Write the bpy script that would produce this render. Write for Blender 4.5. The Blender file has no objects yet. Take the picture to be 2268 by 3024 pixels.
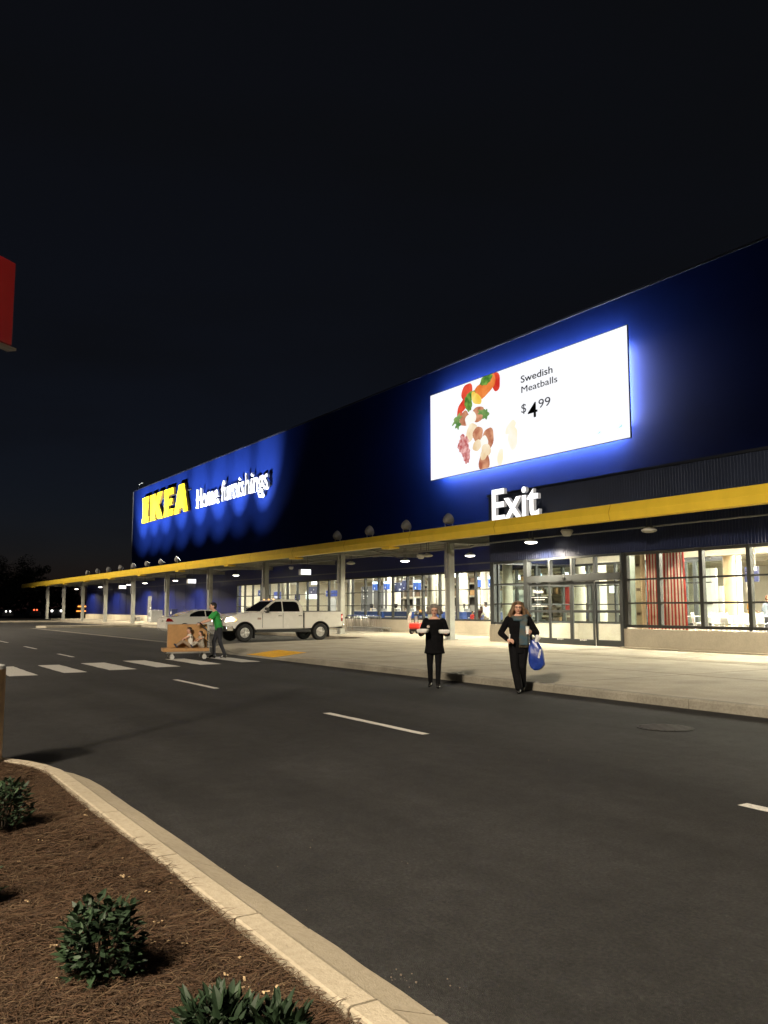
import bpy, bmesh, math, random
import numpy as np
from mathutils import Vector, Matrix, Quaternion

random.seed(7)
RNG = np.random.default_rng(7)
SC = bpy.context.scene
COL = SC.collection
R = math.radians

# ------------------------------------------------------------------ camera
CAM_H = 1.55
FPX = 2533.0                                   # focal length in photograph pixels
PITCH = math.atan(285.0 / FPX)
YAW = -math.atan(FPX / (1600 * math.cos(PITCH)))
cam_d = bpy.data.cameras.new('camera')
cam_d.sensor_fit = 'VERTICAL'
cam_d.sensor_height = 24.0
cam_d.lens = 24.0 * FPX / 3024.0
cam_d.clip_start = 0.05
cam_d.clip_end = 3000
cam = bpy.data.objects.new('camera', cam_d)
COL.objects.link(cam)
cam.location = (0, 0, CAM_H)
cam.rotation_euler = (math.pi / 2 + PITCH, 0, -YAW)
SC.camera = cam

# ------------------------------------------------------------------ sky, exposure
world = bpy.data.worlds.new('World')
SC.world = world
world.use_nodes = True
nt = world.node_tree
nt.nodes.clear()
w_out = nt.nodes.new('ShaderNodeOutputWorld')
w_bg = nt.nodes.new('ShaderNodeBackground')
w_sky = nt.nodes.new('ShaderNodeTexSky')
w_sky.sky_type = 'NISHITA'
w_sky.sun_disc = False
w_sky.sun_elevation = R(-5.4)
w_sky.sun_rotation = R(-80)                     # the afterglow lies past the far end of the store
w_sky.air_density = 1.0
w_sky.dust_density = 0.1
w_sky.ozone_density = 2.4
w_tc = nt.nodes.new('ShaderNodeTexCoord')
w_map = nt.nodes.new('ShaderNodeMapping')
w_map.inputs['Scale'].default_value = (1.2, 1.2, 5.0)
w_map.inputs['Rotation'].default_value = (R(4), R(3), 0)
w_noise = nt.nodes.new('ShaderNodeTexNoise')
w_noise.inputs['Scale'].default_value = 1.3
w_noise.inputs['Detail'].default_value = 5
w_ramp = nt.nodes.new('ShaderNodeValToRGB')
w_ramp.color_ramp.elements[0].position = 0.44
w_ramp.color_ramp.elements[0].color = (1, 1, 1, 1)
w_ramp.color_ramp.elements[1].position = 0.62
w_ramp.color_ramp.elements[1].color = (0.38, 0.34, 0.36, 1)
w_mul = nt.nodes.new('ShaderNodeMix')
w_mul.data_type = 'RGBA'
w_mul.blend_type = 'MULTIPLY'
w_mul.inputs[0].default_value = 1.0
w_add = nt.nodes.new('ShaderNodeMix')           # town glow under the cloud
w_add.data_type = 'RGBA'
w_add.blend_type = 'ADD'
w_add.inputs[0].default_value = 1.0
w_add.inputs[7].default_value = (0.034, 0.038, 0.048, 1)
nt.links.new(w_tc.outputs['Generated'], w_map.inputs['Vector'])
nt.links.new(w_map.outputs['Vector'], w_noise.inputs['Vector'])
nt.links.new(w_noise.outputs['Fac'], w_ramp.inputs['Fac'])
nt.links.new(w_sky.outputs['Color'], w_mul.inputs[6])
nt.links.new(w_ramp.outputs['Color'], w_mul.inputs[7])
nt.links.new(w_mul.outputs[2], w_add.inputs[6])
nt.links.new(w_add.outputs[2], w_bg.inputs['Color'])
nt.links.new(w_bg.outputs['Background'], w_out.inputs['Surface'])
w_bg.inputs['Strength'].default_value = 0.1

SC.view_settings.view_transform = 'Standard'
SC.view_settings.look = 'None'
SC.view_settings.exposure = 0.0
SC.view_settings.gamma = 1.0
SC.view_settings.use_curve_mapping = False
SC.cycles.use_denoising = True
try:
    SC.cycles.denoiser = 'OPENIMAGEDENOISE'
    SC.cycles.denoising_input_passes = 'RGB_ALBEDO_NORMAL'
except Exception:
    pass
SC.cycles.max_bounces = 7
SC.cycles.diffuse_bounces = 3
SC.cycles.glossy_bounces = 3
SC.cycles.transparent_max_bounces = 14
SC.cycles.sample_clamp_indirect = 4.0
SC.cycles.caustics_reflective = False
SC.cycles.caustics_refractive = False
try:
    SC.cycles.use_light_tree = True
except Exception:
    pass

# moonless dusk: a trace of directional sky light only, the lamps do the rest
sun_d = bpy.data.lights.new('sun', 'SUN')
sun_d.energy = 0.02
sun_d.angle = R(15)
sun_d.color = (0.8, 0.88, 1.0)
sun = bpy.data.objects.new('sun', sun_d)
COL.objects.link(sun)
sun.rotation_euler = (R(60), 0, R(80))

# ------------------------------------------------------------------ photo geometry helpers
_F = Vector((math.sin(YAW) * math.cos(PITCH), math.cos(YAW) * math.cos(PITCH), math.sin(PITCH)))
_R = Vector((math.cos(YAW), -math.sin(YAW), 0))
_U = Vector((-math.sin(YAW) * math.sin(PITCH), -math.cos(YAW) * math.sin(PITCH), math.cos(PITCH)))
_C = Vector((0, 0, CAM_H))


def _ray(x, y):
    return _F + _R * ((x - 1134.0) / FPX) - _U * ((y - 1512.0) / FPX)


def WY(x, y, Y):                                # survey: photo point -> place on the plane Y
    d = _ray(x, y)
    return _C + d * (Y / d.y)


def XY(x, Y):                                   # X of a vertical line seen at photo column x on plane Y
    return WY(x, 1797, Y).x


def GZ(x, y, z=0.0):                            # survey: photo point -> place at height z
    d = _ray(x, y)
    return _C + d * ((z - CAM_H) / d.z)


# ------------------------------------------------------------------ materials
MATS = {}


def M(name, col, rough=0.6, metal=0.0, var=0.0, vscale=4.0, bump=0.0, bscale=40.0, emit=None, estr=0.0,
      spec=0.5, col2=None, stretch=(1, 1, 1), detail=4, trans=0.0, coat=0.0, cmix=(0.35, 0.65)):
    if name in MATS:
        return MATS[name]
    m = bpy.data.materials.new(name)
    m.use_nodes = True
    t = m.node_tree
    b = t.nodes['Principled BSDF']
    b.inputs['Base Color'].default_value = (*col, 1)
    b.inputs['Roughness'].default_value = rough
    b.inputs['Metallic'].default_value = metal
    b.inputs['Specular IOR Level'].default_value = spec
    if trans:
        b.inputs['Transmission Weight'].default_value = trans
    if coat:
        b.inputs['Coat Weight'].default_value = coat
        b.inputs['Coat Roughness'].default_value = 0.08
    if emit is not None:
        b.inputs['Emission Color'].default_value = (*emit, 1)
        b.inputs['Emission Strength'].default_value = estr
    tc = t.nodes.new('ShaderNodeTexCoord')
    mp = t.nodes.new('ShaderNodeMapping')
    mp.inputs['Scale'].default_value = stretch
    t.links.new(tc.outputs['Object'], mp.inputs['Vector'])
    if var > 0 or col2 is not None:
        n = t.nodes.new('ShaderNodeTexNoise')
        n.inputs['Scale'].default_value = vscale
        n.inputs['Detail'].default_value = detail
        n.inputs['Roughness'].default_value = 0.62
        t.links.new(mp.outputs['Vector'], n.inputs['Vector'])
        rp = t.nodes.new('ShaderNodeValToRGB')
        c2 = col2 if col2 is not None else tuple(min(1, c * (1 + var)) for c in col)
        c1 = col if col2 is not None else tuple(c * (1 - var) for c in col)
        rp.color_ramp.elements[0].position = cmix[0]
        rp.color_ramp.elements[1].position = cmix[1]
        rp.color_ramp.elements[0].color = (*c1, 1)
        rp.color_ramp.elements[1].color = (*c2, 1)
        t.links.new(n.outputs['Fac'], rp.inputs['Fac'])
        t.links.new(rp.outputs['Color'], b.inputs['Base Color'])
        if rough < 0.95 and var > 0:
            mr = t.nodes.new('ShaderNodeMapRange')
            mr.inputs['To Min'].default_value = max(0.02, rough - 0.08)
            mr.inputs['To Max'].default_value = min(1, rough + 0.08)
            t.links.new(n.outputs['Fac'], mr.inputs['Value'])
            t.links.new(mr.outputs['Result'], b.inputs['Roughness'])
    if bump > 0:
        n2 = t.nodes.new('ShaderNodeTexNoise')
        n2.inputs['Scale'].default_value = bscale
        n2.inputs['Detail'].default_value = 3
        t.links.new(mp.outputs['Vector'], n2.inputs['Vector'])
        bp = t.nodes.new('ShaderNodeBump')
        bp.inputs['Strength'].default_value = bump
        bp.inputs['Distance'].default_value = 0.02
        t.links.new(n2.outputs['Fac'], bp.inputs['Height'])
        t.links.new(bp.outputs['Normal'], b.inputs['Normal'])
    MATS[name] = m
    return m


def glass_mat(name, tint=(0.93, 0.97, 0.95), refl=1.0, rough=0.02):
    m = bpy.data.materials.new(name)
    m.use_nodes = True
    t = m.node_tree
    t.nodes.clear()
    o = t.nodes.new('ShaderNodeOutputMaterial')
    mix = t.nodes.new('ShaderNodeMixShader')
    tr = t.nodes.new('ShaderNodeBsdfTransparent')
    tr.inputs['Color'].default_value = (*tint, 1)
    gl = t.nodes.new('ShaderNodeBsdfGlossy')
    gl.inputs['Roughness'].default_value = rough
    gl.inputs['Color'].default_value = (refl, refl, refl, 1)
    fr = t.nodes.new('ShaderNodeFresnel')
    fr.inputs['IOR'].default_value = 1.5
    # the same pane from front or back: fresnel of the outward side
    geo = t.nodes.new('ShaderNodeNewGeometry')
    t.links.new(fr.outputs['Fac'], mix.inputs['Fac'])
    t.links.new(tr.outputs['BSDF'], mix.inputs[1])
    t.links.new(gl.outputs['BSDF'], mix.inputs[2])
    t.links.new(mix.outputs['Shader'], o.inputs['Surface'])
    MATS[name] = m
    return m


def emat(name, col, strength):
    return M(name, (0.8, 0.8, 0.8), 0.5, emit=col, estr=strength)


# ------------------------------------------------------------------ objects
def tag(o, label=None, cat=None, group=None, kind=None):
    if label:
        o['label'] = label
    if cat:
        o['category'] = cat
    if group:
        o['group'] = group
    if kind:
        o['kind'] = kind
    return o


def thing(name, label, cat, loc=(0, 0, 0), rz=0.0, group=None):
    o = bpy.data.objects.new(name, None)
    o.empty_display_size = 0.2
    COL.objects.link(o)
    o.location = loc
    o.rotation_euler = (0, 0, rz)
    return tag(o, label, cat, group)


def copy_tree(o, parent=None):
    c = o.copy()
    COL.objects.link(c)
    if parent is not None:
        c.parent = parent
        c.matrix_parent_inverse = o.matrix_parent_inverse.copy()
    for ch in list(o.children):
        copy_tree(ch, c)
    return c


def finish(me, smooth=True, angle=35):
    if smooth and len(me.polygons):
        me.polygons.foreach_set('use_smooth', [True] * len(me.polygons))
        try:
            me.set_sharp_from_angle(angle=R(angle))
        except Exception:
            pass
    me.update()


def link(name, me, mat, parent=None, world=False):
    o = bpy.data.objects.new(name, me)
    if mat is not None:
        if isinstance(mat, (list, tuple)):
            for m in mat:
                me.materials.append(m)
        else:
            me.materials.append(mat)
    COL.objects.link(o)
    if parent is not None:
        o.parent = parent
        if world:                                # geometry given in world coordinates, parent only translated
            p = parent
            off = Vector((0, 0, 0))
            while p is not None:
                off += p.location
                p = p.parent
            o.location = -off
    return o


class MB:
    """collects simple solids into one mesh"""

    def __init__(s):
        s.v = []
        s.f = []
        s.mi = []

    def add(s, vs, fs, mi=0):
        b = len(s.v)
        s.v.extend([tuple(v) for v in vs])
        s.f.extend([[i + b for i in f] for f in fs])
        s.mi.extend([mi] * len(fs))
        return s

    def box(s, x0, x1, y0, y1, z0, z1, mi=0):
        vs = [(x0, y0, z0), (x1, y0, z0), (x1, y1, z0), (x0, y1, z0), (x0, y0, z1), (x1, y0, z1), (x1, y1, z1), (x0, y1, z1)]
        return s.add(vs, [(0, 3, 2, 1), (4, 5, 6, 7), (0, 1, 5, 4), (1, 2, 6, 5), (2, 3, 7, 6), (3, 0, 4, 7)], mi)

    def xbox(s, c, sz, mat3=None, mi=0):
        hx, hy, hz = sz[0] / 2, sz[1] / 2, sz[2] / 2
        vs = [Vector(p) for p in [(-hx, -hy, -hz), (hx, -hy, -hz), (hx, hy, -hz), (-hx, hy, -hz), (-hx, -hy, hz), (hx, -hy, hz), (hx, hy, hz), (-hx, hy, hz)]]
        if mat3 is not None:
            vs = [mat3 @ v for v in vs]
        vs = [v + Vector(c) for v in vs]
        return s.add(vs, [(0, 3, 2, 1), (4, 5, 6, 7), (0, 1, 5, 4), (1, 2, 6, 5), (2, 3, 7, 6), (3, 0, 4, 7)], mi)

    def cyl(s, p0, p1, r0, r1=None, n=16, caps=True, mi=0):
        r1 = r0 if r1 is None else r1
        p0, p1 = Vector(p0), Vector(p1)
        d = (p1 - p0).normalized()
        a = Vector((0, 0, 1)) if abs(d.z) < 0.9 else Vector((1, 0, 0))
        u = d.cross(a).normalized()
        w = d.cross(u)
        vs = []
        for p, r in ((p0, r0), (p1, r1)):
            for i in range(n):
                t = 2 * math.pi * i / n
                vs.append(p + u * (r * math.cos(t)) + w * (r * math.sin(t)))
        fs = [(i, i + n, (i + 1) % n + n, (i + 1) % n) for i in range(n)]
        if caps:
            fs += [tuple(range(n)), tuple(range(2 * n - 1, n - 1, -1))]
        return s.add(vs, fs, mi)

    def tube(s, pts, r, n=8, mi=0, caps=True):
        pts = [Vector(p) for p in pts]
        rs = r if isinstance(r, (list, tuple)) else [r] * len(pts)
        ring = []
        prev = None
        for i, p in enumerate(pts):
            d = (pts[min(i + 1, len(pts) - 1)] - pts[max(i - 1, 0)]).normalized()
            if prev is None:
                a = Vector((0, 0, 1)) if abs(d.z) < 0.9 else Vector((1, 0, 0))
                u = d.cross(a).normalized()
            else:
                u = (prev - d * prev.dot(d)).normalized()
            prev = u
            w = d.cross(u)
            ring.append([p + u * (rs[i] * math.cos(2 * math.pi * k / n)) + w * (rs[i] * math.sin(2 * math.pi * k / n)) for k in range(n)])
        vs = [v for rg in ring for v in rg]
        fs = []
        for i in range(len(pts) - 1):
            for k in range(n):
                fs.append((i * n + k, i * n + (k + 1) % n, (i + 1) * n + (k + 1) % n, (i + 1) * n + k))
        if caps:
            fs += [tuple(range(n - 1, -1, -1)), tuple(range((len(pts) - 1) * n, len(pts) * n))]
        return s.add(vs, fs, mi)

    def prism(s, poly, axis, a0, a1, mi=0):
        """poly in the two other axes (in xyz order), extruded along axis"""
        n = len(poly)

        def P(p, a):
            if axis == 'x':
                return (a, p[0], p[1])
            if axis == 'y':
                return (p[0], a, p[1])
            return (p[0], p[1], a)
        vs = [P(p, a0) for p in poly] + [P(p, a1) for p in poly]
        fs = [(i, (i + 1) % n, (i + 1) % n + n, i + n) for i in range(n)]
        fs += [tuple(range(n - 1, -1, -1)), tuple(range(n, 2 * n))]
        return s.add(vs, fs, mi)

    def lathe(s, prof, c=(0, 0, 0), n=20, mat3=None, mi=0):
        """prof: (r, z) pairs round local z"""
        vs = []
        for r, z in prof:
            for k in range(n):
                t = 2 * math.pi * k / n
                v = Vector((r * math.cos(t), r * math.sin(t), z))
                if mat3 is not None:
                    v = mat3 @ v
                vs.append(v + Vector(c))
        fs = []
        for i in range(len(prof) - 1):
            for k in range(n):
                fs.append((i * n + k, i * n + (k + 1) % n, (i + 1) * n + (k + 1) % n, (i + 1) * n + k))
        fs += [tuple(range(n - 1, -1, -1)), tuple(range((len(prof) - 1) * n, len(prof) * n))]
        return s.add(vs, fs, mi)

    def ball(s, c, r, n=12, mi=0):
        rx, ry, rz = r if isinstance(r, (tuple, list)) else (r, r, r)
        m = n // 2
        vs = [(c[0], c[1], c[2] + rz)]
        for i in range(1, m):
            p = math.pi * i / m
            for k in range(n):
                t = 2 * math.pi * k / n
                vs.append((c[0] + rx * math.sin(p) * math.cos(t), c[1] + ry * math.sin(p) * math.sin(t), c[2] + rz * math.cos(p)))
        vs.append((c[0], c[1], c[2] - rz))
        fs = [(0, 1 + k, 1 + (k + 1) % n) for k in range(n)]
        for i in range(m - 2):
            for k in range(n):
                fs.append((1 + i * n + k, 1 + (i + 1) * n + k, 1 + (i + 1) * n + (k + 1) % n, 1 + i * n + (k + 1) % n))
        e = len(vs) - 1
        b = 1 + (m - 2) * n
        fs += [(e, b + (k + 1) % n, b + k) for k in range(n)]
        return s.add(vs, fs, mi)

    def quad(s, a, b, c, d, mi=0):
        return s.add([a, b, c, d], [(0, 1, 2, 3)], mi)

    def mesh(s, name, smooth=True, fix=True):
        me = bpy.data.meshes.new(name)
        me.from_pydata(s.v, [], s.f)
        if any(s.mi):
            me.polygons.foreach_set('material_index', s.mi)
        if fix:
            bm = bmesh.new()
            bm.from_mesh(me)
            bmesh.ops.recalc_face_normals(bm, faces=bm.faces)
            bm.to_mesh(me)
            bm.free()
        finish(me, smooth)
        return me

    def build(s, name, mat, parent=None, world=False, bevel=0.0, seg=2, smooth=True, fix=True):
        o = link(name, s.mesh(name, smooth, fix), mat, parent, world)
        if bevel > 0:
            b = o.modifiers.new('bevel', 'BEVEL')
            b.width = bevel
            b.segments = seg
            b.limit_method = 'ANGLE'
            b.angle_limit = R(40)
            b.harden_normals = False
        return o


def text_mesh(txt, bold=0.0, extrude=0.0, bevel=0.0):
    c = bpy.data.curves.new('txt', 'FONT')
    c.body = txt
    c.size = 1.0
    c.offset = bold
    c.extrude = extrude
    c.bevel_depth = bevel
    c.resolution_u = 4
    o = bpy.data.objects.new('txt', c)
    COL.objects.link(o)
    bpy.context.view_layer.update()
    dg = bpy.context.evaluated_depsgraph_get()
    me = bpy.data.meshes.new_from_object(o.evaluated_get(dg))
    bpy.data.objects.remove(o)
    bpy.data.curves.remove(c)
    return me


def islands(me):
    par = list(range(len(me.vertices)))

    def find(a):
        while par[a] != a:
            par[a] = par[par[a]]
            a = par[a]
        return a
    # coincident vertices of caps and sides belong together
    key = {}
    for v in me.vertices:
        k = (round(v.co.x, 4), round(v.co.y, 4))
        if k in key:
            par[find(v.index)] = find(key[k])
        else:
            key[k] = v.index
    for p in me.polygons:
        a = find(p.vertices[0])
        for i in p.vertices[1:]:
            par[find(i)] = a
    g = {}
    for p in me.polygons:
        g.setdefault(find(p.vertices[0]), []).append(p.index)
    return list(g.values())


def letters(txt, x0, x1, z0, z1, y_front, depth, mats, parent, name='letter', bold=0.0, cap=None, split=True):
    """text on a wall facing -Y: spans x0..x1; z0 = baseline, z1 = top of the tallest letter"""
    me = text_mesh(txt, bold, 0.5)
    co = np.array([v.co[:] for v in me.vertices])
    mnx, mxx = co[:, 0].min(), co[:, 0].max()
    mxy = co[:, 1].max()
    sx = (x1 - x0) / (mxx - mnx)
    sz = (z1 - z0) / mxy
    groups = islands(me) if split else [[p.index for p in me.polygons]]
    info = []
    for g in groups:
        vi = sorted({i for pi in g for i in me.polygons[pi].vertices})
        info.append([co[vi, 0].min(), co[vi, 0].max(), g])
    info.sort(key=lambda a: a[0])
    merged = []
    for a in info:
        if merged and a[0] < merged[-1][1] - 0.35 * min(a[1] - a[0], merged[-1][1] - merged[-1][0]):
            merged[-1][1] = max(merged[-1][1], a[1])
            merged[-1][2] = merged[-1][2] + a[2]
        else:
            merged.append([a[0], a[1], list(a[2])])
    out = []
    for a0, a1, g in merged:
        vi = sorted({i for pi in g for i in me.polygons[pi].vertices})
        mp = {v: k for k, v in enumerate(vi)}
        vs = [(x0 + (co[i, 0] - mnx) * sx, y_front + depth * (0.5 - co[i, 2]), z0 + co[i, 1] * sz) for i in vi]
        fs = [[mp[i] for i in me.polygons[pi].vertices] for pi in g]
        m2 = bpy.data.meshes.new(name)
        m2.from_pydata(vs, [], fs)
        bm = bmesh.new()
        bm.from_mesh(m2)
        bmesh.ops.remove_doubles(bm, verts=bm.verts, dist=1e-4)
        bmesh.ops.recalc_face_normals(bm, faces=bm.faces)
        bm.to_mesh(m2)
        bm.free()
        if isinstance(mats, (list, tuple)) and len(mats) > 1:
            m2.polygons.foreach_set('material_index', [0 if p.normal.y < -0.7 else 1 for p in m2.polygons])
        m2.update()
        out.append(link(name, m2, mats, parent, world=True))
    bpy.data.meshes.remove(me)
    return out


# ---- organic bodies: overlapping balls fused into one skin
_sph = None


def _sphere_tpl():
    global _sph
    if _sph is None:
        b = MB().ball((0, 0, 0), 1.0, 10)
        _sph = (np.array(b.v), b.f)
    return _sph


def blob(name, items, mat, parent=None, voxel=0.012, smooth=6, decim=None):
    """items: ('c', [(x,y,z,r),...]) tapered chain | ('e', (x,y,z), (rx,ry,rz)[, Matrix3])"""
    tv, tf = _sphere_tpl()
    V = []
    F = []
    n = 0

    def put(c, r, m=None):
        nonlocal n
        p = tv * np.array(r)
        if m is not None:
            p = p @ np.array(m).T
        V.append(p + np.array(c))
        F.extend([[i + n for i in f] for f in tf])
        n += len(tv)
    for it in items:
        if it[0] == 'e':
            put(it[1], it[2], it[3] if len(it) > 3 else None)
        else:
            pts = it[1]
            for a, b in zip(pts[:-1], pts[1:]):
                a, b = np.array(a, float), np.array(b, float)
                L = np.linalg.norm(b[:3] - a[:3])
                k = max(2, int(L / (0.45 * min(a[3], b[3]))) + 1)
                for t in np.linspace(0, 1, k):
                    q = a * (1 - t) + b * t
                    put(q[:3], (q[3],) * 3)
    me = bpy.data.meshes.new(name)
    me.from_pydata(np.concatenate(V).tolist(), [], F)
    o = bpy.data.objects.new(name, me)
    COL.objects.link(o)
    rm = o.modifiers.new('r', 'REMESH')
    rm.mode = 'VOXEL'
    rm.voxel_size = voxel
    if smooth:
        sm = o.modifiers.new('s', 'SMOOTH')
        sm.factor = 0.5
        sm.iterations = smooth
    if decim:
        dc = o.modifiers.new('d', 'DECIMATE')
        dc.ratio = decim
    bpy.context.view_layer.update()
    dg = bpy.context.evaluated_depsgraph_get()
    me2 = bpy.data.meshes.new_from_object(o.evaluated_get(dg))
    bpy.data.objects.remove(o)
    bpy.data.meshes.remove(me)
    me2.name = name
    me2.materials.clear()
    me2.polygons.foreach_set('use_smooth', [True] * len(me2.polygons))
    return link(name, me2, mat, parent)


def spot(name, loc, target, watts, size, blend, col, radius, parent=None):
    d = bpy.data.lights.new(name, 'SPOT')
    d.energy = watts
    d.spot_size = R(size)
    d.spot_blend = blend
    d.color = col
    d.shadow_soft_size = radius
    o = bpy.data.objects.new(name, d)
    COL.objects.link(o)
    loc = Vector(loc)
    q = (Vector(target) - loc).to_track_quat('-Z', 'Y')
    o.rotation_mode = 'QUATERNION'
    o.rotation_quaternion = q
    o.location = loc
    if parent is not None:
        o.parent = parent
        o.location = loc - parent.location
    return o


ORD = ['first', 'second', 'third', 'fourth', 'fifth', 'sixth', 'seventh', 'eighth', 'ninth', 'tenth', 'eleventh', 'twelfth', 'thirteenth', 'fourteenth', 'fifteenth', 'sixteenth']

# ================================================================== materials of the place
def asphalt_mat():
    m = M('asphalt', (0.030, 0.0285, 0.027), 0.82, bump=0.55, bscale=220, spec=0.35)
    t = m.node_tree
    b = t.nodes['Principled BSDF']
    tc = t.nodes.new('ShaderNodeTexCoord')
    big = t.nodes.new('ShaderNodeTexNoise')
    big.inputs['Scale'].default_value = 0.55
    big.inputs['Detail'].default_value = 6
    fine = t.nodes.new('ShaderNodeTexNoise')
    fine.inputs['Scale'].default_value = 130
    fine.inputs['Detail'].default_value = 2
    vor = t.nodes.new('ShaderNodeTexVoronoi')
    vor.inputs['Scale'].default_value = 95
    stone = t.nodes.new('ShaderNodeValToRGB')
    stone.color_ramp.elements[0].position = 0.10
    stone.color_ramp.elements[0].color = (1, 1, 1, 1)
    stone.color_ramp.elements[1].position = 0.2
    stone.color_ramp.elements[1].color = (0, 0, 0, 1)
    for n in (big, fine, vor):
        t.links.new(tc.outputs['Object'], n.inputs['Vector'])
    r1 = t.nodes.new('ShaderNodeValToRGB')
    r1.color_ramp.elements[0].position = 0.3
    r1.color_ramp.elements[0].color = (0.0155, 0.0150, 0.0145, 1)
    r1.color_ramp.elements[1].position = 0.72
    r1.color_ramp.elements[1].color = (0.029, 0.0280, 0.0268, 1)
    t.links.new(big.outputs['Fac'], r1.inputs['Fac'])
    mx = t.nodes.new('ShaderNodeMix')
    mx.data_type = 'RGBA'
    mx.blend_type = 'OVERLAY'
    mx.inputs[0].default_value = 0.85
    t.links.new(r1.outputs['Color'], mx.inputs[6])
    t.links.new(fine.outputs['Color'], mx.inputs[7])
    hs = t.nodes.new('ShaderNodeHueSaturation')
    hs.inputs['Saturation'].default_value = 0.4
    t.links.new(mx.outputs[2], hs.inputs['Color'])
    mx2 = t.nodes.new('ShaderNodeMix')
    mx2.data_type = 'RGBA'
    mx2.inputs[7].default_value = (0.085, 0.08, 0.072, 1)
    sel = t.nodes.new('ShaderNodeMath')
    sel.operation = 'MULTIPLY'
    t.links.new(vor.outputs['Distance'], stone.inputs['Fac'])
    gt = t.nodes.new('ShaderNodeMath')
    gt.operation = 'GREATER_THAN'
    gt.inputs[1].default_value = 0.8
    sp = t.nodes.new('ShaderNodeSeparateColor')
    t.links.new(vor.outputs['Color'], sp.inputs['Color'])
    t.links.new(sp.outputs[0], gt.inputs[0])
    t.links.new(gt.outputs[0], sel.inputs[0])
    t.links.new(stone.outputs['Color'], sel.inputs[1])
    t.links.new(sel.outputs[0], mx2.inputs[0])
    t.links.new(hs.outputs['Color'], mx2.inputs[6])
    # wheel-polished tracks along the lane, old patches and oil drips
    sepx = t.nodes.new('ShaderNodeSeparateXYZ')
    t.links.new(tc.outputs['Object'], sepx.inputs[0])
    mid = t.nodes.new('ShaderNodeTexNoise')
    mid.inputs['Scale'].default_value = 5.0
    mid.inputs['Detail'].default_value = 8
    mid.inputs['Roughness'].default_value = 0.75
    trk = t.nodes.new('ShaderNodeMapping')
    trk.inputs['Scale'].default_value = (0.05, 0.9, 1)
    t.links.new(tc.outputs['Object'], trk.inputs['Vector'])
    trn = t.nodes.new('ShaderNodeTexNoise')
    trn.inputs['Scale'].default_value = 1.0
    trn.inputs['Detail'].default_value = 5
    t.links.new(trk.outputs['Vector'], trn.inputs['Vector'])
    t.links.new(tc.outputs['Object'], mid.inputs['Vector'])
    rm = t.nodes.new('ShaderNodeMapRange')
    rm.inputs['From Min'].default_value = 0.3
    rm.inputs['From Max'].default_value = 0.7
    rm.inputs['To Min'].default_value = 0.62
    rm.inputs['To Max'].default_value = 1.35
    t.links.new(mid.outputs['Fac'], rm.inputs['Value'])
    rt_ = t.nodes.new('ShaderNodeMapRange')
    rt_.inputs['From Min'].default_value = 0.35
    rt_.inputs['From Max'].default_value = 0.65
    rt_.inputs['To Min'].default_value = 0.75
    rt_.inputs['To Max'].default_value = 1.25
    t.links.new(trn.outputs['Fac'], rt_.inputs['Value'])
    mm = t.nodes.new('ShaderNodeMath')
    mm.operation = 'MULTIPLY'
    t.links.new(rm.outputs['Result'], mm.inputs[0])
    t.links.new(rt_.outputs['Result'], mm.inputs[1])
    spk = t.nodes.new('ShaderNodeTexNoise')
    spk.inputs['Scale'].default_value = 42
    spk.inputs['Detail'].default_value = 3
    spk.inputs['Roughness'].default_value = 0.8
    t.links.new(tc.outputs['Object'], spk.inputs['Vector'])
    rs_ = t.nodes.new('ShaderNodeMapRange')
    rs_.inputs['From Min'].default_value = 0.3
    rs_.inputs['From Max'].default_value = 0.7
    rs_.inputs['To Min'].default_value = 0.45
    rs_.inputs['To Max'].default_value = 1.6
    t.links.new(spk.outputs['Fac'], rs_.inputs['Value'])
    mm2 = t.nodes.new('ShaderNodeMath')
    mm2.operation = 'MULTIPLY'
    t.links.new(mm.outputs[0], mm2.inputs[0])
    t.links.new(rs_.outputs['Result'], mm2.inputs[1])
    mm = mm2
    sc = t.nodes.new('ShaderNodeVectorMath')
    sc.operation = 'SCALE'
    t.links.new(mx2.outputs[2], sc.inputs[0])
    t.links.new(mm.outputs[0], sc.inputs['Scale'])
    t.links.new(sc.outputs['Vector'], b.inputs['Base Color'])
    return m


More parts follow.
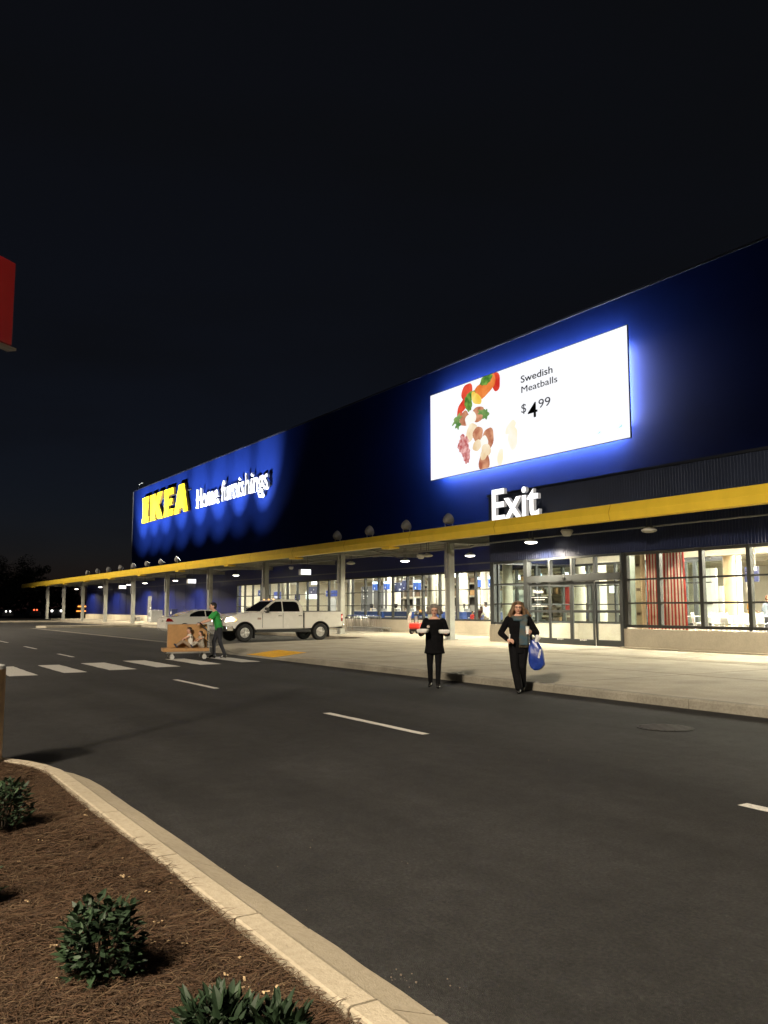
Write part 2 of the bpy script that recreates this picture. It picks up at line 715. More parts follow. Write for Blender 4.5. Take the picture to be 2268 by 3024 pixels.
def concrete_mat(name, col, dirt=0.25, joint=None, stain=0.5):
    m = M(name, col, 0.85, bump=0.25, bscale=90, spec=0.3)
    t = m.node_tree
    b = t.nodes['Principled BSDF']
    tc = t.nodes.new('ShaderNodeTexCoord')
    n1 = t.nodes.new('ShaderNodeTexNoise')
    n1.inputs['Scale'].default_value = 0.8
    n1.inputs['Detail'].default_value = 7
    n1.inputs['Roughness'].default_value = 0.65
    n2 = t.nodes.new('ShaderNodeTexNoise')
    n2.inputs['Scale'].default_value = 28
    n2.inputs['Detail'].default_value = 4
    t.links.new(tc.outputs['Object'], n1.inputs['Vector'])
    t.links.new(tc.outputs['Object'], n2.inputs['Vector'])
    r = t.nodes.new('ShaderNodeValToRGB')
    r.color_ramp.elements[0].position = 0.28
    r.color_ramp.elements[0].color = (*[c * (1 - dirt) for c in col], 1)
    r.color_ramp.elements[1].position = 0.7
    r.color_ramp.elements[1].color = (*[c * (1 + dirt * 0.4) for c in col], 1)
    t.links.new(n1.outputs['Fac'], r.inputs['Fac'])
    r2 = t.nodes.new('ShaderNodeValToRGB')
    r2.color_ramp.elements[0].position = 0.25
    r2.color_ramp.elements[0].color = (0.72, 0.7, 0.66, 1)
    r2.color_ramp.elements[1].position = 0.6
    r2.color_ramp.elements[1].color = (1, 1, 1, 1)
    t.links.new(n2.outputs['Fac'], r2.inputs['Fac'])
    mx = t.nodes.new('ShaderNodeMix')
    mx.data_type = 'RGBA'
    mx.blend_type = 'MULTIPLY'
    mx.inputs[0].default_value = stain
    t.links.new(r.outputs['Color'], mx.inputs[6])
    t.links.new(r2.outputs['Color'], mx.inputs[7])
    t.links.new(mx.outputs[2], b.inputs['Base Color'])
    return m


def ribbed_mat(name, col, rough, pitch, strength=0.6, spec=0.5):
    """painted sheet-metal siding with fine vertical ribs (relief only)"""
    m = M(name, col, rough, spec=spec, var=0.10, vscale=0.35)
    t = m.node_tree
    b = t.nodes['Principled BSDF']
    tc = t.nodes.new('ShaderNodeTexCoord')
    wv = t.nodes.new('ShaderNodeTexWave')
    wv.wave_type = 'BANDS'
    wv.bands_direction = 'X'
    wv.wave_profile = 'SIN'
    wv.inputs['Scale'].default_value = 0.314 / pitch
    t.links.new(tc.outputs['Object'], wv.inputs['Vector'])
    bp = t.nodes.new('ShaderNodeBump')
    bp.inputs['Strength'].default_value = strength
    bp.inputs['Distance'].default_value = 0.02
    t.links.new(wv.outputs['Fac'], bp.inputs['Height'])
    t.links.new(bp.outputs['Normal'], b.inputs['Normal'])
    return m


def schlick_glass(name, tint, base=0.035, rough=0.015):
    m = bpy.data.materials.new(name)
    m.use_nodes = True
    t = m.node_tree
    t.nodes.clear()
    o = t.nodes.new('ShaderNodeOutputMaterial')
    mix = t.nodes.new('ShaderNodeMixShader')
    tr = t.nodes.new('ShaderNodeBsdfTransparent')
    tr.inputs['Color'].default_value = (*tint, 1)
    gl = t.nodes.new('ShaderNodeBsdfGlossy')
    gl.inputs['Roughness'].default_value = rough
    geo = t.nodes.new('ShaderNodeNewGeometry')
    dot = t.nodes.new('ShaderNodeVectorMath')
    dot.operation = 'DOT_PRODUCT'
    t.links.new(geo.outputs['Normal'], dot.inputs[0])
    t.links.new(geo.outputs['Incoming'], dot.inputs[1])
    ab = t.nodes.new('ShaderNodeMath')
    ab.operation = 'ABSOLUTE'
    t.links.new(dot.outputs['Value'], ab.inputs[0])
    om = t.nodes.new('ShaderNodeMath')
    om.operation = 'SUBTRACT'
    om.inputs[0].default_value = 1.0
    t.links.new(ab.outputs[0], om.inputs[1])
    pw = t.nodes.new('ShaderNodeMath')
    pw.operation = 'POWER'
    pw.inputs[1].default_value = 5
    t.links.new(om.outputs[0], pw.inputs[0])
    ma = t.nodes.new('ShaderNodeMath')
    ma.operation = 'MULTIPLY_ADD'
    ma.inputs[1].default_value = 1 - base
    ma.inputs[2].default_value = base
    t.links.new(pw.outputs[0], ma.inputs[0])
    t.links.new(ma.outputs[0], mix.inputs['Fac'])
    t.links.new(tr.outputs['BSDF'], mix.inputs[1])
    t.links.new(gl.outputs['BSDF'], mix.inputs[2])
    t.links.new(mix.outputs['Shader'], o.inputs['Surface'])
    MATS[name] = m
    return m


m_asphalt = asphalt_mat()
m_plaza = concrete_mat('plaza_concrete', (0.43, 0.39, 0.31), 0.32, stain=0.65)
m_kerb = concrete_mat('kerb_concrete', (0.30, 0.28, 0.23), 0.4, stain=0.8)
m_bedkerb = concrete_mat('bed_kerb_concrete', (0.46, 0.40, 0.30), 0.22, stain=0.6)
m_base = concrete_mat('base_wall_concrete', (0.55, 0.50, 0.40), 0.18, stain=0.5)
m_paint = M('road_paint', (0.62, 0.60, 0.55), 0.7, var=0.18, vscale=30, bump=0.2, bscale=150)
m_yelpaint = M('tactile_yellow', (0.75, 0.42, 0.03), 0.6, var=0.12, vscale=9)
m_blue = M('blue_siding', (0.0045, 0.0145, 0.105), 0.65, spec=0.04, var=0.10, vscale=0.25, bump=0.05, bscale=6)
m_bluelow = M('blue_panel', (0.0045, 0.010, 0.10), 0.34, var=0.12, vscale=0.6, spec=0.5)
m_navyrib = M('navy_ribbed_metal', (0.012, 0.018, 0.055), 0.36, metal=0.25, var=0.1, vscale=1.0)
m_greyrib = M('grey_ribbed_metal', (0.030, 0.040, 0.075), 0.45, metal=0.3, var=0.1, vscale=1.0)
m_yellow = M('yellow_fascia_paint', (0.86, 0.60, 0.05), 0.42, var=0.05, vscale=1.6, bump=0.04, bscale=3, stretch=(1, 1, 0.35))
m_steel = M('grey_painted_steel', (0.33, 0.34, 0.31), 0.5, var=0.1, vscale=2.5, bump=0.05, bscale=60)
m_deck = M('galvanised_deck', (0.20, 0.20, 0.175), 0.55, metal=0.2, var=0.15, vscale=1.5)
m_frame = M('window_frame_grey', (0.034, 0.035, 0.034), 0.45, metal=0.2, var=0.08, vscale=3)
m_doorframe = M('door_frame_grey', (0.050, 0.055, 0.058), 0.45, metal=0.2, var=0.08, vscale=3)
m_glass = schlick_glass('window_glass', (0.94, 0.97, 0.95), 0.02)
m_doorglass = schlick_glass('door_glass', (0.92, 0.95, 0.94), 0.025)
m_white = M('white_paint', (0.8, 0.8, 0.78), 0.5, var=0.04, vscale=3)
m_cream = M('interior_cream', (0.72, 0.66, 0.53), 0.75, var=0.05, vscale=1.2)
m_ceil = M('interior_ceiling', (0.66, 0.60, 0.48), 0.85, var=0.06, vscale=0.8)
m_ifloor = M('interior_floor', (0.40, 0.37, 0.31), 0.45, var=0.12, vscale=1.5)
m_black = M('black_plastic', (0.012, 0.012, 0.013), 0.45, var=0.2, vscale=8)
m_dgrey = M('dark_grey', (0.06, 0.06, 0.065), 0.5, var=0.12, vscale=5)
m_mgrey = M('mid_grey', (0.22, 0.22, 0.22), 0.5, var=0.1, vscale=5)
m_lgrey = M('light_grey', (0.5, 0.5, 0.48), 0.5, var=0.08, vscale=5)
m_chrome = M('chrome', (0.75, 0.75, 0.76), 0.14, metal=1.0, var=0.04, vscale=9)
m_galv = M('galvanised_wire', (0.42, 0.42, 0.40), 0.4, metal=0.8, var=0.1, vscale=9)
m_signblue = M('sign_blue', (0.012, 0.032, 0.20), 0.45, var=0.05, vscale=3)
m_signnavy = M('sign_navy', (0.012, 0.018, 0.07), 0.45, var=0.05, vscale=3)
m_card = M('cardboard', (0.42, 0.24, 0.10), 0.85, var=0.10, vscale=5, bump=0.1, bscale=25)
m_rubber = M('tyre_rubber', (0.012, 0.012, 0.012), 0.75, var=0.2, vscale=20)
m_wood = M('pale_wood', (0.55, 0.42, 0.26), 0.6, var=0.12, vscale=3, stretch=(6, 6, 0.6))
e_white = emat('lit_white', (1.0, 0.97, 0.92), 2.2)

# ================================================================== ground
road = MB()
road.add([(-700, -500, 0), (400, -500, 0), (400, 500, 0), (-700, 500, 0)], [(0, 1, 2, 3)])
road = tag(road.build('road', m_asphalt), kind='structure')


def sheet(name, poly, z, mat, parent=None, kind='structure', thick=0.0):
    mb = MB()
    if thick:
        mb.prism(poly, 'z', z - thick, z)
    else:
        mb.add([(x, y, z) for x, y in poly], [tuple(range(len(poly)))])
    o = mb.build(name, mat, parent)
    if parent is None:
        tag(o, kind=kind)
    return o


def worn_strip(name, x0, x1, y0, y1, z, n=14, jit=0.012, skew=0.0):
    """painted strip with slightly ragged edges"""
    xs = np.linspace(x0, x1, n)
    lo = [(x + random.uniform(-1, 1) * jit, y0 + random.uniform(-1, 1) * jit + skew * (x - x0)) for x in xs]
    hi = [(x + random.uniform(-1, 1) * jit, y1 + random.uniform(-1, 1) * jit + skew * (x - x0)) for x in xs[::-1]]
    return sheet(name, lo + hi, z, m_paint, road)


for xa, xb in ((-9.95, -7.4), (-17.1, -14.6), (-2.9, -0.4), (-24.3 - 0.1, -21.9), (-31.4, -28.9), (-38.3, -35.7), (-45.4, -43)):
    pass
for xa, xb in ((-11.5, -8.92), (-18.6, -16.1), (-4.45, -1.9), (-31.2, -28.9), (-38.0, -35.4), (-45.2, -42.6)):
    worn_strip('lane_dash', xa, xb, 6.06 + (-xa) * 0.008, 6.18 + (-xa) * 0.008, 0.004, jit=0.008)
for k, (y0, y1, xs0, xs1) in enumerate(((3.35, 3.98, -25.1, -21.5), (4.62, 5.18, -25.2, -21.9), (5.82, 6.5, -25.5, -22.3),
                                       (7.15, 7.8, -26.0, -22.7), (8.5, 9.12, -26.2, -23.1), (9.88, 10.5, -26.5, -23.5))):
    worn_strip('crosswalk_stripe', xs0, xs1, y0, y1, 0.004, jit=0.015)

# iron drain cover in the road
ih = GZ(1965, 2150, 0)
mh = MB()
mh.cyl((ih.x, ih.y, 0.002), (ih.x, ih.y, 0.009), 0.36, n=28)
mhc = mh.build('drain_cover', M('rusty_iron', (0.016, 0.014, 0.0125), 0.75, metal=0.1, var=0.35, vscale=9, bump=0.6, bscale=45), road)
mg = MB()
for a in np.linspace(-0.28, 0.28, 8):
    w = math.sqrt(max(0.0, 0.32 ** 2 - a * a))
    mg.box(ih.x + a - 0.018, ih.x + a + 0.018, ih.y - w, ih.y + w, 0.009, 0.013)
mg.build('rib', M('worn_iron', (0.032, 0.025, 0.02), 0.6, metal=0.3, var=0.3, vscale=12), mhc)

# parking bays paved with small setts, a flush concrete band along the road
def paver_mat():
    m = M('setts', (0.04, 0.038, 0.034), 0.85)
    t = m.node_tree
    b = t.nodes['Principled BSDF']
    tc = t.nodes.new('ShaderNodeTexCoord')
    br = t.nodes.new('ShaderNodeTexBrick')
    br.inputs['Color1'].default_value = (0.030, 0.028, 0.025, 1)
    br.inputs['Color2'].default_value = (0.052, 0.050, 0.043, 1)
    br.inputs['Mortar'].default_value = (0.13, 0.125, 0.10, 1)
    br.inputs['Scale'].default_value = 1.4
    br.inputs['Mortar Size'].default_value = 0.035
    br.inputs['Brick Width'].default_value = 0.7
    br.inputs['Row Height'].default_value = 1.3
    t.links.new(tc.outputs['Object'], br.inputs['Vector'])
    t.links.new(br.outputs['Color'], b.inputs['Base Color'])
    return m


sheet('parking_setts', [(-72.6, 12.95), (-34.0, 12.95), (-34.0, 22), (-72.6, 22)], 0.004, paver_mat())
sheet('flush_band', [(-72.6, 12.62), (-33.0, 12.62), (-33.0, 12.94), (-72.6, 12.94)], 0.006, m_kerb)

# ---- plaza and walkway along the store
ZP = 0.15
KY = 11.24
front = [(30.0, KY + 0.16), (-20.0, KY + 0.16)]


def plaza_z(x, y):
    """level of the plaza: dropped to the road at the crosswalk"""
    dx = max(0.0, abs(x + 25.9) - 1.5)
    side = min(1.0, dx / 1.3)
    up = min(1.0, max(0.0, (y - (KY + 0.1)) / 1.6))
    k = max(side, up)
    return 0.022 + (ZP - 0.022) * (k * k * (3 - 2 * k))


def left_edge(y):
    pts = [(KY, -28.9), (11.5, -29.8), (12.0, -31.0), (12.7, -32.1), (13.6, -32.9), (15.0, -33.5), (19.1, -34.8), (21.3, -35.4)]
    if y <= pts[0][0]:
        return pts[0][1]
    for (a, xa), (b, xb) in zip(pts[:-1], pts[1:]):
        if y <= b:
            return xa + (xb - xa) * (y - a) / (b - a)
    return pts[-1][1]


pv = MB()
ys = list(np.arange(KY + 0.16, 14.0, 0.22)) + list(np.arange(14.0, 21.3, 0.9)) + [21.3, 23.75, 28.95]
xs_n = [30, 10, 0] + list(np.arange(-4, -21.9, -1.5)) + list(np.arange(-22, -29.0, -0.22))
grid = []
for y in ys:
    row = []
    le = left_edge(y)
    for x in xs_n:
        row.append((x, y, plaza_z(x, y)))
    for t_ in (0.25, 0.5, 0.75, 1.0):
        x = xs_n[-1] + (le - xs_n[-1]) * t_
        row.append((x, y, plaza_z(x, y)))
    grid.append(row)
nx = len(grid[0])
pv.add([p for r_ in grid for p in r_], [(j * nx + i, j * nx + i + 1, (j + 1) * nx + i + 1, (j + 1) * nx + i) for j in range(len(ys) - 1) for i in range(nx - 1)])
# left kerb skirt of the plaza
sk = [grid[j][-1] for j in range(len(ys) - 2)]
for a, b in zip(sk[:-1], sk[1:]):
    pv.quad((a[0], a[1], -0.02), (b[0], b[1], -0.02), b, a)
fr_ = grid[0]
for a, b in zip(fr_[:-1], fr_[1:]):
    pv.quad((a[0], a[1], -0.02), (b[0], b[1], -0.02), b, a)
plaza = tag(pv.build('plaza', m_plaza), kind='structure')

wk = [(-35.39, 21.45), (-35.39, 28.95), (-126, 28.95), (-126, 24.6), (-106.5, 24.6), (-106.5, 10.5), (-104.6, 10.5), (-104.6, 21.6), (-76.2, 21.6), (-75.4, 13.9), (-74.2, 13.35), (-73.0, 13.9), (-72.7, 21.45)]
walk = sheet('walkway', wk, ZP, m_plaza, thick=0.17)

# kerb stones along the road edge of the plaza
x = 30.0
while x > -29.0:
    L = 3.0 if not (-29 < x < -21) else 0.75
    xa, xb = x - L + 0.012, x
    za, zb = plaza_z(xa, KY + 0.16), plaza_z(xb, KY + 0.16)
    c1 = random.uniform(-0.004, 0.004)
    kb = MB()
    prof = lambda z: [(KY, -0.03), (KY, z - 0.03), (KY + 0.025, z + 0.002), (KY + 0.158, z + 0.003), (KY + 0.158, -0.03)]
    pa, pb = prof(za + c1), prof(zb + c1)
    n_ = len(pa)
    kb.add([(xa, *p) for p in pa] + [(xb, *p) for p in pb], [(i, (i + 1) % n_, (i + 1) % n_ + n_, i + n_) for i in range(n_)] + [tuple(range(n_)), tuple(range(2 * n_ - 1, n_ - 1, -1))])
    kb.build('kerb_stone', m_kerb, plaza)
    x -= L

# sawn joints of the plaza slabs
m_joint = M('joint_dark', (0.20, 0.18, 0.14), 0.9, var=0.2, vscale=6)
for xx in np.arange(-21.5, 12, 4.6):
    jb = MB()
    jb.box(xx - 0.007, xx + 0.007, KY + 0.17, 23.4, ZP - 0.01, ZP + 0.0022)
    jb.build('joint', m_joint, plaza)
for yy in (15.3, 19.4):
    jb = MB()
    jb.box(-32.0, 12, yy - 0.007, yy + 0.007, ZP - 0.01, ZP + 0.0026)
    jb.build('joint', m_joint, plaza)

# yellow warning panel of the crosswalk ramp, with its raised domes
tp = MB()
nxp, nyp = 8, 5
X0, X1, Y0, Y1 = -26.95, -24.85, KY + 0.25, KY + 1.45
tg = [[(X0 + (X1 - X0) * i / nxp, Y0 + (Y1 - Y0) * j / nyp) for i in range(nxp + 1)] for j in range(nyp + 1)]
tp.add([(a, b, plaza_z(a, b) + 0.008) for r_ in tg for a, b in r_], [(j * (nxp + 1) + i, j * (nxp + 1) + i + 1, (j + 1) * (nxp + 1) + i + 1, (j + 1) * (nxp + 1) + i) for j in range(nyp) for i in range(nxp)])
tpo = tp.build('tactile_panel', m_yelpaint, plaza)
td = MB()
for i in range(30):
    for j in range(17):
        a, b = X0 + 0.05 + i * 0.069, Y0 + 0.05 + j * 0.068
        z = plaza_z(a, b) + 0.008
        td.cyl((a, b, z), (a, b, z + 0.006), 0.016, 0.011, 6)
o = td.build('domes', m_yelpaint, tpo)
tag(o, kind='stuff')

# ---- planting bed kerb (near left): square kerb and gutter pan, sawn into lengths
BK_IN, BK_BR, BK_OUT = 1.61, 1.745, 2.0
ZB = 0.14


def bed_path(t):
    """kerb line: straight along the road, then bending round towards -Y at the far end; returns point, outward normal"""
    xs, R0 = -7.9, 1.9
    if t <= 12.0:
        return (4.1 - t, 0.0), (0.0, 1.0)
    a = min((t - 12.0) / R0, math.pi / 2)
    px = xs - R0 * math.sin(a)
    py = -R0 * (1 - math.cos(a))
    n = (-math.sin(a), math.cos(a))
    if t - 12.0 > R0 * math.pi / 2:
        py -= (t - 12.0 - R0 * math.pi / 2)
    return (px, py), n


bed_root = None
bk_prof = [(0.0, 0.02), (0.0, ZB - 0.006), (0.012, ZB), (0.115, ZB), (0.138, ZB - 0.012), (0.160, 0.102), (0.19, 0.088), (0.385, 0.022), (0.40, -0.02)]


def kerb_len(t0, t1, name, parent):
    mb = MB()
    n = max(2, int((t1 - t0) / 0.25) + 1)
    rings = []
    for t in np.linspace(t0, t1, n):
        (px, py), (nx_, ny_) = bed_path(t)
        ring = []
        for d, z in bk_prof:
            j = random.uniform(-0.006, 0.006) if d > 0.38 else random.uniform(-0.0015, 0.0015)
            ring.append((px + nx_ * (d + j), BK_IN + py + ny_ * (d + j), z))
        rings.append(ring)
    m_ = len(bk_prof)
    mb.add([p for r_ in rings for p in r_], [(i * m_ + k, i * m_ + (k + 1) % m_, (i + 1) * m_ + (k + 1) % m_, (i + 1) * m_ + k) for i in range(n - 1) for k in range(m_)] + [tuple(range(m_)), tuple(range((n - 1) * m_, n * m_))[::-1]])
    return mb.build(name, m_bedkerb, parent, smooth=False)


# soil sheet of the bed
bp_ = []
for t in np.linspace(0, 20, 60):
    (px, py), (nx_, ny_) = bed_path(t)
    bp_.append((px, BK_IN + py))
bed_poly = bp_ + [(4.1, -6.0)]


def bed_z(x, y):
    return 0.125 + 0.02 * math.sin(1.7 * x + 0.6) * math.sin(2.3 * y) + 0.012 * math.sin(6.1 * x) * math.sin(5.3 * y + 1) - 0.02 * math.exp(-((1.61 - y) / 0.06) ** 2)


bm = MB()
nbx, nby = 120, 60
bv = []
for j in range(nby + 1):
    for i in range(nbx + 1):
        t = 20.0 * i / nbx
        xx = 4.1 + (-9.79 - 4.1) * i / nbx
        ytop = 1.605
        if xx < -7.9:
            a = math.asin(min(1, (-7.9 - xx) / 1.9))
            ytop = 1.605 - 1.9 * (1 - math.cos(a))
        v = j / nby
        yy = ytop - (ytop + 6.0) * (v ** 1.8)
        bv.append((xx, yy, bed_z(xx, yy)))
bm.add(bv, [(j * (nbx + 1) + i, j * (nbx + 1) + i + 1, (j + 1) * (nbx + 1) + i + 1, (j + 1) * (nbx + 1) + i) for j in range(nby) for i in range(nbx)])
m_soil = M('mulch_soil', (0.020, 0.013, 0.009), 0.95, col2=(0.065, 0.041, 0.026), vscale=60, bump=0.9, bscale=120, spec=0.1)
bed = tag(bm.build('planting_bed', m_soil), kind='structure')
joints = [0.0, 1.35, 2.9, 4.5, 6.02, 6.9, 7.95, 9.1, 10.35, 11.6, 13.1, 14.6, 16.1, 18.0]
for a, b in zip(joints[:-1], joints[1:]):
    kerb_len(a + (0.011 if int(a * 10) % 2 else 0.005), b - 0.005, 'kerb_segment', bed)


def in_bed(x, y):
    if x < -7.9:
        a = math.asin(min(1, (-7.9 - x) / 1.9))
        return y < 1.605 - 1.9 * (1 - math.cos(a))
    return y < 1.605


# pine-straw: tens of thousands of fine needles
NV, NF = [], []
cnt = 0
mats_idx = []
N_NEEDLE = 78000
u = RNG.random((N_NEEDLE * 2, 6))
for k in range(N_NEEDLE * 2):
    if cnt >= N_NEEDLE:
        break
    # nearer to the camera more needles are seen
    x = -2.0 - 7.6 * u[k, 0] ** 1.35
    y = 1.62 - 1.75 * u[k, 1] ** 1.0 - (0.12 * (-x) * 0)
    if not in_bed(x, y) or y < 0.08 * (-x) - 0.25:
        continue
    L = 0.05 + 0.09 * u[k, 2]
    a = u[k, 3] * 2 * math.pi
    w = 0.0009 + 0.0007 * u[k, 4]
    zz = bed_z(x, y) + 0.002 + 0.016 * u[k, 5]
    dx, dy = math.cos(a), math.sin(a)
    px_, py_ = -dy * w, dx * w
    rise = (u[k, 4] - 0.45) * 0.035
    bend = (u[k, 5] - 0.5) * 0.03
    x1, y1 = x + dx * L * 0.5 - dy * bend, y + dy * L * 0.5 + dx * bend
    x2, y2 = x + dx * L, y + dy * L
    if not in_bed(x2, y2 - 0.0) and u[k, 2] < 0.8:
        continue
    z1 = zz + 0.006 + max(0, rise) * 0.5
    z2 = zz + rise if rise > 0 else zz
    NV += [(x - px_, y - py_, zz), (x + px_, y + py_, zz + 0.001), (x1 + px_, y1 + py_, z1 + 0.001), (x1 - px_, y1 - py_, z1), (x2, y2, z2)]
    b = cnt * 5
    NF += [(b, b + 1, b + 2, b + 3), (b + 3, b + 2, b + 4)]
    c_ = u[k, 0] * 977 % 1.0
    mi = 0 if c_ < 0.5 else (1 if c_ < 0.85 else 2)
    mats_idx += [mi, mi]
    cnt += 1
me = bpy.data.meshes.new('pine_straw')
me.from_pydata(NV, [], NF)
me.polygons.foreach_set('material_index', mats_idx)
m_n1 = M('needle_rust', (0.082, 0.047, 0.027), 0.7, spec=0.25)
m_n2 = M('needle_brown', (0.055, 0.035, 0.022), 0.75, spec=0.25)
m_n3 = M('needle_straw', (0.125, 0.085, 0.050), 0.65, spec=0.25)
straw = tag(link('pine_straw', me, [m_n1, m_n2, m_n3]), 'brown pine straw mulch covering the planting bed', 'mulch', kind='stuff')

# wood chips and dry leaf litter
lit = MB()
spots = [GZ(px_, py_, 0.15) for px_, py_ in ((560, 2787), (660, 2876), (710, 2885), (708, 2918), (730, 2922), (768, 2928), (800, 2928), (610, 2947), (500, 2785), (445, 2790), (500, 2610), (440, 2625), (250, 2406), (370, 2535), (175, 2790), (150, 2790), (260, 2380), (700, 2818), (820, 2905), (470, 2730), (240, 2680), (120, 2480), (60, 2540), (90, 2650), (370, 2590), (420, 2870), (180, 2905))]
for p in spots:
    for q in range(random.choice((1, 2, 3))):
        a = random.uniform(0, 6.28)
        l, w = random.choice((0.003, 0.004, 0.006, 0.008, 0.014)), random.uniform(0.002, 0.005)
        mt = Matrix.Rotation(a, 3, 'Z') @ Matrix.Rotation(random.uniform(-0.4, 0.4), 3, 'X') @ Matrix.Rotation(random.uniform(-0.4, 0.4), 3, 'Y')
        lit.xbox((p.x + random.uniform(-0.02, 0.02), p.y + random.uniform(-0.02, 0.02), bed_z(p.x, p.y) + 0.026), (l * 2, w * 2, 0.003), mt)
tag(lit.build('wood_chips', M('pale_chip', (0.42, 0.30, 0.17), 0.8, var=0.3, vscale=30)), 'pale wood chips and dry leaf bits scattered on the mulch', 'wood chips', kind='stuff')

# grit on the asphalt by the kerb
gr = MB()
for px_, py_, n_ in ((1180, 2885, 12), (1240, 2885, 3), (1310, 2930, 3), (700, 2560, 3), (930, 2500, 3), (905, 2688, 1), (820, 2560, 1), (1620, 2246, 1), (1770, 2268, 2), (1205, 2540, 2), (160, 2076, 1)):
    for q in range(n_):
        p = GZ(px_ + random.gauss(0, 26) * (n_ > 1), py_ + random.gauss(0, 15) * (n_ > 1), 0)
        s_ = random.choice((0.002, 0.003, 0.004, 0.005, 0.007))
        gr.ball((p.x, p.y, s_ * 0.5), (s_, s_ * 0.8, s_ * 0.7), 6)
tag(gr.build('gravel_bits', M('pale_grit', (0.15, 0.12, 0.095), 0.85, var=0.3, vscale=40)), 'loose pale grit lying on the asphalt beside the bed kerb', 'gravel', kind='stuff')

# ================================================================== the store
YL, YU, YV = 28.8, 29.0, 23.8           # lower wall, upper wall, front extension
XE = 14.0                                # right end of what is built
XV = -29.3                               # left end of the front extension
XUL = -103.0                             # left end of the tall block
XLL = -124.0                             # left end of the low wall
ZR = 15.55                               # parapet
ZC = 4.62                                # interior ceiling
store = thing('store_building', 'huge dark blue windowless store with lit glazed ground floor', 'building', (-60, 40, 0))


def part(name, mb, mat, parent=None, **kw):
    return mb.build(name, mat, parent if parent is not None else store, world=True, **kw)


b = MB()
b.box(XUL, XE, YU, 90, 4.96, ZR)
part('upper_wall', b, m_blue)
b = MB()
b.box(XUL - 0.04, XE + 0.04, YU - 0.05, YU + 0.30, ZR + 0.002, ZR + 0.10)
part('parapet_cap', b, M('parapet_metal', (0.006, 0.008, 0.02), 0.6))
b = MB()
b.box(XUL - 0.09, XUL - 0.004, YU - 0.07, YU + 0.06, 4.9, ZR - 0.02)
part('corner_trim', b, M('corner_flashing', (0.35, 0.34, 0.30), 0.4, metal=0.4))
b = MB()
b.tube([(XUL + 0.6, YU + 0.4, ZR), (XUL + 0.6, YU + 0.4, ZR + 0.75), (XUL + 0.9, YU + 0.4, ZR + 0.9), (XUL + 2.2, YU + 0.4, ZR + 0.9), (XUL + 2.6, YU + 0.4, ZR + 0.75), (XUL + 2.6, YU + 0.4, ZR)], 0.05)
part('roof_ladder_rail', b, m_steel)

GX0, GX1 = -69.75, -36.2
GXR = -21.75
WZ = (0.93, 1.74, 2.58, 3.55)             # sill, rails, head of the main glazing
b = MB()
b.box(XLL, GX0, YL, YL + 0.4, 0.82, 4.95)                    # solid blue wall, left
b.box(GX0, XV, YL + 0.001, YL + 0.4, WZ[3] + 0.05, 4.95)             # band over the glazing
part('lower_wall', b, m_bluelow)
b = MB()
b.box(XLL, XV, YL - 0.035, YL - 0.001, 3.93, 4.0)
part('wall_trim', b, M('trim_steel', (0.16, 0.17, 0.19), 0.35, metal=0.6))
for px in range(int(XLL) + 2, -71, 3):                       # panel joints of the blue wall
    b = MB()
    b.box(px, px + 0.03, YL - 0.012, YL - 0.0005, 0.9, 3.92)
    part('panel_joint', b, m_bluelow)
b = MB()
b.box(XLL, GX0, YL - 0.06, YL + 0.3, 0.0, 0.80)
b.box(GX0, GXR + 0.1, YL - 0.06, YL + 0.3, 0.0, WZ[0] - 0.06)
part('base_wall', b, m_base)
b = MB()
b.box(XLL, XV, YL - 0.36, YL - 0.062, 0.1, 0.185)
part('plinth_step', b, m_base)

# ---- main glazing, bay by bay
nb = 29
pitch = (GXR - GX0) / nb
for i in range(nb):
    xa, xb = GX0 + i * pitch, GX0 + (i + 1) * pitch
    b = MB()
    b.box(xa - 0.05, xa + 0.05, YL - 0.02, YL + 0.14, WZ[0] - 0.058, WZ[3] + 0.048)
    for z in WZ:
        t = 0.055 if z in (WZ[0], WZ[3]) else 0.028
        b.box(xa + 0.051, xb - 0.051, YL - 0.005, YL + 0.12, z - t, z + (t - 0.01))
    fr_o = part('window_bay', b, m_frame)
    for k in range(3):
        g = MB()
        z0 = WZ[k] + (0.046 if k == 0 else 0.019)
        z1 = WZ[k + 1] - (0.056 if k == 2 else 0.029)
        g.box(xa + 0.052, xb - 0.052, YL + 0.055, YL + 0.061, z0, z1)
        part('pane', g, m_glass, fr_o)

# ---- front extension: ribbed band, left return, base, glazing, sliding doors
def rib_strip(x0, x1, y, z0, z1, pitch=0.12, depth=0.010):
    pts = []
    x = x0
    while x < x1 - 1e-6:
        p = min(pitch, x1 - x)
        pts += [(x, y), (x + p * 0.42, y), (x + p * 0.5, y - depth), (x + p * 0.92, y - depth)]
        x += p
    pts.append((x1, y))
    mb = MB()
    vs = [(a, c, z0) for a, c in pts] + [(a, c, z1) for a, c in pts]
    n = len(pts)
    mb.add(vs, [(i, i + 1, i + 1 + n, i + n) for i in range(n - 1)])
    return mb


ZVT = 6.45
b = MB()
b.box(XV, XE, YV + 0.02, YL - 0.05, 4.9, ZVT - 0.03)
part('extension_upper_block', b, m_greyrib)
part('upper_ribbing', rib_strip(XV, XE, YV + 0.015, 5.06, ZVT - 0.02), m_greyrib, fix=False)
b = MB()
b.box(XV - 0.05, XE, YV - 0.05, YV + 0.3, ZVT - 0.029, ZVT + 0.06)
part('extension_cap', b, M('cap_metal', (0.03, 0.034, 0.045), 0.4, metal=0.4))
b = MB()
b.box(XV, XE, YV + 0.05, YV + 0.30, 3.56, 4.895)
part('extension_band', b, m_navyrib)
part('band_ribbing', rib_strip(XV, XE, YV + 0.045, 3.58, 4.88), m_navyrib, fix=False)
b = MB()
b.box(XV + 0.001, XV + 0.25, YV + 0.301, YL - 0.06, 3.56, 4.895)
part('return_band', b, m_navyrib)
VX = [-29.05, -26.9]
b = MB()
